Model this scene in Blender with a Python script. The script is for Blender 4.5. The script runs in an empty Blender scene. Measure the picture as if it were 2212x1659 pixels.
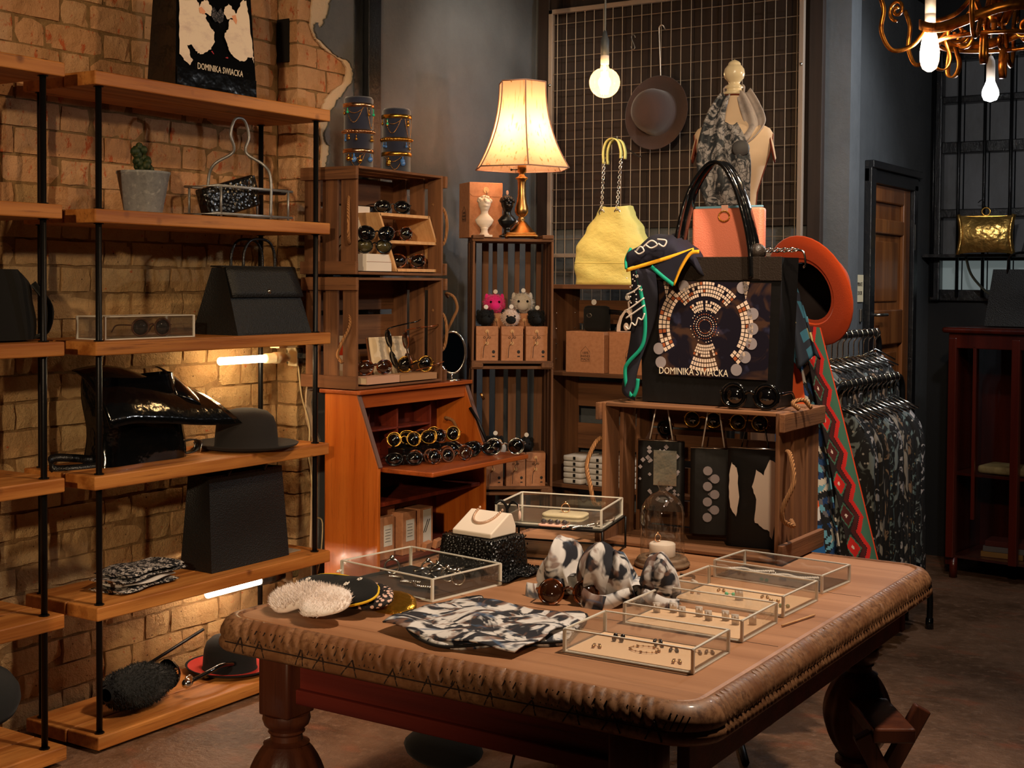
import bpy, bmesh, math, random
from mathutils import Vector, Matrix, Euler
from math import sin, cos, pi, radians
random.seed(7)
C = bpy.context.scene.collection
S = bpy.context.scene
TAU = 2 * pi

# ------------------------------------------------------------------ camera
cam_d = bpy.data.cameras.new('camera')
cam = bpy.data.objects.new('camera', cam_d)
C.objects.link(cam)
_b, _p, _r = radians(32.709), .0303, .0076
_right = Vector((cos(_b), sin(_b), 0)); _fh = Vector((-sin(_b), cos(_b), 0)); _z = Vector((0, 0, 1))
_fw = _fh * cos(_p) - _z * sin(_p); _up = _fh * sin(_p) + _z * cos(_p)
_r2 = _right * cos(_r) + _up * sin(_r); _u2 = _up * cos(_r) - _right * sin(_r)
cam.matrix_world = Matrix(((_r2.x, _u2.x, -_fw.x, 0), (_r2.y, _u2.y, -_fw.y, 0), (_r2.z, _u2.z, -_fw.z, 1.44), (0, 0, 0, 1)))
cam_d.sensor_width = 36; cam_d.lens = 36 * 2898 / 2212; cam_d.shift_y = -.0594
cam_d.clip_start = .05; cam_d.clip_end = 60
S.camera = cam

# ------------------------------------------------------------------ world, exposure
w = bpy.data.worlds.new('world'); S.world = w; w.use_nodes = True
w.node_tree.nodes['Background'].inputs[0].default_value = (.55, .62, .75, 1)
w.node_tree.nodes['Background'].inputs[1].default_value = .002
vs = S.view_settings
vs.view_transform = 'Standard'; vs.look = 'None'; vs.exposure = 0; vs.gamma = 1; vs.use_curve_mapping = False

# ------------------------------------------------------------------ lamps of the shop
def light(name, kind, loc, power, col, size=.05, target=None, angle=60, blend=.4):
    d = bpy.data.lights.new(name, kind); d.energy = power; d.color = col
    if kind == 'AREA':
        d.size = size
    else:
        d.shadow_soft_size = size
    if kind == 'SPOT':
        d.spot_size = radians(angle); d.spot_blend = blend
    o = bpy.data.objects.new(name, d); C.objects.link(o); o.location = loc
    if target:
        o.rotation_euler = (Vector(target) - Vector(loc)).to_track_quat('-Z', 'Y').to_euler()
    return o
WARM = (1, .66, .36); WARM2 = (1, .76, .5); NEUT = (1, .88, .72); COOL = (.86, .93, 1)
light('wall_spotlight', 'SPOT', (1.0, -3.4, 2.75), 900, (1, .73, .44), .10, (-3.6, 3.1, 1.55), 34, .5)
light('table_spotlight', 'SPOT', (-.75, 2.9, 3.05), 250, (1, .80, .60), .07, (-1.45, 2.8, .7), 75, .6)
light('shelf_spotlight', 'SPOT', (-.9, 3.2, 3.1), 70, WARM, .06, (-3.3, 3.2, 1.2), 60, .6)
light('corner_spotlight', 'SPOT', (-2.75, 4.75, 3.05), 34, NEUT, .05, (-3.45, 5.2, 2.1), 80, .8)
light('crate_spotlight', 'SPOT', (-.3, 1.4, 3.0), 190, WARM2, .08, (-2.3, 4.4, 1.3), 50, .7)
light('passage_spotlight', 'SPOT', (-.75, 5.35, 2.95), 70, COOL, .08, (-2.0, 5.6, 1.9), 75, .8)

# ------------------------------------------------------------------ materials
def rgb(r, g, b):
    f = lambda v: (v / 255 / 12.92) if v <= 10 else ((v / 255 + .055) / 1.055) ** 2.4
    return (f(r), f(g), f(b), 1)
MATS = {}
def mat(name, base, rough=.6, metal=0., spec=.4, layers=(), bump=(), coat=0., sheen=0., emis=None, coord='Object', rnd=False, subs=0):
    """Principled material; layers = (kind, (sx,sy,sz), colour, lo, hi[, amount]) mixed over the base; bump = (kind, (sx,sy,sz), distance)."""
    if name in MATS: return MATS[name]
    m = bpy.data.materials.new(name); m.use_nodes = True; MATS[name] = m
    nt = m.node_tree; N = nt.nodes; L = nt.links; P = N['Principled BSDF']
    P.inputs['Base Color'].default_value = base; P.inputs['Roughness'].default_value = rough
    P.inputs['Metallic'].default_value = metal; P.inputs['Specular IOR Level'].default_value = spec
    if coat: P.inputs['Coat Weight'].default_value = coat; P.inputs['Coat Roughness'].default_value = .12
    if sheen: P.inputs['Sheen Weight'].default_value = sheen
    if subs: P.inputs['Subsurface Weight'].default_value = subs; P.inputs['Subsurface Radius'].default_value = (.02, .015, .01)
    if emis:
        P.inputs['Emission Color'].default_value = emis[0]; P.inputs['Emission Strength'].default_value = emis[1]
    src = None
    def vec():
        nonlocal src
        if src is None:
            tc = N.new('ShaderNodeTexCoord'); src = tc.outputs[coord]
            if rnd:
                oi = N.new('ShaderNodeObjectInfo'); mu = N.new('ShaderNodeVectorMath'); mu.operation = 'SCALE'
                cb = N.new('ShaderNodeCombineXYZ')
                for k in range(3): L.new(oi.outputs['Random'], cb.inputs[k])
                mu.inputs['Scale'].default_value = 37.; L.new(cb.outputs[0], mu.inputs[0])
                ad = N.new('ShaderNodeVectorMath'); L.new(src, ad.inputs[0]); L.new(mu.outputs[0], ad.inputs[1]); src = ad.outputs[0]
        return src
    def tex(kind, sc):
        mp = N.new('ShaderNodeMapping'); mp.inputs['Scale'].default_value = sc; L.new(vec(), mp.inputs[0])
        if kind == 'noise' or kind == 'rough':
            t = N.new('ShaderNodeTexNoise'); t.inputs['Scale'].default_value = 1; t.inputs['Detail'].default_value = 6 if kind == 'rough' else 3
            t.inputs['Roughness'].default_value = .7 if kind == 'rough' else .5
            L.new(mp.outputs[0], t.inputs['Vector']); return t.outputs[0]
        if kind == 'swirl':
            t = N.new('ShaderNodeTexNoise'); t.inputs['Scale'].default_value = 1; t.inputs['Detail'].default_value = 2; t.inputs['Distortion'].default_value = 2.2
            L.new(mp.outputs[0], t.inputs['Vector']); return t.outputs[0]
        if kind == 'cell' or kind == 'edge':
            t = N.new('ShaderNodeTexVoronoi'); t.inputs['Scale'].default_value = 1
            if kind == 'edge': t.feature = 'DISTANCE_TO_EDGE'
            L.new(mp.outputs[0], t.inputs['Vector']); return t.outputs['Distance']
        if kind == 'wave' or kind == 'grain':
            t = N.new('ShaderNodeTexWave'); t.inputs['Scale'].default_value = 1; t.inputs['Distortion'].default_value = 4. if kind == 'grain' else 1.
            t.inputs['Detail'].default_value = 2; t.inputs['Detail Scale'].default_value = .6
            L.new(mp.outputs[0], t.inputs['Vector']); return t.outputs['Fac']
        if kind == 'random':
            return N.new('ShaderNodeObjectInfo').outputs['Random']
    col = None
    for ly in layers:
        kind, sc, c2, lo, hi = ly[:5]; amt = ly[5] if len(ly) > 5 else 1.
        mr = N.new('ShaderNodeMapRange'); L.new(tex(kind, sc), mr.inputs[0])
        mr.inputs[1].default_value = lo; mr.inputs[2].default_value = hi; mr.inputs[3].default_value = 0; mr.inputs[4].default_value = amt
        mx = N.new('ShaderNodeMix'); mx.data_type = 'RGBA'
        L.new(mr.outputs[0], mx.inputs[0])
        if col is None: mx.inputs[6].default_value = base
        else: L.new(col, mx.inputs[6])
        mx.inputs[7].default_value = c2; col = mx.outputs[2]
    if col is not None: L.new(col, P.inputs['Base Color'])
    nrm = None
    for kind, sc, dist in bump:
        b = N.new('ShaderNodeBump'); b.inputs['Distance'].default_value = dist; b.inputs['Strength'].default_value = 1
        L.new(tex(kind, sc), b.inputs['Height'])
        if nrm is not None: L.new(nrm, b.inputs['Normal'])
        nrm = b.outputs[0]
    if nrm is not None: L.new(nrm, P.inputs['Normal'])
    return m
def glass(name, tint=(1, 1, 1, 1), rough=.02, boost=1., base=.04, haze=None):
    """thin clear sheet: mostly see-through, mirror-like towards grazing angles"""
    if name in MATS: return MATS[name]
    m = bpy.data.materials.new(name); m.use_nodes = True; MATS[name] = m
    nt = m.node_tree; N = nt.nodes; L = nt.links; N.remove(N['Principled BSDF'])
    t = N.new('ShaderNodeBsdfTransparent'); t.inputs[0].default_value = tint
    g = N.new('ShaderNodeBsdfGlossy'); g.inputs['Roughness'].default_value = rough
    lw = N.new('ShaderNodeLayerWeight'); lw.inputs[0].default_value = .25
    mr = N.new('ShaderNodeMapRange'); mr.inputs[3].default_value = base; mr.inputs[4].default_value = base + .6 * boost
    L.new(lw.outputs['Facing'], mr.inputs[0])
    mx = N.new('ShaderNodeMixShader'); L.new(mr.outputs[0], mx.inputs[0]); L.new(t.outputs[0], mx.inputs[1]); L.new(g.outputs[0], mx.inputs[2])
    out = mx.outputs[0]
    if haze:
        tr = N.new('ShaderNodeBsdfTranslucent'); tr.inputs[0].default_value = haze[0]; m2 = N.new('ShaderNodeMixShader'); m2.inputs[0].default_value = haze[1]
        L.new(out, m2.inputs[1]); L.new(tr.outputs[0], m2.inputs[2]); out = m2.outputs[0]
    L.new(out, N['Material Output'].inputs[0]); return m
def emit(name, col, strength):
    if name in MATS: return MATS[name]
    m = bpy.data.materials.new(name); m.use_nodes = True; MATS[name] = m
    P = m.node_tree.nodes['Principled BSDF']; P.inputs['Base Color'].default_value = (0, 0, 0, 1)
    P.inputs['Emission Color'].default_value = col; P.inputs['Emission Strength'].default_value = strength; return m

def wood(name, a, b, dark, axis=1, rough=.5, sc=1., coat=0., rnd=True, knots=0.):
    """long grain along the given axis"""
    s1 = [26 * sc] * 3; s1[axis] = 1.6 * sc
    s2 = [90 * sc] * 3; s2[axis] = 3. * sc
    s3 = [7 * sc] * 3; s3[axis] = 1.3 * sc
    ly = [('noise', tuple(s1), b, .38, .62), ('rough', tuple(s2), dark, .56, .72, .75), ('noise', tuple(s3), dark, .6, .8, .55)]
    if knots: ly.append(('cell', (9 * sc, 9 * sc, 9 * sc), dark, .16, .05, knots))
    return mat(name, a, rough, layers=ly, bump=[('rough', tuple(s2), .0012)], coat=coat, rnd=rnd)
PINE = wood('stained_pine', rgb(196, 128, 62), rgb(158, 92, 36), rgb(92, 44, 14), 1, .5, knots=.7)
CRATE = wood('crate_wood_x', rgb(128, 84, 52), rgb(98, 62, 38), rgb(50, 28, 16), 0, .75)
CRATEZ = wood('crate_wood_z', rgb(128, 84, 52), rgb(98, 62, 38), rgb(50, 28, 16), 2, .75)
CRATEY = wood('crate_wood_y', rgb(128, 84, 52), rgb(98, 62, 38), rgb(50, 28, 16), 1, .75)
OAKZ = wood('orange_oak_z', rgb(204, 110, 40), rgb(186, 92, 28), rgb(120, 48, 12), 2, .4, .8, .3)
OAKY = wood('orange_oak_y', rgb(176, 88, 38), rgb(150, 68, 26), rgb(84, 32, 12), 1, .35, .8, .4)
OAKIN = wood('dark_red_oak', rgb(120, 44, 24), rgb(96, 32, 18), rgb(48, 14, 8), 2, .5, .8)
TTOP = wood('worn_table_top', rgb(176, 126, 90), rgb(152, 104, 70), rgb(112, 72, 46), 0, .5, .35)
TCARV = mat('carved_table_edge', rgb(140, 98, 66), .5, layers=[('rough', (70, 70, 70), rgb(86, 52, 30), .45, .65), ('noise', (9, 9, 9), rgb(112, 70, 42), .45, .7)], coat=.15)
TRED = wood('table_red_stain', rgb(104, 34, 24), rgb(82, 24, 18), rgb(38, 10, 8), 0, .5, .6)
TLEG = wood('table_leg_wood', rgb(96, 50, 30), rgb(72, 34, 20), rgb(30, 12, 8), 2, .4, .6, .2)
BLACKM = mat('black_steel', rgb(34, 33, 34), .38, .75, bump=[('noise', (60, 60, 60), .0004)])
ROPE = mat('sisal_rope', rgb(176, 124, 78), .9, layers=[('wave', (90, 90, 220), rgb(120, 78, 44), .4, .8)], bump=[('wave', (90, 90, 220), .0015)])
LEATHER = mat('black_leather', rgb(18, 17, 18), .34, spec=.5, bump=[('cell', (260, 260, 260), .0006)])
LEATHERM = mat('black_grained_leather', rgb(20, 20, 20), .55, spec=.45, bump=[('cell', (210, 210, 210), .0012)])
PATENT = mat('black_patent', rgb(10, 10, 11), .12, spec=.6, bump=[('noise', (14, 14, 14), .004)])
KRAFT = mat('kraft_card', rgb(188, 130, 92), .8, layers=[('rough', (60, 60, 60), rgb(170, 112, 76), .4, .7)], rnd=True)
KRAFTD = mat('kraft_card_edge', rgb(150, 98, 66), .8)
CREAM = mat('cream_plastic', rgb(228, 212, 176), .4)
WHITE = mat('white_card', rgb(226, 216, 206), .7)
CHROME = mat('chrome', rgb(220, 218, 212), .16, 1.)
STEEL = mat('brushed_steel', rgb(178, 172, 164), .32, 1.)
GOLD = mat('gold_metal', rgb(222, 168, 76), .25, 1.)
BRASS = mat('aged_brass', rgb(190, 142, 84), .32, 1., layers=[('noise', (20, 20, 20), rgb(140, 94, 48), .5, .75)])
BLACKF = mat('black_felt', rgb(13, 12, 12), .95, sheen=.03, bump=[('noise', (300, 300, 300), .0006)])
ACRYL = glass('clear_acrylic', (.97, .97, .96, 1), .03, .7, .05, ((.9, .88, .84, 1), .05))
ACEDGE = mat('acrylic_edge', rgb(226, 220, 208), .2, spec=.8)
GLASS = glass('clear_glass', (.98, .98, .97, 1), .01, 1.1, .05)
CONC = mat('grey_concrete', rgb(142, 144, 146), .85, layers=[('swirl', (22, 22, 22), rgb(186, 186, 184), .58, .72, .8), ('rough', (50, 50, 50), rgb(118, 120, 124), .45, .7)], rnd=True)

# ------------------------------------------------------------------ geometry helpers
class G:
    def __init__(s): s.v = []; s.f = []; s.m = []; s.cur = 0
    def add(s, vs, fs):
        o = len(s.v); s.v += [tuple(p) for p in vs]; s.f += [tuple(i + o for i in f) for f in fs]; s.m += [s.cur] * len(fs); return s
    def mark(s): return len(s.v)
    def xf(s, M, start=0):
        for i in range(start, len(s.v)): s.v[i] = tuple(M @ Vector(s.v[i]))
        return s
    def box(s, c, d, rot=None, taper=1.):
        x, y, z = (k / 2 for k in d); t = taper
        p = [Vector(q) for q in ((-x, -y, -z), (x, -y, -z), (x, y, -z), (-x, y, -z), (-x * t, -y * t, z), (x * t, -y * t, z), (x * t, y * t, z), (-x * t, y * t, z))]
        if rot: R = Euler(rot).to_matrix(); p = [R @ q for q in p]
        return s.add([q + Vector(c) for q in p], [(0, 3, 2, 1), (4, 5, 6, 7), (0, 1, 5, 4), (1, 2, 6, 5), (2, 3, 7, 6), (3, 0, 4, 7)])
    def span(s, a, b): return s.box([(i + j) / 2 for i, j in zip(a, b)], [abs(j - i) for i, j in zip(a, b)])
    def rbox(s, c, d, r, rot=None, n=3):
        """box with rounded vertical edges and softened rims"""
        x, y, z = d[0] / 2, d[1] / 2, d[2] / 2; r = min(r, x * .98, y * .98); e = min(r * .6, z * .9)
        ring = []
        for cx, cy, a0 in ((x - r, y - r, 0), (-x + r, y - r, pi / 2), (-x + r, -y + r, pi), (x - r, -y + r, 1.5 * pi)):
            for k in range(n + 1): a = a0 + pi / 2 * k / n; ring.append((cx, cy, cos(a), sin(a)))
        lv = [(-z, r - e), (-z + e * .3, r - e * .3), (-z + e, r), (z - e, r), (z - e * .3, r - e * .3), (z, r - e)]
        st = s.mark(); m = len(ring); vs = []
        for zz, rr in lv: vs += [(a + u * rr, b + v * rr, zz) for a, b, u, v in ring]
        fs = [tuple(range(m))[::-1], tuple(range((len(lv) - 1) * m, len(lv) * m))]
        for k in range(len(lv) - 1):
            for i in range(m): fs.append((k * m + i, k * m + (i + 1) % m, (k + 1) * m + (i + 1) % m, (k + 1) * m + i))
        s.add(vs, fs)
        Mx = Matrix.Translation(c) @ (Euler(rot).to_matrix().to_4x4() if rot else Matrix.Identity(4)); return s.xf(Mx, st)
    def lathe(s, prof, n=24, c=(0, 0, 0), M=None, a0=0., a1=TAU, sx=1., sy=1.):
        st = s.mark(); full = abs(a1 - a0 - TAU) < 1e-6; k = n if full else n + 1; vs = []
        for r, z in prof:
            for i in range(k):
                a = a0 + (a1 - a0) * i / n; vs.append((r * cos(a) * sx + c[0], r * sin(a) * sy + c[1], z + c[2]))
        fs = []
        for j in range(len(prof) - 1):
            for i in range(n):
                i2 = (i + 1) % k; fs.append((j * k + i, j * k + i2, (j + 1) * k + i2, (j + 1) * k + i))
        s.add(vs, fs)
        if M: s.xf(M, st)
        return s
    def ball(s, c, r, n=12, m=8, sc=(1, 1, 1)):
        pr = [(max(1e-5, r * sin(pi * j / m)), -r * cos(pi * j / m)) for j in range(m + 1)]
        st = s.mark(); s.lathe(pr, n); return s.xf(Matrix.Translation(c) @ Matrix.Diagonal((*sc, 1)), st)
    def tube(s, pts, r, n=8, closed=False, radii=None):
        pts = [Vector(p) for p in pts]; k = len(pts); vs = []; prev = None
        for i, p in enumerate(pts):
            a = pts[(i - 1) % k] if (closed or i) else p; b = pts[(i + 1) % k] if (closed or i < k - 1) else p
            t = (b - a).normalized()
            if prev is None:
                ref = Vector((0, 0, 1)) if abs(t.z) < .9 else Vector((1, 0, 0)); u = t.cross(ref).normalized()
            else: u = (prev - t * prev.dot(t)).normalized()
            prev = u; v = t.cross(u); rr = radii[i] if radii else r
            vs += [p + u * rr * cos(TAU * j / n) + v * rr * sin(TAU * j / n) for j in range(n)]
        fs = []
        for i in range(k if closed else k - 1):
            o = i * n; q = ((i + 1) % k) * n
            for j in range(n): fs.append((o + j, o + (j + 1) % n, q + (j + 1) % n, q + j))
        if not closed: fs += [tuple(range(n))[::-1], tuple(range((k - 1) * n, k * n))]
        return s.add(vs, fs)
    def ribbon(s, pts, wdir, width, th=.002):
        """flat strap swept along pts; wdir = direction across the strap"""
        pts = [Vector(p) for p in pts]; k = len(pts); vs = []
        for i, p in enumerate(pts):
            t = (pts[min(i + 1, k - 1)] - pts[max(i - 1, 0)]).normalized()
            wv = Vector(wdir[i] if isinstance(wdir, list) else wdir); wv = (wv - t * wv.dot(t)).normalized(); nn = t.cross(wv)
            hw = (width[i] if isinstance(width, list) else width) / 2
            vs += [p - wv * hw - nn * th / 2, p + wv * hw - nn * th / 2, p + wv * hw + nn * th / 2, p - wv * hw + nn * th / 2]
        fs = [(3, 2, 1, 0), tuple(range(4 * k - 4, 4 * k))]
        for i in range(k - 1):
            o = 4 * i
            for j in range(4): fs.append((o + j, o + (j + 1) % 4, o + 4 + (j + 1) % 4, o + 4 + j))
        return s.add(vs, fs)
    def grid(s, fn, nu, nv, cu=False, cv=False):
        ku = nu if cu else nu + 1; kv = nv if cv else nv + 1
        vs = [fn(i / nu, j / nv) for j in range(kv) for i in range(ku)]; fs = []
        for j in range(nv):
            for i in range(nu):
                fs.append((j * ku + i, j * ku + (i + 1) % ku, ((j + 1) % kv) * ku + (i + 1) % ku, ((j + 1) % kv) * ku + i))
        return s.add(vs, fs)
    def poly(s, pts, th, M=None):
        """flat outline (2-D, anticlockwise) with thickness th along +z"""
        st = s.mark(); k = len(pts)
        vs = [(x, y, 0) for x, y in pts] + [(x, y, th) for x, y in pts]
        fs = [tuple(range(k))[::-1], tuple(range(k, 2 * k))] + [(i, (i + 1) % k, k + (i + 1) % k, k + i) for i in range(k)]
        s.add(vs, fs)
        if M: s.xf(M, st)
        return s
    def ob(s, name, m, parent=None, smooth=False, bev=0., loc=None, rot=None, sub=0, solid=0.):
        me = bpy.data.meshes.new(name); me.from_pydata(s.v, [], s.f)
        ms = m if isinstance(m, (list, tuple)) else [m]
        for k in ms: me.materials.append(k)
        if len(ms) > 1: me.polygons.foreach_set('material_index', s.m)
        if smooth: me.polygons.foreach_set('use_smooth', [True] * len(me.polygons))
        me.update(); me.validate()
        o = bpy.data.objects.new(name, me); C.objects.link(o)
        if parent: o.parent = parent
        if loc: o.location = loc
        if rot: o.rotation_euler = rot
        if bev:
            b = o.modifiers.new('bevel', 'BEVEL'); b.width = bev; b.segments = 2; b.limit_method = 'ANGLE'; b.angle_limit = radians(40)
        if solid:
            b = o.modifiers.new('solid', 'SOLIDIFY'); b.thickness = solid; b.offset = 0
        if sub:
            b = o.modifiers.new('sub', 'SUBSURF'); b.levels = sub; b.render_levels = sub
        return o
def smooth_angle(o, deg=40):
    me = o.data; me.polygons.foreach_set('use_smooth', [True] * len(me.polygons)); me.set_sharp_from_angle(angle=radians(deg)); return o
def tag(o, label, cat, group=None):
    o['label'] = label; o['category'] = cat
    if group: o['group'] = group
    return o
def thing(name, label, cat, loc=(0, 0, 0), rz=0., group=None, rot=None):
    o = bpy.data.objects.new(name, None); C.objects.link(o); o.empty_display_size = .05
    o.location = loc; o.rotation_euler = rot if rot else (0, 0, rz)
    return tag(o, label, cat, group)
def struct(o): o['kind'] = 'structure'; return o
def stuff(o): o['kind'] = 'stuff'; return o
def dup(root, loc=None, rot=None, label=None, group=None, scale=None):
    def cp(o, par):
        c = o.copy(); C.objects.link(c)
        if par is not None: c.parent = par
        for ch in kids[o]: cp(ch, c)
        return c
    kids = {}
    def walk(o):
        kids[o] = list(o.children)
        for ch in kids[o]: walk(ch)
    walk(root); r = cp(root, None)
    if loc is not None: r.location = loc
    if rot is not None: r.rotation_euler = rot
    if scale is not None: r.scale = (scale,) * 3 if not hasattr(scale, '__len__') else scale
    if label: r['label'] = label
    if group: r['group'] = group
    return r
def arc(c, r, a0, a1, n, ax=(1, 0, 0), ay=(0, 0, 1)):
    c = Vector(c); ax = Vector(ax); ay = Vector(ay)
    return [c + ax * r * cos(a0 + (a1 - a0) * i / n) + ay * r * sin(a0 + (a1 - a0) * i / n) for i in range(n + 1)]
def curve(pts, n=6):
    """Catmull-Rom through the given points"""
    P = [Vector(p) for p in pts]; P = [P[0] * 2 - P[1]] + P + [P[-1] * 2 - P[-2]]; out = []
    for i in range(1, len(P) - 2):
        for k in range(n):
            t = k / n; a, b, c_, d = P[i - 1:i + 3]
            out.append(.5 * (2 * b + (c_ - a) * t + (2 * a - 5 * b + 4 * c_ - d) * t * t + (3 * b - a - 3 * c_ + d) * t ** 3))
    out.append(P[-2]); return out
def text(name, body, size, m, parent, loc, rot, sx=1., th=.0004, align='CENTER'):
    cu = bpy.data.curves.new(name, 'FONT'); cu.body = body; cu.size = size; cu.extrude = th; cu.align_x = align; cu.resolution_u = 2
    t = bpy.data.objects.new(name, cu); C.objects.link(t)
    dg = bpy.context.evaluated_depsgraph_get(); me = bpy.data.meshes.new_from_object(t.evaluated_get(dg)); bpy.data.objects.remove(t)
    me.materials.clear(); me.materials.append(m)
    o = bpy.data.objects.new(name, me); C.objects.link(o)
    if parent: o.parent = parent
    o.location = loc; o.rotation_euler = rot; o.scale = (sx, 1, 1); return o
# ------------------------------------------------------------------ setting
FLOORM = mat('concrete_floor', rgb(122, 90, 68), .5, spec=.45, coord='Object', layers=[('rough', (2.2, 2.2, 2.2), rgb(84, 58, 38), .42, .62), ('rough', (26, 26, 26), rgb(150, 118, 96), .52, .7, .7), ('noise', (5, 9, 5), rgb(140, 82, 56), .58, .7, .6)],
             bump=[('rough', (14, 14, 14), .012), ('noise', (60, 60, 60), .003)])
GREY = mat('dark_grey_wall_paint', rgb(92, 94, 96), .55, spec=.35, layers=[('rough', (3, 3, 3), rgb(80, 82, 84), .4, .7)], bump=[('rough', (18, 18, 18), .003)])
BLACKP = mat('black_gloss_paint', rgb(20, 20, 22), .25, spec=.5, bump=[('rough', (30, 30, 30), .004)])
DARKB = mat('dark_brown_board', rgb(44, 32, 26), .6, layers=[('rough', (40, 40, 1.2), rgb(28, 20, 16), .45, .7)])
MORT = mat('olive_mortar', rgb(150, 118, 78), .95, layers=[('rough', (18, 18, 18), rgb(120, 88, 52), .4, .65)], bump=[('rough', (60, 60, 60), .006)])
BR_L = [('random', (1, 1, 1), rgb(208, 164, 122), .0, 1.), ('rough', (7, 7, 7), rgb(178, 130, 84), .45, .7, .8)]
BRICKA = mat('bare_brick', rgb(204, 150, 106), .9, layers=BR_L + [('rough', (9, 24, 14), rgb(190, 84, 36), .58, .64, .85), ('cell', (30, 30, 30), rgb(90, 48, 26), .1, .03)], bump=[('rough', (24, 24, 24), .012), ('rough', (90, 90, 90), .004)], rnd=True)
BRICKB = mat('lime_painted_brick', rgb(206, 172, 122), .9, layers=[('random', (1, 1, 1), rgb(192, 152, 104), .0, 1.), ('rough', (6, 6, 6), rgb(176, 134, 84), .45, .7, .8), ('rough', (10, 30, 44), rgb(196, 84, 38), .64, .68, .85), ('cell', (26, 26, 26), rgb(80, 50, 30), .1, .03)], bump=[('rough', (22, 22, 22), .02), ('rough', (80, 80, 80), .006)], rnd=True)
PLAST = mat('cream_plaster_lip', rgb(214, 186, 154), .95, bump=[('rough', (60, 60, 60), .004)])

g = G(); g.box((-1.2, 3.4, -.05), (8, 13, .1)); struct(g.ob('floor', FLOORM))
g = G(); g.box((-1.2, 3.4, 3.35), (8, 13, .1)); struct(g.ob('ceiling', mat('ceiling_paint', rgb(70, 70, 70), .8)))

random.seed(11)
def brick_mesh(L):
    """one brick: 3 x 2 faces on its front (towards +X), worn corners"""
    g = G(); h = .079; d = .05; nu, nv = 4, 2
    fr = []
    for j in range(nv + 1):
        for i in range(nu + 1):
            y = -L / 2 + L * i / nu; z = -h / 2 + h * j / nv; e = (i in (0, nu)) + (j in (0, nv))
            fr.append((d / 2 + random.uniform(-.003, .004) - .004 * e, y * (1 - .012 * (j in (0, nv))) + random.uniform(-.003, .003), z + random.uniform(-.0025, .0025)))
    k = len(fr); fs = []
    for j in range(nv):
        for i in range(nu): o = j * (nu + 1) + i; fs.append((o, o + 1, o + nu + 2, o + nu + 1))
    rim = list(range(nu + 1)) + [nu + (nu + 1) * j for j in range(1, nv + 1)] + [nv * (nu + 1) + i for i in range(nu - 1, -1, -1)] + [(nu + 1) * j for j in range(nv - 1, 0, -1)]
    bk = [(-d / 2, fr[i][1], fr[i][2]) for i in rim]; m = len(rim)
    for a in range(m): b = (a + 1) % m; fs.append((rim[a], k + a, k + b, rim[b]))
    g.add(fr + bk, fs); return g
def brick_protos(mats):
    P = {}
    for L in (.226, .108):
        for mi, mm in enumerate(mats):
            P[L, mi] = [brick_mesh(L).ob('brick', mm) for _ in range(6)]
    return P
PRO = brick_protos([BRICKA, BRICKB])
def lay_bricks(parent, y0, y1, zs, xf, split, yaw=0., flip=0, used=set()):
    """flemish courses between y0 and y1 (front face at xf), each brick an object"""
    for r, z in enumerate(zs):
        y = y0 - (.0 if (r + flip) % 2 else .0585); k = r + flip
        while y < y1 - .02:
            L = .226 if k % 2 == 0 else .108; k += 1
            a, b = max(y, y0), min(y + L, y1)
            if b - a > .03:
                src = random.choice(PRO[L, 0 if z > split + random.uniform(-.05, .05) else 1])
                o = src.copy(); C.objects.link(o)
                o.parent = parent; o.location = (xf - .025 + random.uniform(-.003, .004), (a + b) / 2, z + random.uniform(-.002, .002))
                o.scale = (1, (b - a) / L, random.uniform(.97, 1.02)); o.rotation_euler = (random.uniform(-.012, .012), random.uniform(-.02, .02), random.uniform(-.01, .01))
            y += L + .010
ZS = [.044 + .0872 * i for i in range(31)]
g = G(); g.span((-3.75, -2.2, 0), (-3.606, 3.915, 2.9)); wl = struct(g.ob('wall_left', MORT))
lay_bricks(wl, 2.36, 3.905, ZS, -3.598, 1.66)
# the pier that stands forward of it
g = G(); g.span((-3.75, 3.917, 0), (-3.508, 5.6, 2.9)); pier = struct(g.ob('wall_pier', MORT))
def pier_end(parent):
    for r, z in enumerate(ZS):
        if 2.30 < z < 2.43: continue
        src = random.choice(PRO[.108, 0 if z > 1.66 else 1]); o = src.copy(); C.objects.link(o); o.parent = parent
        o.location = (-3.55, 3.932, z); o.rotation_euler = (0, 0, -pi / 2); o.scale = (1, .92, 1)
pier_end(pier)
lay_bricks(pier, 3.912, 4.30, ZS, -3.50, 1.66, flip=1)
for lst in PRO.values():
    for o in lst: bpy.data.objects.remove(o)
g = G(); g.span((-3.600, 3.904, 2.285), (-3.54, 3.909, 2.45)); o = struct(g.ob('trim_1', mat('hole_shade_black', rgb(14, 10, 8), .9)))  # near-black plate over the missing bricks, standing in for shade inside the hole
# grey painted plaster with its torn edge
GREYEDGE = [(4.087, 2.547), (4.078, 2.516), (4.069, 2.48), (4.048, 2.462), (4.043, 2.437), (4.017, 2.427), (4.009, 2.446), (3.995, 2.434), (3.991, 2.411), (4.01, 2.385), (4.036, 2.377), (4.079, 2.352), (4.138, 2.331), (4.185, 2.328), (4.216, 2.31), (4.231, 2.281), (4.228, 2.251), (4.209, 2.232), (4.162, 2.18), (4.131, 2.161), (4.109, 2.126), (4.086, 2.104), (4.075, 2.058), (4.05, 2.012), (4.058, 1.988), (4.081, 1.975), (4.085, 1.951), (4.068, 1.912), (4.063, 1.885)]
LIPEDGE = [(3.983, 2.529), (3.98, 2.465), (3.979, 2.422), (3.988, 2.404), (4.006, 2.382), (4.032, 2.369), (4.073, 2.344), (4.123, 2.331), (4.173, 2.318), (4.193, 2.296), (4.189, 2.266), (4.174, 2.234), (4.108, 2.191), (4.063, 2.155), (4.045, 2.114), (4.037, 2.054), (4.044, 1.996), (4.046, 1.883)]
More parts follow.
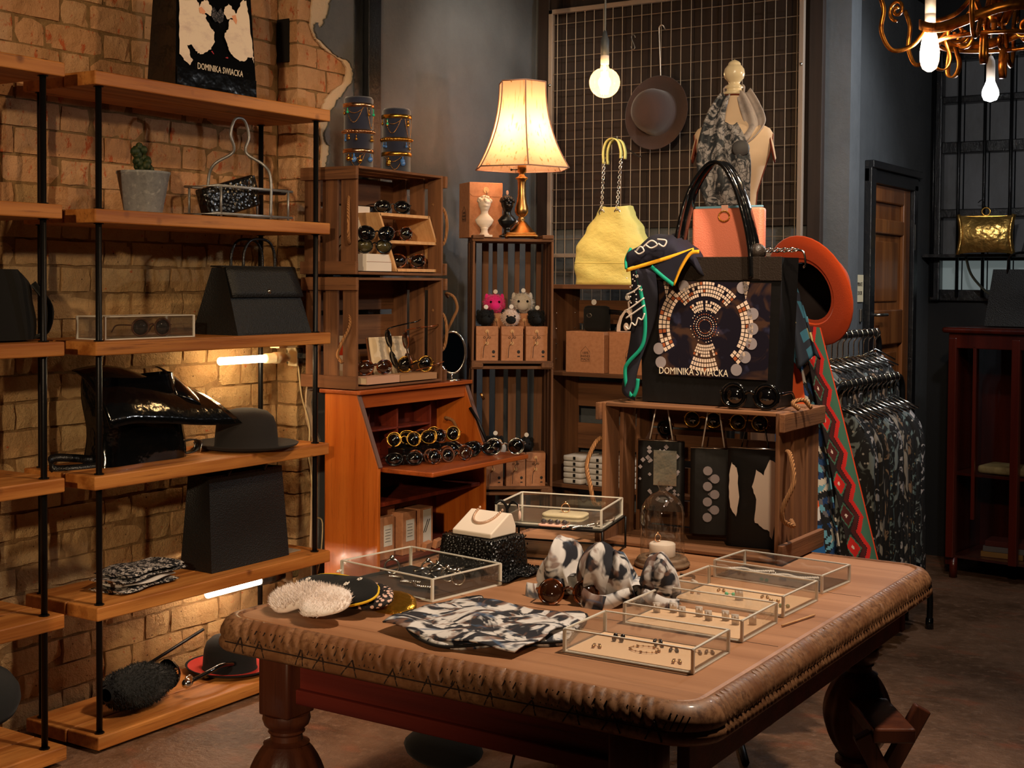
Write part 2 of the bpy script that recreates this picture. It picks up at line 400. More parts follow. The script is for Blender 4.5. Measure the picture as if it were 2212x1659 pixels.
def fray(edge, amp, n=4):
    out = []
    for i in range(len(edge) - 1):
        for k in range(n):
            t = k / n; out.append((edge[i][0] * (1 - t) + edge[i + 1][0] * t + random.uniform(-amp, amp), edge[i][1] * (1 - t) + edge[i + 1][1] * t + random.uniform(-amp, amp) * .6))
    return out + [edge[-1]]
YZ = Matrix(((0, 0, 1, 0), (1, 0, 0, 0), (0, 1, 0, 0), (0, 0, 0, 1)))          # (y, z) outline, thickness along +X
low = [(4.06, 1.5), (4.0, 1.04), (3.985, .965), (4.0, .872), (4.03, .815), (4.02, .4), (4.03, 0.)]
g = G(); g.poly(fray([(4.10, 2.9)] + GREYEDGE + low, .004)[::1] + [(5.62, 0), (5.62, 2.9)], .016, Matrix.Translation((-3.498, 0, 0)) @ YZ); struct(g.ob('wall_side', GREY))
g = G(); g.poly(fray([(4.0, 2.9)] + LIPEDGE + [(a - .03, b) for a, b in low], .004) + [(4.35, 0), (4.35, 2.2), (4.35, 2.9)], .008, Matrix.Translation((-3.499, 0, 0)) @ YZ); struct(g.ob('trim_2', PLAST))
g = G(); g.span((-3.485, 4.285, 0), (-3.45, 4.365, 2.9)); g.span((-3.485, 4.225, 0), (-3.478, 4.285, 2.9)); struct(g.ob('trim_3', BLACKP, bev=.004))
# wall behind the wire panel, with the dark board on its upper part
g = G(); g.span((-3.6, 5.62, 0), (-1.9, 5.75, 2.9)); struct(g.ob('wall_back', GREY))
g = G()
for i in range(12): a = -3.44 + 1.40 * i / 12; g.span((a, 5.600 + .002 * (i % 2), 1.70), (a + .1147, 5.622, 2.9))
struct(g.ob('trim_4', DARKB))
g = G(); g.span((-3.45, 5.585, .2), (-3.385, 5.622, 2.9)); g.span((-2.075, 5.585, .2), (-2.012, 5.622, 2.9)); struct(g.ob('trim_5', DARKB, bev=.004))
# passage wall on the right with the door
g = G(); g.span((-2.12, 5.622, 0), (-2.0, 6.2, 2.9)); g.span((-2.12, 6.86, 0), (-2.0, 7.25, 2.9)); g.span((-2.12, 6.2, 1.93), (-2.0, 6.86, 2.9)); struct(g.ob('wall_passage', GREY))
g = G(); g.span((-2.0, 6.13, 0), (-1.965, 6.2, 1.99)); g.span((-2.0, 6.86, 0), (-1.975, 6.92, 1.95)); g.span((-2.0, 6.13, 1.92), (-1.975, 6.92, 1.985)); g.span((-2.0, 6.13, 1.985), (-1.955, 6.93, 2.02)); struct(g.ob('trim_6', BLACKP, bev=.004))
DOORW = wood('door_wood', rgb(150, 90, 44), rgb(118, 66, 30), rgb(58, 28, 12), 2, .4, .6, .2)
g = G(); g.span((-2.05, 6.2, 0), (-2.02, 6.86, 1.93)); dr = struct(g.ob('door_1', DOORW))
for nm, a, b, z0, z1 in (('stile', 6.2, 6.30, 0, 1.93), ('stile', 6.76, 6.86, 0, 1.93), ('rail', 6.30, 6.76, 1.84, 1.93), ('rail', 6.30, 6.76, 1.69, 1.76), ('rail', 6.30, 6.76, 1.15, 1.32), ('rail', 6.30, 6.76, 0, .2)):
    g = G(); g.span((-2.021, a, z0), (-1.998, b, z1)); g.ob(nm, DOORW, dr, bev=.006)
for z0, z1 in ((1.33, 1.685), (.21, 1.14)):
    g = G(); g.box((-2.018, 6.53, (z0 + z1) / 2), (.012, .36, z1 - z0 - .06)); g.ob('panel', DOORW, dr, bev=.005)
g = G(); g.span((-1.999, 6.222, 1.20), (-1.992, 6.256, 1.37)); hp = g.ob('handle_plate', STEEL, dr, bev=.002)
g = G(); g.tube([(-1.99, 6.24, 1.30), (-1.955, 6.24, 1.30), (-1.95, 6.255, 1.30), (-1.95, 6.345, 1.30)], .008); g.ob('handle', STEEL, hp, True)
g = G(); g.ball((-1.985, 6.245, 1.23), .012); g.ob('key_knob', STEEL, hp, True)
g = G(); g.tube([(-1.985, 6.872, 1.62), (-1.985, 6.872, 1.75)], .011); g.ob('hinge', mat('pale_steel', rgb(226, 214, 196), .4, .3), dr, True)

# ------------------------------------------------------------------ crates, used in four places
def crate(label, L=.56, D=.26, H=.405, nb=3, ropes=(), loc=(0, 0, 0), rz=0., upright=False, group=None, seed=1):
    """long side along x, open side towards -y (y 0..D), z 0..H; upright turns the long side up"""
    rr = random.Random(seed); t = thing('wooden_crate', label, 'crate', loc, rz, group)
    if upright: R = Matrix.Translation((0, 0, L / 2)) @ Matrix.Rotation(pi / 2, 4, 'Y') @ Matrix.Translation((0, 0, -H / 2))
    else: R = Matrix.Identity(4)
    mx, my, mz = (CRATEZ, CRATEY, CRATE) if upright else (CRATE, CRATEY, CRATEZ)
    def slat(a, b, m, nm='slat'):
        g = G(); c = [(i + j) / 2 for i, j in zip(a, b)]; d = [abs(j - i) for i, j in zip(a, b)]
        g.box(c, d, (rr.uniform(-.006, .006), rr.uniform(-.006, .006), rr.uniform(-.006, .006))); g.xf(R); return g.ob(nm, m, t, bev=.002)
    th = .011; w = (D - .05) / 3
    for sx in (-1, 1):
        x = sx * (L / 2 - th)
        for k in range(3):
            y = .004 + k * (w + .021); slat((x - th / 2 - .001, y, .001), (x + th / 2, y + w + rr.uniform(-.006, .004), H - .001), mz)
        for z in (.0, H - .052): slat((x + sx * th * .55, -.006, z + .002), (x + sx * (th * .55 + .016), D + .004, z + .050), my, 'batten')
    hw = L / 2 - th * 1.5
    for zz in (.006, H - .006):
        for k in range(3): y = .003 + k * (w + .02); slat((-hw, y, zz - .005), (hw, y + w, zz + .005), mx)
    bw = (H - .03 - .022 * (nb - 1)) / nb
    for k in range(nb):
        z = .015 + k * (bw + .022); slat((-hw, D - .011, z), (hw, D - .001, z + bw + rr.uniform(-.006, .004)), mx)
    for pts in ropes:
        g = G(); g.tube(curve(pts, 5), .0065, 7); g.ob('rope_handle', ROPE, t, True)
    return t
lrope = [(-.262, .05, .30), (-.29, .03, .27), (-.312, .012, .2), (-.308, .014, .14), (-.285, .03, .118), (-.266, .05, .125)]
lrope2 = [(-.262, .05, .30), (-.283, .03, .24), (-.30, .05, .18), (-.305, .07, .13), (-.30, .05, .10)]
rrope = [(.262, .05, .29), (.30, .02, .27), (.31, .01, .2), (.30, .02, .13), (.27, .05, .12)]
crate('dark wooden crate on its side, upper of two, under the velvet cylinders', loc=(-3.17, 4.147, 1.464), rz=pi / 2, ropes=[lrope, rrope], group='crates stacked on the desk', seed=2, D=.262, H=.405)
crate('dark wooden crate on its side standing directly on the oak desk top', loc=(-3.17, 4.150, 1.036), rz=pi / 2, ropes=[lrope2, rrope], group='crates stacked on the desk', seed=3, D=.26, H=.42)
CS = Vector((-3.173, 4.63, 0)); CA = radians(38.5); cu = Vector((cos(CA), sin(CA), 0))
ct = CS + cu * .172
urope = [(-.262, .03, .10), (-.275, -.012, .14), (-.25, -.03, .20), (-.235, -.03, .24), (-.25, -.028, .285), (-.28, -.015, .30), (-.272, .02, .285)]
urope2 = [(-.262, .03, .12), (-.27, -.012, .15), (-.245, -.03, .21), (-.235, -.03, .26), (-.25, -.028, .30), (-.28, -.015, .312), (-.272, .02, .30)]
crate('tall crate standing on end under the lit table lamp', L=.535, D=.3, H=.345, nb=7, ropes=[urope], loc=(ct.x, ct.y, 1.093), rz=CA, upright=True, group='upright crates in the corner', seed=5)
crate('tall crate standing on end below the lamp crate, holding plush animals', L=.53, D=.3, H=.350, nb=6, ropes=[urope2], loc=(ct.x, ct.y, .562), rz=CA, upright=True, group='upright crates in the corner', seed=6)
crate('lowest upright crate on the floor beside the oak desk', L=.56, D=.3, H=.35, nb=5, loc=(ct.x, ct.y, .0), rz=CA, upright=True, group='upright crates in the corner', seed=7)
trope = [(.262, .05, .29), (.285, .02, .285), (.305, -.005, .22), (.285, -.02, .16), (.28, -.012, .12), (.292, .03, .10), (.275, .06, .108)]
crate('pale brown crate on the table carrying the big black tote', L=.535, D=.30, H=.395, nb=4, ropes=[trope, [(-p[0], p[1], p[2]) for p in trope]], loc=(-1.55, 3.29, .7125), rz=0, seed=9)

# ------------------------------------------------------------------ shelving on the brick wall
def shelf_unit(label, y0, y1, zs, seed, loc=(0, 0, 0)):
    t = thing('shelving_unit', label, 'shelves', (-3.40, (y0 + y1) / 2, 0), 0, 'scaffold board shelves on the brick wall'); rr = random.Random(seed); hl = (y1 - y0) / 2
    for z in zs:
        dy = rr.uniform(-.006, .006)
        for a, b in ((-.155, .035), (.038, .18)):
            g = G(); g.span((a, -hl + dy + rr.uniform(-.003, .003), z - .042), (b, hl + dy, z)); g.ob('shelf_board', PINE, t, bev=.004)
    for yy in (-hl + .035, hl - .05):
        for xx in (-.12, .15):
            g = G(); g.tube([(xx, yy, .001), (xx, yy, zs[0] - .001)], .0095, 10); g.ob('rod', BLACKM, t, True)
            for z in zs:
                g = G(); g.lathe([(.0001, z - .045), (.015, z - .045), (.015, z + .004), (.0001, z + .004)], 8, (xx, yy, 0)); g.ob('collar', BLACKM, t)
    return t
shelf_unit('six-tier scaffold board shelves with black steel rods, the full unit in view', 2.708, 3.782, [2.064, 1.652, 1.252, .846, .447, .052], 1)
shelf_unit('scaffold board shelves cut by the left picture edge', 1.50, 2.592, [2.070, 1.657, 1.257, .857, .455, .062], 2)

# ------------------------------------------------------------------ oak writing desk
dk = thing('writing_desk', 'narrow orange oak bureau with its drop-front lid folded down', 'desk', (-3.2, 4.237, 0))
XZ = Matrix(((1, 0, 0, 0), (0, 0, -1, 0), (0, 1, 0, 0), (0, 0, 0, 1)))          # (x, z) outline, thickness along -y
side = [(-.128, 0), (.13, 0), (.13, .752), (.026, 1.018), (-.128, 1.018)]
for yy in (-.345, .358):
    g = G(); g.poly(side, .016, Matrix.Translation((0, yy, 0)) @ XZ); g.ob('side_panel', OAKZ, dk, bev=.003)
    g = G(); g.ribbon([(.135, yy - .008, .754), (.03, yy - .008, 1.02)], (0, 1, 0), .018, .006); g.ob('side_edge', mat('worn_desk_edge', rgb(112, 84, 76), .5), dk)
g = G(); g.rbox((-.05, .0, 1.026), (.20, .742, .016), .006); g.ob('desk_top', OAKY, dk)
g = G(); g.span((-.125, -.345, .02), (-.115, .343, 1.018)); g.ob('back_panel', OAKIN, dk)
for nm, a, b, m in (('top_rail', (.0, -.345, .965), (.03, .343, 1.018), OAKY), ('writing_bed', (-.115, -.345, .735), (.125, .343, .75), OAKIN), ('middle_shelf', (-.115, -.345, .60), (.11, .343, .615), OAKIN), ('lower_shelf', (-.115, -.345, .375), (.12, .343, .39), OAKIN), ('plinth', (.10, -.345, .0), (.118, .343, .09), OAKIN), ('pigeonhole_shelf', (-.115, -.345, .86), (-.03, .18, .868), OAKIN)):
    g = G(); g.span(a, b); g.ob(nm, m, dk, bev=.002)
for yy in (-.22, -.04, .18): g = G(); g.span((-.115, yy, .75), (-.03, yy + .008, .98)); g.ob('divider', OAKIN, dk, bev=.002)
g = G(); g.rbox((.24, -.005, .742), (.235, .655, .018), .006); g.ob('lid', OAKY, dk)
g = G(); g.tube([(.06, .335, .92), (.10, .335, .87), (.17, .325, .756)], .007); g.ob('lid_stay', BLACKM, dk, True)
g = G(); g.tube([(.10, .356, .98), (.105, .37, .955)], .006); g.ob('peg', BRASS, dk, True)

# ------------------------------------------------------------------ carved table
TB = (-1.53, 2.80, 0)
tb = thing('carved_table', 'big antique table with carved nosing and bulbous legs in the foreground', 'table', TB)
tx0, tx1, ty0, ty1 = -.555, .555, -.69, .70; CR = .05
g = G(); g.rbox((0, .005, .697), (tx1 - tx0, ty1 - ty0, .026), .05, n=5); g.ob('table_top', TTOP, tb)
for yb in (-.25, .27):
    g = G(); g.span((tx0 + .02, yb, .7095), (tx1 - .02, yb + .0025, .7103)); g.ob('board_joint', mat('joint_dark', rgb(60, 36, 22), .8), tb)
def nosing():
    """rounded moulding swept round the top, cut with slanting gouges"""
    path = []
    def corner(cx, cy, a0):
        for k in range(7): a = a0 + pi / 2 * k / 6; path.append((cx + CR * cos(a), cy + CR * sin(a), cos(a), sin(a), 0))
    def run(p, q, n, nx, ny, kind):
        for k in range(1, n): t = k / n; path.append((p[0] + (q[0] - p[0]) * t, p[1] + (q[1] - p[1]) * t, nx, ny, kind))
    L, Rr, B, T = tx0 + CR, tx1 - CR, ty0 + CR, ty1 - CR
    corner(Rr, B, -pi / 2); run((tx1, B), (tx1, T), 420, 1, 0, 1); corner(Rr, T, 0); run((Rr, ty1), (L, ty1), 12, 0, 1, 0); corner(L, T, pi / 2); run((tx0, T), (tx0, B), 60, -1, 0, 2); corner(L, B, pi); run((L, ty0), (Rr, ty0), 320, 0, -1, 2)
    prof = [(-.006, .702), (.0, .7115), (.006, .712), (.018, .708), (.029, .699), (.036, .687), (.038, .676), (.035, .668), (.040, .660), (.040, .650), (.034, .643), (.0, .643)]
    n = len(path); k = len(prof); vs = []; s = 0.; px = path[0]
    rr = random.Random(4); jit = [rr.uniform(.4, 1.) for _ in range(400)]
    for x, y, nx, ny, kd in path:
        s += math.hypot(x - px[0], y - px[1]); px = (x, y)
        for j, (o, z) in enumerate(prof):
            dcut = 0.
            if kd == 1 and 3 <= j <= 9: u = s / .0185 + j * .20; dcut = .0075 * max(0, sin(TAU * u)) * jit[int(u) % 400]
            if kd == 2 and 2 <= j <= 6: u = s / .024 - j * .22; dcut = .0055 * max(0, sin(TAU * u)) ** 2 * jit[int(u) % 400]
            vs.append((x + nx * (o - dcut), y + ny * (o - dcut), z - dcut * .7 * (j < 6)))
    fs = []
    for i in range(n):
        a, b = i * k, ((i + 1) % n) * k
        for j in range(k - 1): fs.append((a + j, b + j, b + j + 1, a + j + 1))
    return G().add(vs, fs)
smooth_angle(nosing().ob('carved_nosing', TCARV, tb), 50)
g = G(); CUT = mat('gouge_dark', rgb(40, 22, 12), .8)
for k in range(13):
    x = tx0 + .06 + k * .083; z0 = .655
    r_ = random.Random(k); x += r_.uniform(-.02, .02)
    for dx, dz in ((r_.uniform(-.03, -.012), .026), (r_.uniform(.006, .018), .026)): g.ribbon([(x + dx, ty0 - .0405, z0 - .006), (x + r_.uniform(-.003, .003), ty0 - .0365, z0 + dz)], (1, 0, .3), .0024, .0016)
    for q in range(4): xx = x + .016 + .012 * q; g.ribbon([(xx, ty0 - .0375, z0 + .018), (xx + .010, ty0 - .0285, z0 + .044)], (1, 0, -.4), .0022, .0016)
g.tube([(tx0 + .03, ty0 - .0385, .667), (tx1 - .03, ty0 - .0385, .667)], .0016, 5); stuff(g.ob('carved_lines', CUT, tb))
for a, b in (((tx0 + .15, ty0 + .035, .545), (tx1 - .13, ty0 + .06, .645)), ((tx1 - .06, ty0 + .06, .545), (tx1 - .035, ty1 - .06, .645)), ((tx0 + .03, ty1 - .06, .545), (tx1 - .03, ty1 - .035, .645)), ((tx0 + .035, ty0 + .06, .545), (tx0 + .06, ty1 - .06, .645))):
    g = G(); g.span(a, b); g.ob('apron', TRED, tb, bev=.002)
g = G(); g.span((tx0 + .17, ty0 + .022, .540), (tx1 - .15, ty0 + .038, .572)); g.ob('apron_moulding', TRED, tb, bev=.003)
def table_leg():
    g = G(); g.rbox((0, 0, .577), (.085, .09, .132), .008)
    g.lathe([(.0001, .512), (.05, .512), (.052, .50), (.048, .488), (.04, .481), (.037, .476), (.040, .472), (.034, .466), (.035, .455), (.05, .448)], 28)
    st = g.mark(); pr = []
    for k in range(15): t = k / 14; r = .044 + .044 * sin(pi * min(1, t * 1.02)) ** .8; pr.append((r, .448 - .21 * t))
    vs = []
    n = 64
    for j, (r, z) in enumerate(pr):
        for i in range(n):
            a = TAU * i / n; q = .006 * (.5 + .5 * cos(a * 12 + (j * .16 if j < 8 else .16 * 16 - j * .16))) * sin(pi * j / 14); vs.append(((r - q) * cos(a), (r - q) * sin(a), z))
    fs = [(j * n + i, (j + 1) * n + i, (j + 1) * n + (i + 1) % n, j * n + (i + 1) % n) for j in range(14) for i in range(n)]
    g.add(vs, fs)
    g.lathe([(.046, .238), (.055, .23), (.055, .215), (.04, .205), (.036, .16), (.045, .10), (.05, .085), (.05, .07), (.03, .05), (.034, .0), (.0001, .0)], 28)
    return g
lp = table_leg().ob('leg', TLEG, tb); smooth_angle(lp, 45); lp.location = (tx0 + .135, ty0 + .04, 0)
for x, y in ((tx1 - .125, ty0 + .04), (tx0 + .135, ty1 - .15), (tx1 - .115, ty1 - .15)):
    o = lp.copy(); C.objects.link(o); o.parent = tb; o.location = (x, y, 0)

# ------------------------------------------------------------------ wire grid panel on the back wall
mp = thing('wire_grid_panel', 'tall cream-framed wire mesh panel fixed on the dark back wall', 'panel', (-2.732, 5.57, 1.27))
FRM = mat('taupe_painted_steel', rgb(150, 132, 116), .5, .2); WIRE = mat('zinc_wire', rgb(140, 124, 106), .5, .5)
pw, ph0, ph1 = 1.285, -.15, 1.47
for nm, a, b in (('frame_post', (-pw / 2, -.012, ph0), (-pw / 2 + .022, .012, ph1 + .012)), ('frame_post', (pw / 2 - .022, -.012, ph0), (pw / 2, .012, ph1 + .012)), ('frame_rail', (-pw / 2, -.012, ph1 - .01), (pw / 2, .012, ph1 + .012)), ('frame_rail', (-pw / 2 + .02, -.006, .292), (pw / 2 - .02, .01, .311)), ('frame_rail', (-pw / 2, -.012, ph0), (pw / 2, .012, ph0 + .022))):
    g = G(); g.span(a, b); g.ob(nm, FRM, mp, bev=.002)
g = G(); g.tube([(0, 0, ph0 + .02), (0, 0, ph1)], .0021, 6); wv = g.ob('wire', WIRE, mp)
g = G(); g.tube([(-pw / 2 + .01, 0, 0), (pw / 2 - .01, 0, 0)], .0021, 6); wh = g.ob('wire', WIRE, mp)
for i in range(25):
    x = -pw / 2 + .047 + .0502 * i
    if i == 0: wv.location = (x, -.003, 0); continue
    if x > pw / 2 - .03: break
    o = wv.copy(); C.objects.link(o); o.parent = mp; o.location = (x, -.003, 0)
for i in range(20):
    z = 1.41 - .0792 * i
    if i == 0: wh.location = (0, .0005, z); continue
    if z < ph0 + .03: break
    o = wh.copy(); C.objects.link(o); o.parent = mp; o.location = (0, .0005, z)
for z in (1.12,):
    for sx in (-1, 1): g = G(); g.lathe([(.0001, .006), (.006, .004), (.008, 0)], 10, (0, 0, 0), Matrix.Translation((sx * (pw / 2 - .011), -.0125, z)) @ Matrix.Rotation(pi / 2, 4, 'X')); g.ob('screw', CHROME, mp, True)
# ------------------------------------------------------------------ shared small builders
def fur(g, pts, length, wid, rr, droop=.3):
    """a tuft for every (point, normal): a thin three-cornered lock"""
    for p, n in pts:
        p = Vector(p); n = Vector(n).normalized(); d = (n + Vector((rr.gauss(0, .45), rr.gauss(0, .45), rr.gauss(0, .45) - droop))).normalized()
        s = d.cross(Vector((rr.gauss(0, 1), rr.gauss(0, 1), rr.gauss(0, 1)))).normalized() * wid; L = length * rr.uniform(.6, 1.2)
        g.add([p - n * .002 - s, p - n * .002 + s, p + d * L], [(0, 1, 2)])
    return g
def sphere_pts(c, r, n, rr, sc=(1, 1, 1)):
    out = []
    for _ in range(n):
        v = Vector((rr.gauss(0, 1), rr.gauss(0, 1), rr.gauss(0, 1))).normalized(); out.append((Vector(c) + Vector((v.x * r * sc[0], v.y * r * sc[1], v.z * r * sc[2])), v))
    return out
LENSD = mat('dark_sunglass_lens', rgb(8, 7, 8), .04, spec=.9, coat=.6)
LENSB = mat('brown_sunglass_lens', rgb(46, 22, 10), .06, spec=.8, coat=.5)
LENSG = mat('olive_sunglass_lens', rgb(70, 62, 36), .06, spec=.8, coat=.6)
LENSM = mat('mirror_lens', rgb(90, 88, 92), .05, .9)
TORT = mat('tortoise_frame', rgb(120, 56, 20), .15, spec=.6, layers=[('noise', (60, 60, 60), rgb(30, 12, 6), .45, .6)], coat=.4)
BLKF = mat('glossy_black_frame', rgb(8, 8, 9), .1, spec=.7)
BRNF = mat('brown_wood_frame', rgb(92, 52, 30), .35)
def sunglasses(label, frame, lens, shape='round', loc=(0, 0, 0), rot=(0, 0, 0), group=None, s=1., r=.0245, thick=.0029, folded=False):
    """front faces -y, rims upright on the local ground"""
    t = thing('sunglasses', label, 'sunglasses', loc, 0, group, rot); t.scale = (s, s, s)
    ex, ez = {'round': (1., 1.), 'cat': (1.18, .92), 'wide': (1.22, .95)}[shape]
    for sx in (-1, 1):
        cx = sx * (.0345 * (1 if shape == 'round' else 1.08)); pts = []
        for k in range(20):
            a = TAU * k / 20; x = r * ex * cos(a); z = r * ez * sin(a)
            if shape == 'cat' and sin(a) > 0: z += .006 * max(0, sx * cos(a)) + .002
            if shape == 'wide' and sin(a) > 0: z *= .88
            pts.append((cx + x, .006 * abs(x + cx) / .05 * .5, z + r + .002))
        g = G(); g.tube(pts, thick, 6, True); rim = g.ob('rim', frame, t, True)
        c = (cx, pts[0][1] * .5, r + .002); g = G(); g.add([(c[0], c[1] - .003, c[2])] + pts, [(0, 1 + (k + 1) % 20, 1 + k) for k in range(20)]); g.ob('lens', lens, t, True, solid=.002)
        hx = cx + sx * r * ex; pth = [(hx, .004, r * 1.35), (hx + sx * .006, .012, r * 1.35), (hx + sx * .004, .07, r * 1.3), (hx, .115, r * 1.1), (hx, .14, r * .35)]
        if folded: pth = [(hx, .004, r * 1.35), (hx + sx * .004, .010, r * 1.35), (hx - sx * .04, .014 + .003 * sx, r * 1.3), (hx - sx * .10, .014 + .003 * sx, r * 1.2), (hx - sx * .125, .014 + .003 * sx, r * .7)]
        g = G(); g.tube(curve(pth, 3), thick * .8, 6); g.ob('temple', frame, t, True)
    g = G(); g.tube(curve([(-.012, .001, r * 1.25), (0, -.002, r * 1.5), (.012, .001, r * 1.25)], 4), thick * .9, 6); g.ob('bridge', frame, t, True); return t
def open_box(t, c, d, th=.003, bottom=None, lid=False, rim=True):
    """clear acrylic tray: panels and bright edge strips as parts of t"""
    x, y, z = d
    for nm, b in (('panel', ((c[0], c[1] - y / 2, c[2] + z / 2), (x, th, z))), ('panel', ((c[0], c[1] + y / 2, c[2] + z / 2), (x, th, z))), ('panel', ((c[0] - x / 2, c[1], c[2] + z / 2), (th, y, z))), ('panel', ((c[0] + x / 2, c[1], c[2] + z / 2), (th, y, z)))):
        g = G(); g.box(*b); g.ob(nm, ACRYL, t)
    g = G(); g.box((c[0], c[1], c[2] + .0015), (x, y, .003)); g.ob('base', ACEDGE, t); g = G(); g.box((c[0], c[1], c[2] + .0042), (x - .008, y - .008, .0016)); g.ob('liner', bottom or ACRYL, t)
    if lid: g = G(); g.box((c[0], c[1], c[2] + z), (x, y, th)); g.ob('lid', ACRYL, t)
    if rim:
        g = G(); h = .0026
        for sx in (-1, 1):
            for sy in (-1, 1): g.box((c[0] + sx * x / 2, c[1] + sy * y / 2, c[2] + z / 2), (h * 2.2, h * 2.2, z))
            g.box((c[0] + sx * x / 2, c[1], c[2] + z), (h * 2, y, h)); g.box((c[0], c[1] + sx * y / 2, c[2] + z), (x, h * 2, h))
            g.box((c[0] + sx * x / 2, c[1], c[2] + .001), (h * 2, y, h)); g.box((c[0], c[1] + sx * y / 2, c[2] + .001), (x, h * 2, h))
        g.ob('edge_strips', ACEDGE, t)
HATPROF = [(.0001, .112), (.03, .111), (.058, .104), (.076, .088), (.084, .066), (.087, .04), (.089, .008), (.094, .003), (.12, .004), (.142, .012), (.146, .018), (.143, .017), (.118, .0085), (.09, .006), (.083, .006)]
def hat(label, m, loc, rot=(0, 0, 0), s=1., prof=HATPROF, band=None, group=None, sx=1., sy=.9, under=None):
    t = thing('felt_hat', label, 'hat', loc, 0, group, rot); t.scale = (s,) * 3
    g = G(); g.lathe(prof[:8], 36, sx=sx, sy=sy); g.ob('crown', m, t, True)
    g = G(); g.lathe(prof[7:], 36, sx=sx, sy=sy); g.ob('brim', m, t, True)
    if band: g = G(); g.lathe([(.0895, .006), (.0905, .010), (.0885, .034), (.0875, .036)], 36, sx=sx, sy=sy); g.ob('hat_band', band, t, True)
    if under: g = G(); g.lathe([(.08, .001), (.10, .0015), (.128, .0075)], 36, sx=sx, sy=sy); g.ob('brim_lining', under, t, True)
    return t
def tote_body(t, w, d, h, w2, d2, m, n=10, sag=.004, seed=1):
    rr = random.Random(seed); ph = [rr.uniform(0, 6) for _ in range(4)]
    def f(u, v):
        W = w + (w2 - w) * v; D = d + (d2 - d) * v; q = u * 4; k = int(q) % 4; s_ = q - int(q)
        cs = [(-W / 2, -D / 2), (W / 2, -D / 2), (W / 2, D / 2), (-W / 2, D / 2)]; a = cs[k]; b = cs[(k + 1) % 4]
        x = a[0] + (b[0] - a[0]) * s_; y = a[1] + (b[1] - a[1]) * s_
        wob = sag * sin(v * 7 + ph[k]) * sin(pi * s_); nx, ny = ((0, -1), (1, 0), (0, 1), (-1, 0))[k]
        if k in (1, 3): wob -= .12 * D * sin(pi * s_) * v
        return (x + nx * wob, y + ny * wob, h * v)
    g = G(); g.grid(f, 40, n, cu=True); g.box((0, 0, .003), (w * .98, d * .98, .006)); o = g.ob('body', m, t); smooth_angle(o, 45); return o
def flat_print(name, pts, m, parent, y, off=(0, 0), amp=0., tilt=0., rr=None):
    """flat printed shape standing on the front (towards -y) of a bag"""
    if amp:
        out = []
        for i in range(len(pts)):
            a, b = pts[i], pts[(i + 1) % len(pts)]
            for k in range(4):
                t_ = k / 4; out.append((a[0] + (b[0] - a[0]) * t_ + rr.uniform(-amp, amp), a[1] + (b[1] - a[1]) * t_ + rr.uniform(-amp, amp)))
        pts = out
    g = G(); g.add([(x, y + tilt * z, z) for x, z in pts], [tuple(range(len(pts)))]); return g.ob(name, m, parent)
PAIS = mat('black_white_paisley', rgb(190, 180, 172), .85, layers=[('swirl', (34, 34, 34), rgb(22, 22, 26), .46, .52), ('edge', (60, 60, 60), rgb(20, 20, 24), .07, .03)], rnd=True)
SCW = mat('white_print_cloth', rgb(206, 196, 188), .85)

# ------------------------------------------------------------------ things on the scaffold shelves
PR = random.Random(5)
FEATH = mat('print_white_feathers', rgb(238, 218, 196), .5, layers=[('rough', (14, 14, 30), rgb(214, 190, 176), .5, .7)])
tt = thing('tote_bag', 'black tote bag printed with two white birds on the top shelf', 'bag', (-3.302, 3.225, 2.064), pi / 2)
tote_body(tt, .372, .13, .40, .33, .10, PATENT, seed=3)
B1 = [(-.165, .268), (-.091, .286), (-.075, .277), (-.08, .252), (-.066, .244), (-.047, .243), (-.047, .233), (-.027, .207), (-.01, .194), (-.013, .16), (-.03, .133), (-.058, .117), (-.083, .113), (-.102, .124), (-.113, .137), (-.132, .132), (-.124, .103), (-.113, .088), (-.124, .068), (-.149, .083), (-.166, .1), (-.168, .158)]
flat_print('bird_print', [(x, z) for x, z in B1] , FEATH, tt, -.0695, amp=.003, tilt=.036, rr=PR)
flat_print('bird_print', [(-.165, .268), (-.091, .286), (-.10, .38), (-.155, .38)], FEATH, tt, -.0695, tilt=.036)
flat_print('bird_print', [(-.075, .273), (-.055, .293), (-.041, .293), (-.019, .275), (-.024, .247), (-.047, .249), (-.069, .245), (-.079, .254)], FEATH, tt, -.070, amp=.003, tilt=.036, rr=PR)
flat_print('bird_print', [(.139, .323), (.152, .279), (.162, .196), (.168, .143), (.172, .118), (.164, .138), (.14, .133), (.128, .118), (.098, .116), (.071, .127), (.057, .14), (.045, .165), (.033, .192), (.051, .212), (.056, .244), (.08, .254), (.092, .277), (.115, .311), (.127, .326)], FEATH, tt, -.0695, amp=.003, tilt=.036, rr=PR)
flat_print('bird_print', [(.033, .277), (.051, .295), (.062, .299), (.086, .276), (.092, .256), (.065, .254), (.048, .247), (.036, .263)], FEATH, tt, -.070, amp=.003, tilt=.036, rr=PR)
PINKP = mat('print_peach', rgb(232, 160, 120), .5); REDP = mat('print_red', rgb(170, 26, 30), .5); GREYP = mat('print_grey_lace', rgb(96, 88, 92), .5, layers=[('cell', (160, 160, 160), rgb(16, 14, 16), .3, .5)])
for pts, m in (([(-.08, .262), (-.068, .268), (-.05, .256), (-.055, .246), (-.076, .246)], PINKP), ([(.07, .262), (.088, .268), (.095, .25), (.09, .236), (.075, .25)], PINKP), ([(-.03, .129), (-.024, .131), (-.016, .122), (-.018, .12)], REDP), ([(.034, .117), (.045, .121), (.05, .118), (.045, .115)], REDP), ([(-.024, .262), (-.012, .278), (.004, .262), (.020, .28), (.034, .262), (.03, .238), (.012, .226), (.004, .232), (-.008, .228), (-.022, .242)], GREYP)):
    flat_print('print_detail', pts, m, tt, -.0703, tilt=.036)
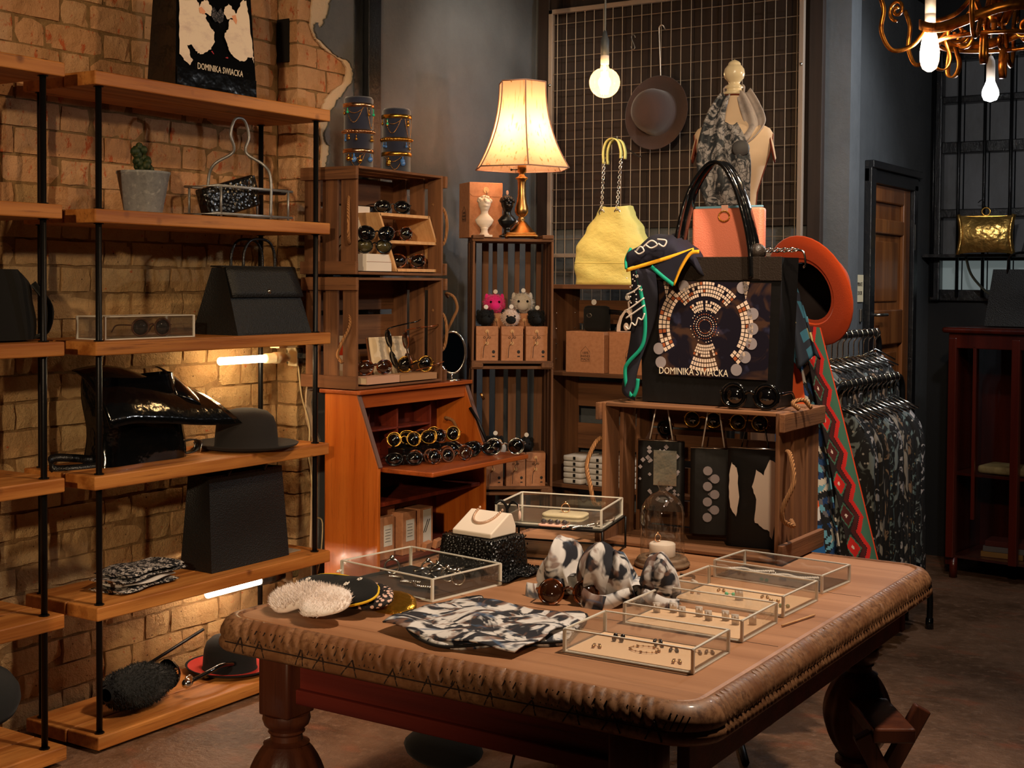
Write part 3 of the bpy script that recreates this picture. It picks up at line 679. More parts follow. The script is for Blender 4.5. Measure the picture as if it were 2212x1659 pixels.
text('lettering', 'DOMINIKA SWIACKA', .030, mat('print_cream', rgb(236, 220, 196), .5), tt, (.012, -.0675, .063), (pi / 2, 0, 0), .72)
g = G(); g.box((0, -.0668, .030), (.362, .003, .058)); g.ob('bottom_band', PATENT, tt, bev=.001)
for yy in (-.05, .05): g = G(); g.tube(curve([(-.08, yy, .36), (-.07, yy, .46), (0, yy, .52), (.07, yy, .46), (.08, yy, .36)], 5), .006, 8); g.ob('handle', LEATHER, tt, True)

pt = thing('potted_plant', 'small dark succulent in a grey concrete pot', 'plant', (-3.36, 3.017, 1.652))
g = G(); g.lathe([(.0001, 0), (.058, 0), (.060, .003), (.083, .128), (.086, .130), (.085, .137), (.079, .136), (.076, .118), (.0001, .116)], 32); g.ob('pot', CONC, pt, True)
GRN = mat('dark_succulent', rgb(34, 50, 24), .6, layers=[('noise', (90, 90, 90), rgb(74, 74, 34), .5, .7)])
g = G(); rr = random.Random(2)
for k in range(46):
    t_ = rr.random(); x = -.012 + .024 * t_ * 0; a = rr.uniform(0, TAU); rad = .034 * (1.15 - .6 * t_) * rr.random() ** .5
    g.ball((rad * cos(a) * .8, rad * sin(a) + .012 - .034 * t_, .124 + .098 * t_ - .02 * (rad / .03)), .0145 * rr.uniform(.7, 1.1), 7, 5)
g.ob('leaves', GRN, pt, True)
g = G(); g.lathe([(.0001, .118), (.076, .118)], 20); g.ob('soil', mat('dark_soil', rgb(38, 28, 20), .95), pt)

wc = thing('wire_caddy', 'galvanised wire caddy with a looped handle on the second shelf', 'caddy', (-3.33, 3.425, 1.652), pi / 2)
GALV = mat('galvanised_wire', rgb(150, 150, 150), .45, .7, bump=[('noise', (90, 90, 90), .001)])
hw, hd = .185, .075
for z in (.012, .105):
    g = G(); g.tube([(-hw, -hd, z), (hw, -hd, z), (hw, hd, z), (-hw, hd, z)], .0045, 8, True); g.ob('hoop', GALV, wc, True)
for x, y in ((-hw + .02, -hd), (hw - .02, -hd), (-hw + .02, hd), (hw - .02, hd)):
    g = G(); g.tube([(x, y, .0), (x, y, .105)], .0042, 8); g.ob('upright', GALV, wc, True)
for x in (-.1, 0, .1): g = G(); g.tube([(x, -hd, .012), (x, hd, .012)], .0035, 6); g.ob('base_wire', GALV, wc, True)
g = G(); g.tube(curve([(.075, -hd, .0), (.075, -hd, .14), (.07, -.05, .19), (.03, -.012, .225), (.028, 0, .25), (.045, 0, .29), (.028, 0, .34), (0, 0, .352), (-.028, 0, .34), (-.045, 0, .29), (-.028, 0, .25), (-.03, .012, .225), (-.07, .05, .19), (-.075, hd, .14), (-.075, hd, .012)], 5), .0052, 8); g.ob('loop_handle', GALV, wc, True)
def clutch(label, loc, rot, w, h, d, m, taper=1.):
    t = thing('clutch_bag', label, 'bag', loc, 0, None, rot)
    g = G(); g.rbox((0, 0, h / 2), (w, d, h), .012); g.ob('body', m, t, True)
    g = G(); g.rbox((0, -d / 2 - .002, h * .68), (w * .98, .006, h * .58), .006); g.ob('flap', m, t, True)
    return t
SEQ = mat('black_shiny_crocodile', rgb(12, 12, 12), .22, spec=.6, bump=[('cell', (70, 70, 70), .003)])
clutch('black shiny crocodile clutch leaning inside the wire caddy', (-3.325, 3.385, 1.672), (0, radians(0), pi / 2 + .0), .25, .11, .05, SEQ).rotation_euler = Euler((radians(-6), radians(-15), pi / 2))
c2 = clutch('black flat pouch laid across the back of the wire caddy', (-3.36, 3.50, 1.745), (0, 0, 0), .30, .022, .10, LEATHER); c2.rotation_euler = Euler((radians(2), radians(-2), pi / 2))

bg = thing('handbag', 'black trapezoid leather handbag with a front flap on the third shelf', 'handbag', (-3.355, 3.518, 1.252), pi / 2)
tote_body(bg, .375, .22, .232, .345, .06, LEATHERM, seed=6, sag=.003)
g = G(); g.grid(lambda u, v: ((u - .5) * (.352 + .006 * v), -.034 - .040 * v - .003, .236 - .106 * v), 8, 5); g.grid(lambda u, v: ((u - .5) * .35, .034 - .071 * v, .2365), 8, 2); g.ob('flap', LEATHERM, bg, True, solid=.005)
for a in (-.03, .03): g = G(); g.tube(curve([(-.08, a, .23), (-.075, a, .29), (-.04, a, .33), (.04, a, .33), (.075, a, .29), (.08, a, .23)], 5), .005, 8); g.ob('handle', LEATHER, bg, True)
g = G(); g.lathe([(.0001, .006), (.007, .004), (.009, 0)], 12, (0, 0, 0), Matrix.Translation((.005, -.074, .15)) @ Matrix.Rotation(pi / 2, 4, 'X')); g.ob('clasp', CHROME, bg, True)

ab = thing('acrylic_case', 'clear acrylic case around the brown sunglasses on the third shelf', 'case', (-3.36, 2.99, 1.2525), pi / 2)
open_box(ab, (0, 0, 0), (.37, .13, .072), lid=True)
sunglasses('brown wooden sunglasses with mirrored round lenses in the clear case', BRNF, LENSM, 'round', (-3.335, 3.03, 1.2565), (0, 0, radians(74)), s=1.12)

sa = thing('satchel', 'black patent satchel with its flap swung open on the fourth shelf', 'handbag', (-3.40, 3.02, .8465), pi / 2)
g = G()
def sat(u, v):
    a = TAU * u; W = .175 - .012 * v; D = .062 * (1 - .25 * v); x = W * max(-1, min(1, 1.25 * cos(a))); y = D * max(-1, min(1, 1.25 * sin(a)))
    return (x + .01 * sin(v * 5) - .02 * v, y + .004 * sin(v * 9 + a * 3), .288 * v - .012 * (1 - abs(cos(a))) * v)
g.grid(sat, 40, 12, cu=True); g.lathe([(.0001, 0), (.16, 0)], 20, sy=.36); g.ob('body', PATENT, sa, True)
g = G(); g.grid(lambda u, v: (-.205 + .36 * u + .13 * max(0, u - .45) * v * 3.0, -.068 - .05 * sin(pi * v * .6) + .13 * (1 - v) * (u < 2), .305 - .175 * v ** 1.5 - .10 * max(0, u - .55) ** 1.2 * (1.2 - .5 * v) + .01 * sin(u * 6)), 24, 10); g.ob('front_flap', PATENT, sa, True, solid=.004)
g = G(); g.grid(lambda u, v: (.12 + .185 * u, .04 - .10 * v - .02 * sin(pi * u), .302 - .155 * u ** 1.25 - .11 * v ** 2.2 * (1 - u) ** .7), 16, 10); g.ob('open_flap', PATENT, sa, True, solid=.004)
g = G(); g.ribbon(curve([(.16, -.03, .05), (.21, -.05, .055), (.235, -.045, .035), (.22, -.03, .012), (.17, -.02, .006)], 5), (0, 1, 0), .028, .003); st = g.ob('strap', LEATHER, sa, True)
g = G(); g.tube([(.238, -.062, .046), (.238, -.03, .046), (.226, -.03, .012), (.226, -.062, .012)], .003, 6, True); g.ob('buckle', CHROME, st, True)
g = G(); g.ribbon(curve([(-.16, .0, .02), (-.22, .03, .03), (-.29, .05, .035), (-.31, .02, .008), (-.24, -.01, .004), (-.15, -.03, .006)], 5), (0, .4, 1), .026, .003); g.ob('strap', LEATHER, sa, True)
g = G(); g.ribbon([(.25, -.02, .16), (.252, -.03, .12), (.256, -.03, .10)], (1, 0, 0), .010, .003); g.ob('strap_end', LEATHER, sa, True)
DKGREEN = mat('dark_green_felt', rgb(44, 48, 46), .95, sheen=.2)
hat('dark bowler hat with a rounded crown beside the patent satchel', mat('charcoal_felt', rgb(36, 32, 31), .95, sheen=.04, bump=[('noise', (300, 300, 300), .0005)]), (-3.345, 3.475, .846), (0, 0, .3), 1.28)

def tube_lamp(label, y0, y1, x, z, sk, plate, loc_light, power, col):
    t = thing('tube_lamp', label, 'lamp', (x, (y0 + y1) / 2, z))
    h = (y1 - y0) / 2
    g = G(); g.tube([(0, -h, 0), (0, h, 0)], .014, 14); g.ob('glowing_tube', emit('tube_glow_%d' % round(z * 100), (*col, 1), 22), t, True)
    g = G(); RX = Matrix.Translation((0, h, 0)) @ Matrix.Rotation(-pi / 2, 4, 'X'); g.lathe([(.0001, 0), (.016, 0), (.019, .004), (.019, .05), (.022, .052), (.022, .10), (.017, .105), (.017, .125), (.0001, .125)], 18, M=RX); g.ob('socket', sk, t, True)
    g = G(); g.box((.0, h + .10, .040), (.045, .09, .006)); g.ribbon([(0, h + .085, .04), (0, h + .145, .038), (-.004, h + .158, .02), (-.006, h + .162, -.035)], (1, 0, 0), .045, .005); br = g.ob('bracket', plate, t)
    g = G(); g.rbox((-.03, h + .20, .0), (.02, .085, .062), .012); g.ob('plug_box', mat('grimy_plastic', rgb(140, 124, 84), .5, layers=[('rough', (60, 60, 60), rgb(60, 46, 26), .4, .6)]), br)
    for k, f in enumerate((-.5, .5)):
        light('tube_light', 'POINT', (x + .0, (y0 + y1) / 2 + f * h, z), power / 2, col, .016)
    return t
tube_lamp('short glowing tube lamp fixed under the third shelf, yellowish light', 3.47, 3.70, -3.47, 1.150, CREAM, CREAM, None, 15, (1, .76, .42))
tube_lamp('short glowing tube lamp fixed under the fifth shelf, whiter light', 3.40, 3.665, -3.46, .325, mat('dark_socket', rgb(70, 66, 60), .35, .7), mat('dull_steel_plate', rgb(150, 136, 120), .4, .6), None, 15, (1, .80, .58))
g = G(); g.tube(curve([(-3.485, 3.90, 1.14), (-3.483, 3.92, 1.0), (-3.482, 3.95, .92), (-3.482, 3.966, .86), (-3.482, 3.962, .76), (-3.482, 3.975, .70), (-3.482, 3.985, .6), (-3.482, 4.0, .52), (-3.482, 4.045, .48), (-3.482, 4.02, .30), (-3.482, 3.95, .26)], 5), .0035, 6)
tag(g.ob('lamp_cable', mat('cream_cable', rgb(220, 196, 150), .5), None, True), 'thin cream cable hanging down the brick pier between the tube lamps', 'cable')

def folded(label, loc, rz, w, d, n, th, m, m2, seed):
    rr = random.Random(seed); t = thing('folded_scarf', label, 'scarf', loc, rz)
    for k in range(n):
        ww, dd, ox, oy = w * rr.uniform(.8, 1), d * rr.uniform(.7, 1), rr.uniform(-.02, .02), rr.uniform(-.015, .015)
        ph = rr.uniform(0, 6); z0 = k * th
        def f(u, v, ww=ww, dd=dd, ph=ph, z0=z0, ox=ox, oy=oy):
            a = TAU * v; x = (u - .5) * ww; e = 1 - .12 * abs(2 * u - 1) ** 3
            return (x + ox + .006 * sin(a + ph), oy + cos(a) * dd / 2 * e + .008 * sin(u * 7 + ph), z0 + th * (.5 + .5 * sin(a)) * (1 + .25 * sin(u * 9 + ph)) + .001)
        g = G(); g.grid(f, 16, 10, cv=True)
        for e in (0, 16): g.f.append(tuple(e + 17 * j for j in range(10)) if e else tuple(17 * j for j in range(9, -1, -1))); g.m.append(0)
        g.ob('fold', m2 if k == 1 else m, t, True)
    return t
folded('folded black and white paisley scarves piled on the fifth shelf', (-3.36, 2.98, .448), pi / 2 + .1, .30, .19, 4, .016, PAIS, SCW, 3)
bb = thing('tall_tote', 'tall black grained leather tote standing on the fifth shelf', 'bag', (-3.36, 3.44, .448), pi / 2)
tote_body(bb, .385, .15, .325, .36, .10, LEATHERM, seed=9, sag=.005)
for a in (-.045, .045): g = G(); g.ribbon(curve([(-.09, a, .32), (-.08, a * 1.3, .345), (0, a * 1.4, .352), (.08, a * 1.3, .345), (.09, a, .32)], 5), (0, 1, 0), .018, .004); g.ob('handle', LEATHER, bb, True)
g = G(); g.box((-3.335, 3.675, .4495), (.06, .085, .003)); tag(g.ob('price_card', mat('grey_card', rgb(150, 138, 122), .7)), 'small pale card lying on the fifth shelf beside the tall tote', 'card')

fp = thing('fur_pouch', 'black fleecy pouch bag lying on the lowest shelf', 'bag', (-3.335, 2.985, .054), pi / 2)
FURB = mat('black_fleece', rgb(17, 18, 19), .85, sheen=.15)
def pf(u, v):
    a = TAU * v; x = (u - .5) * .29; r = sin(pi * min(1, u * 1.0 + .02)) ** .45 * (1 - .25 * u); return (x, cos(a) * .088 * r, .075 + sin(a) * .072 * r * (1 + .06 * sin(u * 14)))
g = G(); g.grid(pf, 22, 18, cv=True); g.ob('body', FURB, fp, True)
g = G(); rr = random.Random(3); pts = []
for _ in range(5200):
    u, v = rr.uniform(.02, .97), rr.random(); p = Vector(pf(u, v)); pts.append((p, p - Vector((p.x, 0, .075))))
fur(g, pts, .012, .0016, rr); stuff(g.ob('fleece', FURB, fp))
g = G(); g.lathe([(.05, 0), (.045, .012), (.03, .028), (.012, .036)], 16, M=Matrix.Translation((.115, 0, .08)) @ Matrix.Rotation(pi / 2, 4, 'Y')); g.ob('gathered_mouth', PATENT, fp, True)
g = G(); g.tube(arc((.178, -.03, .045), .019, 0, TAU, 14)[:-1], .0032, 6, True); ring = g.ob('ring', CHROME, fp, True)
g = G(); g.ball((.145, -.055, .05), .017, 12, 8); g.ob('bell', CHROME, fp, True)
g = G(); g.tube(curve([(.195, -.03, .045), (.22, -.035, .05), (.27, -.04, .06), (.33, -.035, .065), (.40, -.02, .05)], 5), .008, 8, radii=None); g.ob('strap', PATENT, fp, True)
rh = hat('black bowler hat with a red lined brim on the lowest shelf', BLACKF, (-3.40, 3.45, .055), (0, 0, 0), 1.12, under=None)
g = G(); g.lathe([(.092, .0065), (.118, .0105), (.138, .0165)], 36, sy=.9); g.ob('brim_lining', mat('red_lining', rgb(176, 42, 34), .7), rh, True)
g = G(); g.tube([(-3.545, 3.05, .07), (-3.50, 3.42, .19)], .006, 8); tag(g.ob('walking_cane', BLACKM, None, True), 'thin black cane leaning behind the red lined bowler hat', 'cane')
rk = thing('rucksack', 'black slouchy rucksack at the left edge on the third tier', 'bag', (-3.38, 2.46, 1.2575), pi / 2)
g = G(); g.grid(lambda u, v: (.135 * cos(TAU * u) * (1.0 + .05 * sin(v * 8)) * min(1, 1.35 * sin(pi * (.13 + .87 * (1 - v) * .55 + .0))) + .0, .10 * sin(TAU * u) * (1 - .3 * v), .205 * v ** .9 + .005), 28, 12, cu=True); g.lathe([(.0001, .205), (.07, .203)], 16, sy=.6); g.ob('body', BLACKF, rk, True)
g = G(); g.ribbon(curve([(.10, -.06, .17), (.135, -.09, .10), (.13, -.08, .03), (.10, -.06, .01)], 5), (0, 1, 0), .03, .004); g.ob('strap', BLACKF, rk, True)
sto = thing('round_stool', 'black padded stool out of focus at the left edge', 'stool', (-2.845, 1.86, 0))
g = G(); g.lathe([(.0001, .502), (.17, .50), (.215, .49), (.232, .465), (.235, .44), (.225, .415), (.20, .405), (.0001, .405)], 40); g.ob('seat', BLACKF, sto, True)
g = G(); g.tube([(0, 0, .02), (0, 0, .405)], .025, 12); g.ob('column', BLACKM, sto, True)
g = G(); g.lathe([(.0001, .03), (.05, .028), (.17, .012), (.18, 0), (.0001, 0)], 30); g.ob('foot_plate', BLACKM, sto, True)
sb = thing('black_bag', 'tall black bag standing on the padded stool at the left edge', 'bag', (-2.90, 1.86, .503), pi / 2 - .4)
tote_body(sb, .26, .12, .34, .24, .08, BLACKF, seed=4)
g = G(); g.tube(curve([(-.07, 0, .33), (-.06, 0, .40), (.06, 0, .40), (.07, 0, .33)], 5), .008, 8); g.ob('handle', BLACKF, sb, True)
fl = thing('fur_cushion', 'pale grey fluffy cushion cut by the lower left corner', 'cushion', (-2.42, 1.52, 0))
GFUR = mat('pale_grey_fur', rgb(176, 176, 182), .9, sheen=.3)
g = G(); g.ball((0, 0, .11), .12, 18, 12, (1.1, 1, .9)); g.ob('body', GFUR, fl, True)
g = G(); fur(g, sphere_pts((0, 0, .11), .12, 2600, random.Random(8), (1.1, 1, .9)), .03, .002, random.Random(9)); stuff(g.ob('fur', GFUR, fl))
# ------------------------------------------------------------------ on and in the crates of the desk stack
VELV = mat('navy_velvet', rgb(14, 22, 50), .8, sheen=.7)
def chain(g, pts, r=.0022, k=2.6):
    """beads of metal along a hanging line"""
    P = curve(pts, 6)
    g.tube(P, r * .55, 5)
    for p in P[::2]: g.ball(p, r, 6, 4)
GEM = mat('green_gem', rgb(40, 190, 140), .15, spec=.8); GEMB = mat('blue_gem', rgb(70, 120, 190), .15, spec=.8)
def jewel_stand(label, loc, h, r, bands, tiltseed, gold):
    t = thing('jewellery_cylinder', label, 'jewellery stand', loc, radians(36), 'velvet jewellery cylinders'); rr = random.Random(tiltseed)
    g = G(); g.lathe([(.0001, 0), (r, 0), (r, h - .008), (r - .006, h), (.0001, h + .001)], 32); g.ob('cylinder', VELV, t, True)
    for z in bands:
        g = G(); g.lathe([(r + .001, z - .008), (r + .0045, z - .007), (r + .0045, z + .007), (r + .001, z + .008)], 40)
        if z == bands[1]:
            for k in range(30): a = TAU * k / 30; g.ball(((r + .005) * cos(a), (r + .005) * sin(a), z), .0055, 6, 4)
        b = g.ob('bangle', gold, t, True)
        for k in range(rr.randint(4, 6)):
            a = -pi / 2 + rr.uniform(-1.2, 1.2); c = Vector(((r + .006) * cos(a), (r + .006) * sin(a), z - .012)); L = rr.uniform(.010, .022)
            g = G(); g.tube([c, c - Vector((0, 0, L))], .0018, 5); g.ball(c - Vector((0, 0, L + .005)), .0055 if z != bands[2] else .010, 8, 6, (1, 1, 1)); g.ob('pendant', GOLD if rr.random() < .6 else (GEM if z == bands[0] else GEMB), b, True)
    g = G()
    for z, dz, a0, a1 in ((bands[0] - .012, .02, -2.4, -1.2), (bands[0] - .012, .055, -2.4, -1.25), (bands[0] - .012, .075, -.95, -.2), (bands[2] - .012, .02, -2.4, -1.2), (bands[2] - .012, .05, -2.2, -1.1)):
        chain(g, [((r + .004) * cos(a0 + (a1 - a0) * s), (r + .004) * sin(a0 + (a1 - a0) * s), z - dz * sin(pi * s)) for s in (0, .2, .4, .6, .8, 1)], .0018)
    stuff(g.ob('chains', BRASS, t, True)); return t
ROSEG = mat('rose_gold', rgb(226, 176, 136), .22, 1.)
jewel_stand('left navy velvet cylinder with rose gold bands and draped chains on the upper crate', (-3.285, 4.018, 1.874), .268, .056, (.235, .135, .062), 2, ROSEG)
jewel_stand('right navy velvet cylinder with yellow gold bands and round medals on the upper crate', (-3.272, 4.238, 1.874), .248, .056, (.215, .125, .068), 5, GOLD)

PLY = mat('birch_ply', rgb(216, 168, 116), .55, layers=[('rough', (40, 40, 6), rgb(194, 140, 90), .4, .7)])
ds = thing('display_stand', 'slant-fronted birch stand with two open shelves in the upper crate', 'display stand', (-3.20, 4.27, 1.479), pi / 2)
h = .225; sl = .085; w = .318
for sx in (-1, 1):
    x = sx * w / 2
    g = G(); g.add([(x - .006 - (sl if 1 else 0) * 0 + .09 * 0, 0, 0)], [])
    vs = []
    for xx in (x - .006, x + .006):
        vs += [(xx + .042, .0, 0), (xx + .042, .17, 0), (xx - .07, .17, h), (xx - .07, .0, h)]
    g.add(vs, [(0, 1, 2, 3), (7, 6, 5, 4), (0, 4, 5, 1), (1, 5, 6, 2), (2, 6, 7, 3), (3, 7, 4, 0)]); g.ob('side_board', PLY, ds, bev=.001)
for z in (.006, .115, h - .006):
    o = .042 - .112 * z / h; g = G(); g.span((-w / 2 + o, .0, z - .006), (w / 2 + o, .165, z + .006)); g.ob('shelf', PLY, ds, bev=.001)
wb = thing('white_box', 'tall white card box standing behind the sunglasses in the upper crate', 'box', (-3.34, 4.06, 1.479), pi / 2)
g = G(); g.rbox((0, 0, .126), (.11, .07, .252), .003); g.ob('body', WHITE, wb); g = G(); g.box((0, -.0355, .20), (.111, .001, .0015)); g.ob('lid_seam', KRAFTD, wb)
wb = thing('white_box', 'low white card box beside the birch stand in the upper crate', 'box', (-3.245, 4.055, 1.479), pi / 2)
g = G(); g.rbox((0, 0, .033), (.155, .07, .066), .003); g.ob('body', WHITE, wb); g = G(); g.box((0, -.0355, .036), (.155, .001, .0012)); g.ob('lid_seam', KRAFTD, wb)
SGG = 'sunglasses in the desk crates'
FY = radians(58)
sunglasses('glossy black sunglasses on top of the birch stand', BLKF, LENSD, 'wide', (-3.26, 4.20, 1.7055), (0, 0, FY), SGG, 1.1)
sunglasses('dark tortoise sunglasses on the middle shelf of the birch stand', TORT, LENSD, 'round', (-3.26, 4.23, 1.6015), (0, 0, FY), SGG, 1.08)
sunglasses('gold speckled sunglasses on the bottom shelf of the birch stand', TORT, LENSD, 'cat', (-3.25, 4.29, 1.4915), (0, 0, FY), SGG, 1.12)
sunglasses('black cat-eye sunglasses leaning high against the white boxes', BLKF, LENSD, 'cat', (-3.20, 4.025, 1.590), (0, 0, FY + .2), SGG, 1.15)
sunglasses('black sunglasses with olive mirror lenses resting on the low white box', BLKF, LENSG, 'wide', (-3.215, 4.03, 1.546), (0, 0, FY + .2), SGG, 1.15)
PAGE = mat('aged_page', rgb(224, 200, 166), .8, layers=[('wave', (3, 3, 120), rgb(120, 104, 88), .75, .9, .6)])
bk = thing('open_book', 'open old book propped upright as a backdrop in the lower crate', 'book', (-3.30, 4.225, 1.0525), pi / 2, rot=None)
g = G(); g.box((0, 0, .085), (.245, .004, .165), (radians(-10), 0, 0)); g.ob('cover', KRAFTD, bk)
for sx in (-1, 1):
    g = G(); g.grid(lambda u, v: (sx * .12 * u, -.006 - .010 * sin(pi * u * .8) + .032 * (v - .5), .005 + .163 * v), 8, 2); g.ob('page_block', PAGE, bk, True, solid=.008)
for lab, loc, sz, c in (('flat pinkish book lying at the front of the lower crate, spine outward', (-3.20, 4.025, 1.0525), (.20, .07, .028), rgb(206, 160, 134)), ('flat brown book lying beside the pinkish book in the lower crate', (-3.21, 4.25, 1.0525), (.24, .09, .025), rgb(170, 126, 88))):
    b = thing('book', lab, 'book', loc, pi / 2); mm = mat('cover_%d' % int(c[0] * 99), c, .7)
    g = G(); g.span((-sz[0] / 2 + .003, -sz[1] / 2 + .003, .002), (sz[0] / 2 - .003, sz[1] / 2, sz[2] - .002)); g.ob('page_block', PAGE, b)
    g = G(); g.box((0, 0, .0012), (sz[0], sz[1], .0024)); g.box((0, 0, sz[2] - .0012), (sz[0], sz[1], .0024)); g.box((0, -sz[1] / 2, sz[2] / 2), (sz[0], .0024, sz[2])); g.ob('cover', mm, b)
sunglasses('black sunglasses hanging upright from the page of the open book', BLKF, LENSD, 'cat', (-3.255, 4.165, 1.175), (radians(90), radians(75), radians(60)), SGG, 1.15)
sunglasses('brown tortoise sunglasses hanging from the right page of the open book', TORT, LENSB, 'cat', (-3.26, 4.275, 1.165), (radians(90), radians(80), radians(60)), SGG, 1.15)
sunglasses('round gold sunglasses standing below the open book', GOLD, LENSD, 'round', (-3.21, 4.29, 1.0785), (0, 0, FY), SGG, 1.25, thick=.0024)
sunglasses('amber brown sunglasses folded on the pinkish book', TORT, LENSB, 'wide', (-3.20, 4.02, 1.082), (0, 0, FY + .3), SGG, 1.2, folded=True)
rb = thing('small_packet', 'red and cream packet seen between the end slats of the lower crate', 'packet', (-3.33, 3.93, 1.0525), 0)
g = G(); g.rbox((0, 0, .09), (.06, .05, .18), .004); g.ob('body', mat('cream_card', rgb(222, 190, 150), .7), rb); g = G(); g.rbox((0, -.002, .13), (.0615, .052, .05), .004); g.ob('red_band', mat('orange_red', rgb(206, 60, 20), .3), rb)
mi = thing('vanity_mirror', 'oval chrome vanity mirror on the desk top beside the lower crate', 'mirror', (-3.20, 4.525, 1.0345), radians(38))
g = G(); g.lathe([(.0001, .008), (.03, .007), (.045, 0), (.0001, 0)], 20); g.ob('foot', CHROME, mi, True)
g = G(); g.tube([(0, 0, .006), (0, 0, .03)], .005, 8); g.ob('stem', CHROME, mi, True)
ov = [(.055 * cos(TAU * k / 32), 0, .115 + .086 * sin(TAU * k / 32)) for k in range(32)]
g = G(); g.tube(ov, .005, 8, True); g.ob('rim', CHROME, mi, True)
g = G(); g.add([(0, -.001, .115)] + [(p[0], -.001, p[2]) for p in ov], [(0, 1 + k, 1 + (k + 1) % 32) for k in range(32)]); g.ob('mirror_glass', mat('mirror_silver', rgb(225, 228, 230), .02, 1.), mi, solid=.002)

# ------------------------------------------------------------------ on the writing desk
RI = thing('riser', 'low black riser under the back row of sunglasses on the desk', 'riser', (-3.085, 4.17, .7515), pi / 2)
g = G(); g.rbox((0, 0, .03), (.34, .075, .06), .004); g.ob('block', PATENT, RI); g = G(); g.box((0, .03, .065), (.30, .01, .012)); g.ob('ledge', BLACKM, RI)
DG = 'sunglasses on the desk lid'
desk_sg = [
    ('black sunglasses at the left end of the front row on the desk', BLKF, LENSD, 'wide', (-3.03, 3.985, .7525), .9, 1.),
    ('amber round sunglasses second from the left in the front row on the desk', TORT, LENSD, 'round', (-2.985, 4.055, .7525), 1.0, 1.05),
    ('dark brown sunglasses third from the left in the front row on the desk', BRNF, LENSD, 'round', (-2.975, 4.135, .7525), 1.05, 1.),
    ('orange tortoise sunglasses at the right end of the front row on the desk', TORT, LENSB, 'round', (-2.955, 4.215, .7525), 1.0, 1.08),
    ('gold sunglasses at the left end of the black riser', GOLD, LENSD, 'round', (-3.085, 4.055, .813), .85, 1.05),
    ('gold rimmed sunglasses second along the black riser', GOLD, LENSD, 'cat', (-3.075, 4.135, .813), .9, 1.05),
    ('tortoise sunglasses third along the black riser', TORT, LENSD, 'round', (-3.075, 4.21, .813), .9, 1.),
    ('thin gold sunglasses at the right end of the black riser', GOLD, LENSD, 'round', (-3.065, 4.285, .813), .9, 1.1),
    ('black sunglasses right of the riser on the desk lid', BLKF, LENSD, 'cat', (-3.00, 4.31, .7525), .8, 1.1),
    ('dark tortoise sunglasses behind the silver pair on the desk lid', TORT, LENSD, 'wide', (-3.04, 4.39, .7525), .8, 1.05),
    ('black wide sunglasses near the right end of the desk lid', BLKF, LENSD, 'wide', (-2.97, 4.40, .7525), .75, 1.0)]
for lab, f, l, sh, loc, a, s in desk_sg: sunglasses(lab, f, l, sh, loc, (radians(-14), 0, a), DG, s * 1.05, thick=.0022 if f is GOLD else .0034)
sunglasses('silver round sunglasses standing alone at the right of the desk lid', CHROME, LENSD, 'round', (-2.90, 4.47, .7525), (0, 0, .62), DG, 1.3, thick=.0024)
LBL = mat('white_label', rgb(210, 200, 186), .7); INK = mat('dark_ink', rgb(40, 34, 32), .7)
for k, (lab, y, x, hh, pen) in enumerate((('kraft file box at the left on the lower desk shelf, short label', 3.99, -3.16, .16, 0), ('kraft file box pushed back on the lower desk shelf', 4.045, -3.20, .19, 0), ('kraft file box with two labels on the lower desk shelf', 4.115, -3.15, .165, 0), ('kraft file box with a black pen stroke on its tall label', 4.225, -3.15, .165, 1))):
    b = thing('file_box', lab, 'file box', (x, y, .391), pi / 2, 'file boxes under the desk')
    g = G(); g.rbox((0, .0, hh / 2), (.088, .09, hh), .004); g.ob('body', KRAFT, b)
    g = G(); g.box((.004, -.0456, hh * .56), (.052, .0008, hh * (.8 if pen else .5))); g.ob('label', LBL, b)
    g = G()
    if pen:
        for dx in (-.008, .004): g.ribbon([(-.012 + dx, -.0465, hh * .42), (.016 + dx, -.0465, hh * .72)], (1, 0, 0), .004, .0006)
    else:
        for q in range(5): g.box((.002, -.0463, hh * (.42 + .07 * q)), (.034 - .006 * (q % 2), .0004, .0016))
    g.ob('writing', INK, b)
for k in range(3):
    b = thing('kraft_packet', ['leftmost', 'middle', 'rightmost'][k] + ' small kraft packet at the front of the lower desk shelf', 'packet', (-3.092, 4.21 + .07 * k, .391), pi / 2 + .2)
    g = G(); g.box((0, 0, .018), (.055, .02, .034), (.3, 0, 0)); g.ob('body', KRAFT, b, bev=.002); g = G(); g.box((0, -.012, .026), (.054, .001, .002), (.3, 0, 0)); g.ob('flap', KRAFTD, b)

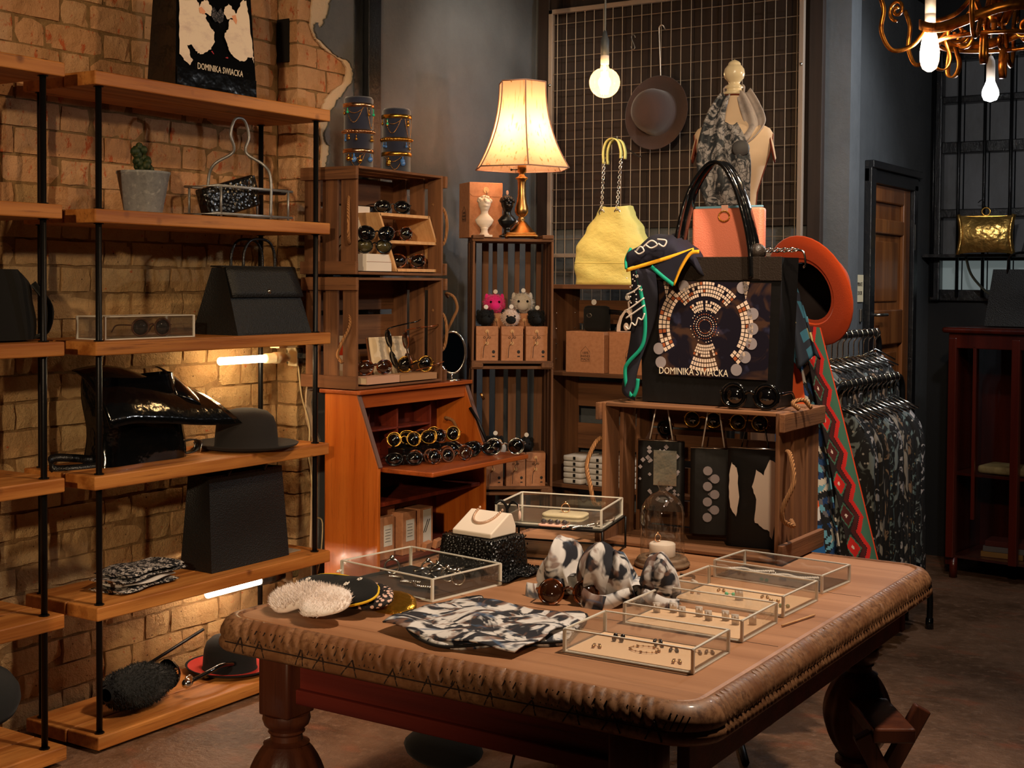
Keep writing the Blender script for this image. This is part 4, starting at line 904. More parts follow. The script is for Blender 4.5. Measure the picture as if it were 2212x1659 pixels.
# ------------------------------------------------------------------ on and in the upright corner crates
cb = Vector((-sin(CA), cos(CA), 0))
def corner(a, b, z): p = ct + cu * a + cb * b; return (p.x, p.y, z)
def kraft_box(label, loc, rz, w, d, h, group=None, logo=False, closure=True, dot=True):
    t = thing('kraft_box', label, 'box', loc, rz, group)
    g = G(); g.rbox((0, 0, h / 2), (w, d, h), .002); g.ob('body', KRAFT, t)
    if closure:
        fl = [(-w / 2, h * .99), (-w / 2, h * .80), (-w * .42, h * .75), (w * .42, h * .75), (w / 2, h * .80), (w / 2, h * .99)]
        g = G(); g.poly(fl, .0016, Matrix.Translation((0, -d / 2, 0)) @ XZ); f = g.ob('flap', KRAFT, t)
        for z, nm in ((h * .86, 'button'), (h * .52, 'button')):
            g = G(); g.lathe([(.0001, .0022), (w * .085, .002), (w * .09, 0)], 14, M=Matrix.Translation((0, -d / 2 - .0016, z)) @ Matrix.Rotation(pi / 2, 4, 'X')); g.lathe([(.0001, .0032), (w * .025, .003)], 8, M=Matrix.Translation((0, -d / 2 - .0016, z)) @ Matrix.Rotation(pi / 2, 4, 'X')); g.ob(nm, PLY, t if z < h * .6 else f)
        g = G(); yy = -d / 2 - .004
        for sx in (-1, 1): g.tube([(sx * w * .12 + w * .045 * cos(TAU * k / 10), yy + .003, h * .68 + w * .045 * sin(TAU * k / 10)) for k in range(10)], .0008, 4, True)
        g.tube(curve([(.0, yy, h * .85), (.004, yy, h * .7), (-.004, yy, h * .62), (0, yy, h * .52), (-w * .14, yy, h * .42), (-w * .18, yy, h * .1)], 4), .0010, 5); g.ob('string', INK, t, True)
    if dot: g = G(); g.ball((w * .3, -d / 2, h * .27), w * .075, 8, 6, (1, .12, 1.1)); g.box((w * .3, -d / 2 - .0003, h * .14), (w * .12, .0008, w * .06)); g.ob('stamp', INK, t)
    if logo: house_logo(t, w * .02, -d / 2 - .0006, h * .45, .058)
    return t
def house_logo(t, x, y, z, s):
    g = G(); o = [(-.4, -.55), (.4, -.55), (.4, .2), (0, .62), (-.4, .2)]
    g.tube([(x + a * s, y, z + b * s) for a, b in o], .0007, 4, True); g.ob('house_outline', INK, t)
    for k, wd in enumerate(('100%', 'HAND', 'MADE')): text('logo_lettering', wd, s * .27, INK, t, (x, y, z + s * (.02 - .25 * k)), (pi / 2, 0, 0), 1., .0002)
KB = 'kraft string boxes in the corner crates'
for k, (a, lb) in enumerate(((-.106, 'left'), (.0, 'middle'), (.104, 'right'))):
    kraft_box('kraft string-tied box at the %s of the front row in the lamp crate' % lb, corner(a, .055, 1.108), CA, .092, .07, .147, KB)
for k, (a, lb) in enumerate(((-.06, 'left'), (.06, 'right'))): kraft_box('kraft string-tied box behind the front row, %s of the pug' % lb, corner(a, .15, 1.108), CA, .088, .07, .20, KB)
for k, (a, lb) in enumerate(((-.075, 'left'), (.02, 'middle'), (.105, 'right'))): kraft_box('kraft string-tied box at the %s of the lower corner crate' % lb, corner(a, .06, .575), CA, .082, .07, .145, KB)
bx = kraft_box('big kraft box with a house stamp on its side beside the table lamp', corner(-.125, .175, 1.630), CA + .28, .15, .13, .235, closure=True, dot=False)
lg = bpy.data.objects.new('side_stamp', None); bpy.data.objects.remove(lg)
g = G(); o = [(-.4, -.55), (.4, -.55), (.4, .2), (0, .62), (-.4, .2)]; g.tube([(-.0758, -a * .055, .10 + b * .055) for a, b in o], .0007, 4, True); g.ob('house_outline', INK, bx)
for k, wd in enumerate(('100%', 'HAND', 'MADE')): text('logo_lettering', wd, .015, INK, bx, (-.0757, 0, .10 + .055 * (.02 - .25 * k)), (pi / 2, 0, -pi / 2), 1., .0002)

PINK = mat('hot_pink_fur', rgb(226, 24, 120), .9, sheen=.4); GRYF = mat('grey_white_fur', rgb(196, 184, 172), .9, sheen=.3); BLKFUR = mat('black_fur', rgb(10, 9, 10), .9); PUGF = mat('pug_fawn_fur', rgb(210, 184, 170), .9, sheen=.3)
def plush(label, loc, rz, m, r, face=None, ears=None, cat='plush toy', tagdir=(0, 0), muzzle=None):
    t = thing('plush_head', label, cat, loc, rz, 'plush keyrings in the corner crates'); rr = random.Random(int(r * 1e5) + len(label))
    g = G(); g.ball((0, 0, r * .95), r, 14, 10, (1.05, .95, .95)); g.ob('head', m, t, True)
    g = G(); fur(g, sphere_pts((0, 0, r * .95), r, 700, rr, (1.05, .95, .95)), r * .24, .0012, rr); stuff(g.ob('fur', m, t))
    for sx in (-1, 1):
        g = G(); g.ball((sx * r * .8, -.0, r * 1.55), r * .36, 8, 6, (.6, .4, 1.2) if ears == 'up' else (.7, .5, 1.)); g.ob('ear', face or m, t, True)
    mz = muzzle or face or m
    g = G(); g.ball((0, -r * .72, r * .72), r * .55, 10, 8, (1.1, .7, .9)); g.ob('muzzle', mz, t, True)
    for sx in (-1, 1): g = G(); g.ball((sx * r * .42, -r * .84, r * 1.12), r * .13, 8, 6); g.ob('eye', PATENT, t, True)
    g = G(); g.lathe([(.0001, .0015), (.0095, .001), (.0095, -.001)], 16, M=Matrix.Translation((r * .1, -.004, r * 1.98 + .008)) @ Matrix.Rotation(pi / 2, 4, 'X')); g.ob('round_tag', WHITE, t)
    return t
plush('hot pink plush dog head on the back boxes of the lamp crate', corner(-.065, .15, 1.309), CA, PINK, .042, None, 'up')
plush('grey and white plush dog head on the back boxes of the lamp crate', corner(.055, .15, 1.309), CA, GRYF, .045, None, 'up')
plush('fawn plush pug head with a black face on the middle front box', corner(-.005, .055, 1.2565), CA, PUGF, .037, BLKFUR, None)
plush('black plush head on the left front box of the lamp crate', corner(-.112, .055, 1.2565), CA, BLKFUR, .036)
plush('black plush head on the right front box of the lamp crate', corner(.106, .055, 1.2565), CA, BLKFUR, .035)
pg = plush('black plush penguin head and white bib in the lower corner crate', corner(-.068, .06, .7215), CA, BLKFUR, .036, None, None, muzzle=mat('orange_beak', rgb(214, 130, 60), .6))
g = G(); g.ball((.012, -.045, .018), .034, 10, 8, (1, .5, .9)); g.ob('white_bib', GRYF, pg, True)
for sx in (-1, 1): g = G(); g.lathe([(.007, 0), (.0125, .001), (.0125, -.001)], 12, M=Matrix.Translation((sx * .016, -.0335, .045)) @ Matrix.Rotation(pi / 2, 4, 'X')); g.ob('eye_ring', PLY, pg)
plush('black plush head on the right box of the lower corner crate', corner(.065, .06, .7215), CA, BLKFUR, .032)

def bust(label, loc, rz, m, curls, hair=None):
    t = thing('bust', label, 'bust', loc, rz, 'little plaster busts by the lamp')
    g = G(); g.rbox((0, 0, .005), (.062, .045, .010), .004); g.lathe([(.022, .01), (.020, .014), (.015, .02), (.014, .032), (.018, .038), (.014, .042)], 16); g.ob('pedestal', m, t, True)
    def shape(u, v):
        a = TAU * u
        prof = ((0, .018, .014), (.12, .034, .020), (.24, .041, .022), (.34, .030, .020), (.44, .0165, .016), (.52, .015, .0155), (.60, .019, .021), (.70, .025, .026), (.82, .027, .029), (.92, .020, .023), (1, .001, .001))
        for i in range(len(prof) - 1):
            if prof[i][0] <= v <= prof[i + 1][0]:
                f = (v - prof[i][0]) / (prof[i + 1][0] - prof[i][0]); rx = prof[i][1] + f * (prof[i + 1][1] - prof[i][1]); ry = prof[i][2] + f * (prof[i + 1][2] - prof[i][2]); break
        y = ry * sin(a); nose = .007 * math.exp(-((v - .70) / .035) ** 2) * max(0, -sin(a)) ** 14 + .003 * math.exp(-((v - .60) / .03) ** 2) * max(0, -sin(a)) ** 6 - .003 * math.exp(-((v - .75) / .02) ** 2) * max(0, cos(2 * (a + pi / 2 - .5))) * max(0, -sin(a)) ** 4
        return (rx * cos(a), y - nose, .040 + .130 * v)
    g = G(); g.grid(shape, 40, 44, cu=True); g.ob('head_and_shoulders', m, t, True)
    rr = random.Random(4); g = G()
    for k in range(curls):
        v = Vector((rr.gauss(0, 1), rr.gauss(0, 1) + .5, abs(rr.gauss(0, 1)) + .15)).normalized(); g.ball((v.x * .027, v.y * .029 + .002, .148 + v.z * .022), .0075, 6, 4)
    g.ob('hair', hair or m, t, True)
    return t
bust('little white bust standing against the kraft box under the lamp', corner(-.118, .055, 1.6305), CA + .15, mat('white_plaster', rgb(236, 214, 192), .6, subs=.1), 60)
bb2 = bust('little black bust with curly hair in front of the lamp base', corner(-.022, .05, 1.6305), CA + .15, mat('black_plaster', rgb(10, 10, 10), .3), 110)
g = G(); g.ball((.0, .0, .188), .008, 8, 6, (.8, .3, 1.3)); g.ob('shell', mat('pink_shell', rgb(226, 176, 150), .5), bb2, True)
g = G(); g.ball((.034, .012, .068), .014, 8, 6, (1.2, .6, .5)); g.ob('ribbon', WHITE, bb2, True)

lm = thing('table_lamp', 'lit brass table lamp with a pleated cream bell shade', 'lamp', (-3.055, 4.825, 1.6305), radians(32.7))
g = G(); g.rbox((0, 0, .006), (.145, .145, .012), .012); g.rbox((0, 0, .016), (.128, .128, .010), .010)
for sx in (-1, 1):
    for sy in (-1, 1): g.ball((sx * .062, sy * .062, .003), .010, 8, 6, (1, 1, .6))
g.ob('base_plate', BRASS, lm, True)
g = G(); g.lathe([(.062, .02), (.058, .026), (.042, .04), (.028, .056), (.02, .066), (.014, .07), (.011, .074), (.017, .078), (.012, .083), (.012, .088), (.022, .095), (.029, .108), (.029, .124), (.022, .15), (.017, .18), (.016, .21), (.017, .235), (.019, .245), (.026, .248), (.027, .254), (.018, .258), (.013, .262), (.012, .275), (.019, .278), (.019, .318), (.012, .325), (.0001, .325)], 24); g.ob('stem', BRASS, lm, True)
g = G(); g.tube([(-.018, -.004, .288), (-.042, -.008, .288)], .0025, 6); g.ball((-.044, -.008, .288), .0055, 8, 6); sw = g.ob('switch', BLKF, lm, True)
g = G(); g.lathe([(.0001, .315), (.014, .318), (.018, .33), (.03, .35), (.033, .372), (.026, .39), (.0001, .402)], 16, (0, 0, .0)); g.ob('bulb', emit('lamp_bulb_glow', (1, .78, .5, 1), 18), lm, True)
def shade_m():
    m = bpy.data.materials.new('lamp_shade_silk'); m.use_nodes = True; nt = m.node_tree; N = nt.nodes; L = nt.links; N.remove(N['Principled BSDF'])
    tc = N.new('ShaderNodeTexCoord'); mp = N.new('ShaderNodeMapping'); mp.inputs['Scale'].default_value = (90, 90, 5); L.new(tc.outputs['Object'], mp.inputs[0])
    nz = N.new('ShaderNodeTexNoise'); nz.inputs['Scale'].default_value = 1; nz.inputs['Detail'].default_value = 4; L.new(mp.outputs[0], nz.inputs['Vector'])
    cr = N.new('ShaderNodeValToRGB'); cr.color_ramp.elements[0].color = rgb(236, 190, 152); cr.color_ramp.elements[0].position = .58; cr.color_ramp.elements[1].color = rgb(196, 128, 76); cr.color_ramp.elements[1].position = .72; L.new(nz.outputs[0], cr.inputs[0])
    d = N.new('ShaderNodeBsdfDiffuse'); t = N.new('ShaderNodeBsdfTranslucent'); mx = N.new('ShaderNodeMixShader'); mx.inputs[0].default_value = .62
    L.new(cr.outputs[0], d.inputs[0]); L.new(cr.outputs[0], t.inputs[0]); L.new(d.outputs[0], mx.inputs[1]); L.new(t.outputs[0], mx.inputs[2]); L.new(mx.outputs[0], N['Material Output'].inputs[0]); return m
SHADE = shade_m(); PIPE = mat('shade_piping', rgb(150, 116, 100), .7)
ZB, ZT = .292, .655
def srad(v): return .105 + .108 * (1 - v) ** 2.2
A0 = -pi / 2 + .12
def hexpt(k, v, off=0.): a = A0 + k * TAU / 6; r = srad(v) + off; return (r * cos(a), r * sin(a), ZB + (ZT - ZB) * v)
for k in range(6):
    def f(u, v, k=k): a = Vector(hexpt(k, v)); b = Vector(hexpt(k + 1, v)); return a.lerp(b, u)
    g = G(); g.grid(f, 3, 14); sp = g.ob('shade_panel', SHADE, lm, True)
    g = G(); g.tube([hexpt(k, v / 12, .001) for v in range(13)], .0028, 6)
    for v in (0, 1): g.tube([hexpt(k, v, .001), hexpt(k + 1, v, .001)], .003, 6)
    g.ob('piping', PIPE, lm, True)
g = G()
for k in range(3): a = TAU * k / 3; g.tube([(0, 0, .60), (.1 * cos(a), .1 * sin(a), .652)], .002, 5)
g.tube([(0, 0, .40), (0, 0, .62)], .003, 6); g.ob('shade_carrier', BRASS, lm, True)
light('table_lamp_bulb', 'POINT', (-3.055, 4.825, 1.6305 + .43), 7.5, (1, .64, .38), .03)
light('table_lamp_bulb', 'POINT', (-3.055, 4.825, 1.6305 + .365), 5.5, (1, .68, .42), .03)

# ------------------------------------------------------------------ shelf unit under the wire panel
su = thing('wooden_shelves', 'dark wooden open shelves against the wire panel, behind the table crate', 'shelves', (-2.68, 5.25, 0))
for nm, a, b, m in (('side_panel', (-.50, 0, 0), (-.482, .27, 1.43), CRATEZ), ('side_panel', (.482, 0, 0), (.50, .27, 1.43), CRATEZ), ('top_board', (-.50, -.005, 1.413), (.50, .27, 1.433), CRATE), ('shelf', (-.482, 0, 1.018), (.482, .26, 1.036), CRATE), ('shelf', (-.482, 0, .508), (.482, .26, .526), CRATE), ('shelf', (-.482, 0, .06), (.482, .26, .08), CRATE)):
    g = G(); g.span(a, b); g.ob(nm, m, su, bev=.002)
for z0, z1 in ((1.25, 1.36), (1.12, 1.22), (.86, .98), (.66, .78)): g = G(); g.span((-.482, .258, z0), (.482, .268, z1)); g.ob('back_slat', CRATE, su, bev=.002)
for z in (1.09, 1.16, 1.23, 1.30, 1.36):
    for yy in (.05, .22): g = G(); g.ball((-.4805, yy, z), .0042, 8, 5); g.ob('stud', CHROME, su, True)
KH = 'kraft boxes with a house stamp'
kraft_box('kraft box stamped with a house, carrying the black pouch', (-2.985, 5.33, 1.0365), 0, .196, .15, .185, KH, True, False, False)
kraft_box('kraft box stamped with a house, carrying the little dome charm', (-2.758, 5.33, 1.0365), 0, .205, .15, .185, KH, True, False, False)
po = thing('pouch', 'black padded pouch with a round white tag on the left kraft box', 'pouch', (-2.965, 5.33, 1.222), 0)
g = G(); g.rbox((0, 0, .058), (.125, .07, .115), .03); g.ob('body', BLACKF, po, True); g = G(); g.ribbon(curve([(.06, 0, .09), (.13, -.01, .085), (.19, 0, .07)], 4), (0, 0, 1), .022, .004); g.ob('strap', LEATHER, po, True)
g = G(); g.lathe([(.0001, .0015), (.013, .001), (.013, -.001)], 16, M=Matrix.Translation((-.005, -.02, .132)) @ Matrix.Rotation(pi / 2, 4, 'X')); g.ob('round_tag', WHITE, po)
g = G(); g.tube([(-.02 + .012 * cos(TAU * k / 12), -.036, .072 + .009 * sin(TAU * k / 12)) for k in range(12)], .0012, 5, True); g.ob('emblem', STEEL, po, True)
ch = thing('dome_charm', 'little white dome-shaped charm with a black opening on the right kraft box', 'charm', (-2.795, 5.32, 1.222), 0)
WPK = mat('pinkish_white', rgb(226, 206, 194), .5)
dome = [(-.052, 0), (-.05, .03), (-.036, .07), (-.012, .10), (0, .105), (.012, .10), (.036, .07), (.05, .03), (.052, 0)]
g = G(); g.poly(dome[::-1], .05, Matrix.Translation((0, .025, 0)) @ XZ); g.ob('shell', WPK, ch, bev=.004)
g = G(); g.poly([(x * .56, z * .8 + .006) for x, z in dome][::-1], .002, Matrix.Translation((0, -.0255, 0)) @ XZ); g.ob('opening', PATENT, ch)
g = G(); g.ball((0, -.028, .025), .014, 8, 6, (1, .4, 1.3)); g.ob('figure', WPK, ch, True)
g = G(); g.tube([(0, 0, .10), (-.004, 0, .135), (.006, 0, .14)], .005, 6); g.ob('loop', WPK, ch, True)
g = G(); g.lathe([(.0001, .0015), (.012, .001), (.012, -.001)], 16, M=Matrix.Translation((-.004, -.01, .155)) @ Matrix.Rotation(pi / 2, 4, 'X')); g.ob('round_tag', WHITE, ch)
TEE = mat('white_tshirt', rgb(204, 196, 190), .9)
for s, (x, lb) in enumerate(((-3.045, 'left'), (-2.925, 'right'), (-2.78, 'hidden'))):
    for k in range(5):
        t = thing('folded_tshirt', 'white folded T-shirt with black print, %s from the top of the %s pile' % (['fifth', 'fourth', 'third', 'second', 'first'][k], ['left', 'middle', 'right'][s]), 't-shirt', (x, 5.34, .5265 + .026 * k), 0, 'folded T-shirts on the low shelf')
        g = G(); g.grid(lambda u, v: (.055 * max(-1, min(1, 1.4 * cos(TAU * u))) * (1 - .12 * abs(v - .5)), .085 * max(-1, min(1, 1.4 * sin(TAU * u))), .003 + .021 * v), 20, 3, cu=True)
        n = 20; g.f.append(tuple(range(3 * n, 4 * n))); g.m.append(0); g.f.append(tuple(range(n))[::-1]); g.m.append(0); g.ob('cloth', TEE, t, True)
        g = G(); g.box((.012, -.0865, .015), (.012, .002, .014)); g.ob('black_print', BLACKF, t)

# ------------------------------------------------------------------ hanging on the wire panel
YEL = mat('pale_yellow_leather', rgb(236, 222, 130), .5, spec=.4, bump=[('noise', (9, 9, 14), .012), ('cell', (240, 240, 240), .0005)])
bu = thing('bucket_bag', 'pale yellow leather bucket bag with chain straps, hung on the wire panel', 'handbag', (-2.905, 5.36, 1.4335), 0)
def bk_(u, v):
    a = TAU * u; W = [(0, .165), (.06, .17), (.2, .178), (.45, .182), (.7, .135), (.9, .085), (1, .070)]
    for i in range(len(W) - 1):
        if W[i][0] <= v <= W[i + 1][0]: f = (v - W[i][0]) / (W[i + 1][0] - W[i][0]); f = f * f * (3 - 2 * f); ww = W[i][1] + f * (W[i + 1][1] - W[i][1]); break
    c = max(-1, min(1, 1.15 * cos(a))); s = max(-1, min(1, 1.15 * sin(a))); d = .082 - .03 * v
    wr = .004 * sin(v * 21 + 2 * cos(a) * 2) * (1 - v)
    return ((ww + wr) * c + .02 * v, (d + wr) * s, .352 * v + .004 * cos(a * 2) * v)
g = G(); g.grid(bk_, 44, 26, cu=True); g.f.append(tuple(range(44))[::-1]); g.m.append(0); g.ob('body', YEL, bu, True)
g = G()
g.tube([Vector(bk_(k / 44, .28)) * 1.0 + Vector((0, 0, 0)) for k in range(44)], .0022, 5, True); g.ob('seam', YEL, bu, True)
for x in (-.028, .050):
    g = G(); pts = [(x + .013 * cos(TAU * k / 14), -.050 - .003 * sin(TAU * k / 14), .325 + .011 * sin(TAU * k / 14)) for k in range(14)]; g.tube(pts, .0045, 7, True); g.ob('eyelet', CHROME, bu, True)
def links(p, q, n, r=.0085, th=.0021):
    g = G(); p = Vector(p); q = Vector(q); d = (q - p).normalized(); L = (q - p).length
    s1 = d.cross(Vector((0, 1, 0))).normalized(); s2 = d.cross(s1)
    for i in range(n):
        c = p + d * L * (i + .5) / n; s = (s1 * .8 + s2 * .6) if i % 2 else (s1 * .6 - s2 * .8)
        g.tube([c + d * (L / n * .72) * cos(TAU * k / 10) + s * r * .7 * sin(TAU * k / 10) for k in range(10)], th, 5, True)
    return g
links((-.028, -.055, .33), (-.030, -.03, .575), 22).ob('chain', CHROME, bu, True)
links((.050, -.055, .33), (.056, -.03, .575), 22).ob('chain', CHROME, bu, True)
for yy in (-.035, .005):
    g = G(); g.ribbon(curve([(-.030, yy, .545), (-.031, yy, .60), (-.016, yy, .642), (.013, yy, .656), (.042, yy, .642), (.057, yy, .60), (.057, yy, .565)], 6), (0, 1, 0), .022, .005); g.ob('handle_sleeve', YEL, bu, True)
g = G(); g.tube(curve([(-2.87, 5.57, 2.03), (-2.875, 5.53, 2.03), (-2.875, 5.36, 2.075), (-2.875, 5.335, 2.10)], 4), .003, 6); tag(g.ob('wire_hook', STEEL, None, True), 'steel wire hook holding the yellow bucket bag', 'hook')
BRH = mat('dark_brown_felt', rgb(62, 46, 42), .95, sheen=.25, bump=[('noise', (300, 300, 300), .0005)])
hat('dark brown bowler hat hanging crown outward on the wire panel', BRH, (-2.752, 5.50, 2.212), (radians(84), 0, radians(-4)), 1.12, sy=1.04)
g = G(); g.tube(curve([(-2.752, 5.562, 2.60), (-2.758, 5.545, 2.618), (-2.770, 5.54, 2.612), (-2.772, 5.54, 2.58), (-2.757, 5.53, 2.37), (-2.755, 5.52, 2.36)], 5), .0028, 6); tag(g.ob('long_hook', mat('pale_steel_hook', rgb(226, 204, 180), .3, .9), None, True), 'long pale steel hook holding the brown bowler hat', 'hook')
g = G(); g.tube(curve([(-2.90, 5.552, 2.575), (-2.905, 5.55, 2.588), (-2.915, 5.55, 2.588), (-2.918, 5.55, 2.575), (-2.902, 5.55, 2.535), (-2.905, 5.55, 2.524), (-2.916, 5.55, 2.524), (-2.922, 5.55, 2.538)], 5), .0022, 6); tag(g.ob('s_hook', STEEL, None, True), 'small empty S-shaped hook on the wire panel', 'hook')

# ------------------------------------------------------------------ bare bulbs
FIL = emit('filament_glow', (1, .72, .40, 1), 60)
def pendant(label, loc, drop, kind, cordm, holderm, power, col, tint):
    t = thing('pendant_bulb', label, 'light bulb', loc)
    g = G(); g.tube([(0, 0, .13), (0, 0, .13 + drop)], .0038, 8); g.ob('cord', cordm, t, True)
    g = G(); g.lathe([(.0001, .215), (.006, .214), (.010, .195), (.0165, .178), (.0165, .118), (.0001, .118)], 20); g.ob('holder', holderm, t, True)
    g = G(); g.lathe([(.0165, .118), (.0165, .085), (.0001, .085)], 20); g.ob('collar', WHITE, t, True)
    if kind == 'globe':
        pr = [(.015, .088), (.0155, .078), (.019, .068)] + [(.060 * cos(a), .014 + .060 * sin(a) * .98) for a in [radians(60 - 10 * k) for k in range(16)]] + [(.0001, -.046)]
    else:
        pr = [(.015, .09), (.016, .07), (.024, .04), (.030, .0), (.029, -.03), (.022, -.052), (.008, -.062), (.0001, -.063)]
    g = G(); g.lathe(pr, 28); g.ob('glass_bulb', tint, t, True)
    g = G()
    for k in range(8):
        a = TAU * k / 8; g.tube([(.012 * cos(a), .012 * sin(a), .055), (.017 * cos(a), .017 * sin(a), .0), (.012 * cos(a), .012 * sin(a), -.03)], .0022, 5)
    g.tube([(0, 0, .08), (0, 0, .05)], .004, 6); g.ob('filament', FIL, t, True)
    light('pendant_light', 'POINT', (loc[0], loc[1], loc[2] + .012), power, col, .028); return t
AMB = glass('amber_glass', (1., .90, .72, 1), .02, .5, .05, ((1, .72, .42, 1), .16))
pendant('round globe filament bulb hanging before the wire panel', (-2.535, 4.6, 2.205), 1.0, 'globe', mat('grey_cord', rgb(84, 88, 92), .7), mat('grey_holder', rgb(74, 78, 82), .5), 5.5, (1, .66, .34), AMB)
# ------------------------------------------------------------------ on the carved table
TZ = .7108
def acrylic_tray(label, cx, cy, w, d, h, rz, bottom, group='clear acrylic trays on the table'):
    t = thing('acrylic_tray', label, 'tray', (cx, cy, TZ), rz, group); open_box(t, (0, 0, 0), (w, d, h), .0032, bottom); return t
CARD = mat('peach_card', rgb(222, 184, 146), .8); BLKCARD = mat('black_card', rgb(22, 20, 20), .9)
GT = 'clear acrylic trays on the table'
def local(cx, cy, rz, x, y, z): return (cx + x * cos(rz) - y * sin(rz), cy + x * sin(rz) + y * cos(rz), z)
SILV = mat('silver_jewellery', rgb(210, 206, 200), .2, 1.)
acrylic_tray('clear acrylic tray nearest the front table edge, lined with peach card', -1.195, 2.362, .275, .172, .046, .02, CARD)
acrylic_tray('clear acrylic tray second from the front, holding upright earring cards', -1.203, 2.632, .27, .186, .044, .0, CARD)
acrylic_tray('clear acrylic tray third from the front, holding gold earrings on peach card', -1.208, 2.882, .275, .19, .046, -.04, CARD)
acrylic_tray('clear acrylic tray nearest the table crate, with a dark lining', -1.218, 3.140, .285, .16, .042, -.08, BLKCARD)
for k in range(3):
    for cx, cy, w, d, rz in ((-1.195, 2.362, .268, .166, .02), (-1.203, 2.632, .262, .18, 0)):
        pass
acrylic_tray('clear acrylic tray of silver rings and chains beside the eye masks', -1.925, 2.598, .305, .235, .052, -.14, BLKCARD)
rr = random.Random(21)
def jewel(label, kind, loc, rz=0, s=1., m=None, group='jewellery on the table'):
    m = m or SILV
    if kind == 'bracelet':
        g = G(); n = 16
        for k in range(n): a = TAU * k / n; g.ball((.030 * s * cos(a), .022 * s * sin(a), .002), .0018 if k % 3 else .0034, 6, 4)
        g.tube([(.030 * s * cos(TAU * k / 24), .022 * s * sin(TAU * k / 24), .002) for k in range(24)], .0007, 5, True); nm, cat = 'bead_bracelet', 'bracelet'
    elif kind == 'ring':
        g = G(); g.tube([(.010 * s * cos(TAU * k / 18), 0, .0115 * s + .010 * s * sin(TAU * k / 18)) for k in range(18)], .0016 * s, 6, True); g.ball((0, 0, .0235 * s), .004 * s, 7, 5); nm, cat = 'ring', 'ring'
    elif kind == 'studs':
        g = G(); g.ball((-.008, 0, .004), .004 * s, 8, 6); g.tube([(-.008, .004, .004), (.008, .004, .004)], .0006, 4); g.ball((.008, 0, .004), .004 * s, 8, 6); nm, cat = 'stud_earrings', 'earrings'
    elif kind == 'bars':
        g = G(); g.box((-.006, 0, .0025), (.005, .016 * s, .004)); g.box((.006, 0, .0025), (.005, .016 * s, .004), (0, 0, .3)); g.tube([(-.006, -.003, .003), (.006, -.003, .003)], .0005, 4); nm, cat = 'bar_earrings', 'earrings'
    elif kind == 'card':
        g = G(); g.box((0, 0, .012 * s), (.016 * s, .001, .024 * s), (.25, 0, 0)); g.tube([(-.004, -.003, .02 * s), (-.004, -.005, .010 * s)], .0012, 5); g.tube([(.004, -.003, .02 * s), (.004, -.005, .010 * s)], .0012, 5); nm, cat = 'earring_card', 'earrings'
    elif kind == 'chain':
        g = G(); P = curve([(-.05 * s, 0, .003), (-.02 * s, .012 * s, .003), (.01 * s, -.006 * s, .003), (.05 * s, .008 * s, .003)], 8)
        for i, p in enumerate(P[::1]): g.ball(p, .0042 * s, 6, 4)
        nm, cat = 'silver_chain', 'necklace'
    o = g.ob(nm, m, None, True); o.location = loc; o.rotation_euler = (0, 0, rz); tag(o, label, cat, group); return o
DKJ = mat('dark_stone', rgb(26, 22, 24), .25, spec=.6)
jewel('beaded bracelet lying in the front acrylic tray', 'bracelet', (-1.195, 2.355, TZ + .006), .1, 1., BRASS)
for k, (x, y) in enumerate(((-.085, .045), (-.075, .02))): jewel('black stud earrings %s the back left of the front tray' % ('at' if k == 0 else 'just below'), 'studs', local(-1.195, 2.362, 0, x, y, TZ + .006), .1, 1.3, DKJ)
for k, (x, y, lb) in enumerate(((-.005, .06, 'behind the beaded bracelet'), (.01, .035, 'touching the bracelet'), (.05, .02, 'right of the beaded bracelet'), (.095, .03, 'near the right wall'), (.115, .045, 'in the far right corner'), (-.09, -.04, 'in the near left corner'), (.09, -.05, 'in the near right corner'))): jewel('small dark bar earrings %s of the front tray' % lb if 'corner' in lb or 'wall' in lb else 'small dark bar earrings %s' % lb, 'bars', local(-1.195, 2.362, 0, x, y, TZ + .006), .3, 1.2, DKJ if k < 5 else BRASS)
ROW2 = 'earring cards in the second acrylic tray'
for k in range(8): jewel('pale earring card in the second acrylic tray, %s along the row' % ['first', 'second', 'third', 'fourth', 'fifth', 'sixth', 'seventh', 'last'][k], 'card', local(-1.203, 2.632, 0, -.11 + .031 * k, .01 + .02 * (k % 2), TZ + .005), .2, 1., WHITE, ROW2)
for k in range(7): jewel('gold earrings in the third acrylic tray, %s from the left' % ['first', 'second', 'third', 'fourth', 'fifth', 'sixth', 'seventh'][k], ['studs', 'bars', 'studs', 'card', 'bars', 'studs', 'studs'][k], local(-1.208, 2.882, -.04, -.11 + .037 * k, -.03 + .03 * ((k * 2) % 3), TZ + .005), .2, 1.2, [BRASS, BRASS, GEM, WHITE, BRASS, BRASS, mat('jade', rgb(90, 110, 60), .4)][k], 'earrings in the third acrylic tray')
for k in range(4): jewel('pale jewel on the dark lining of the rear tray, %s' % ['far left', 'left of middle', 'right of middle', 'far right'][k], ['chain', 'studs', 'chain', 'studs'][k], local(-1.218, 3.14, -.08, -.09 + .06 * k, .01, TZ + .005), .2, 1.1, WHITE if k % 2 == 0 else SILV, 'jewels in the rear tray')
for k in range(4):
    t = jewel('silver bar cuff in the left tray, %s of the row' % ['first', 'second', 'third', 'last'][k], 'ring', local(-1.925, 2.598, -.14, -.03 + .045 * k, .055 - .012 * k, TZ + .006), .6, 1.6, SILV, 'silver in the left tray')
for k, (x, y, lb) in enumerate(((-.03, -.03, 'by the middle'), (.03, -.05, 'near the front wall'))): jewel('heavy silver chain in the left tray, %s' % lb, 'chain', local(-1.925, 2.598, -.14, x, y, TZ + .006), -.2, 1., SILV, 'silver in the left tray')
t = thing('ring_bar', 'row of clear ring bars standing in the left acrylic tray', 'ring display', local(-1.925, 2.598, -.14, .04, .05, TZ + .006), -.14 + .5)
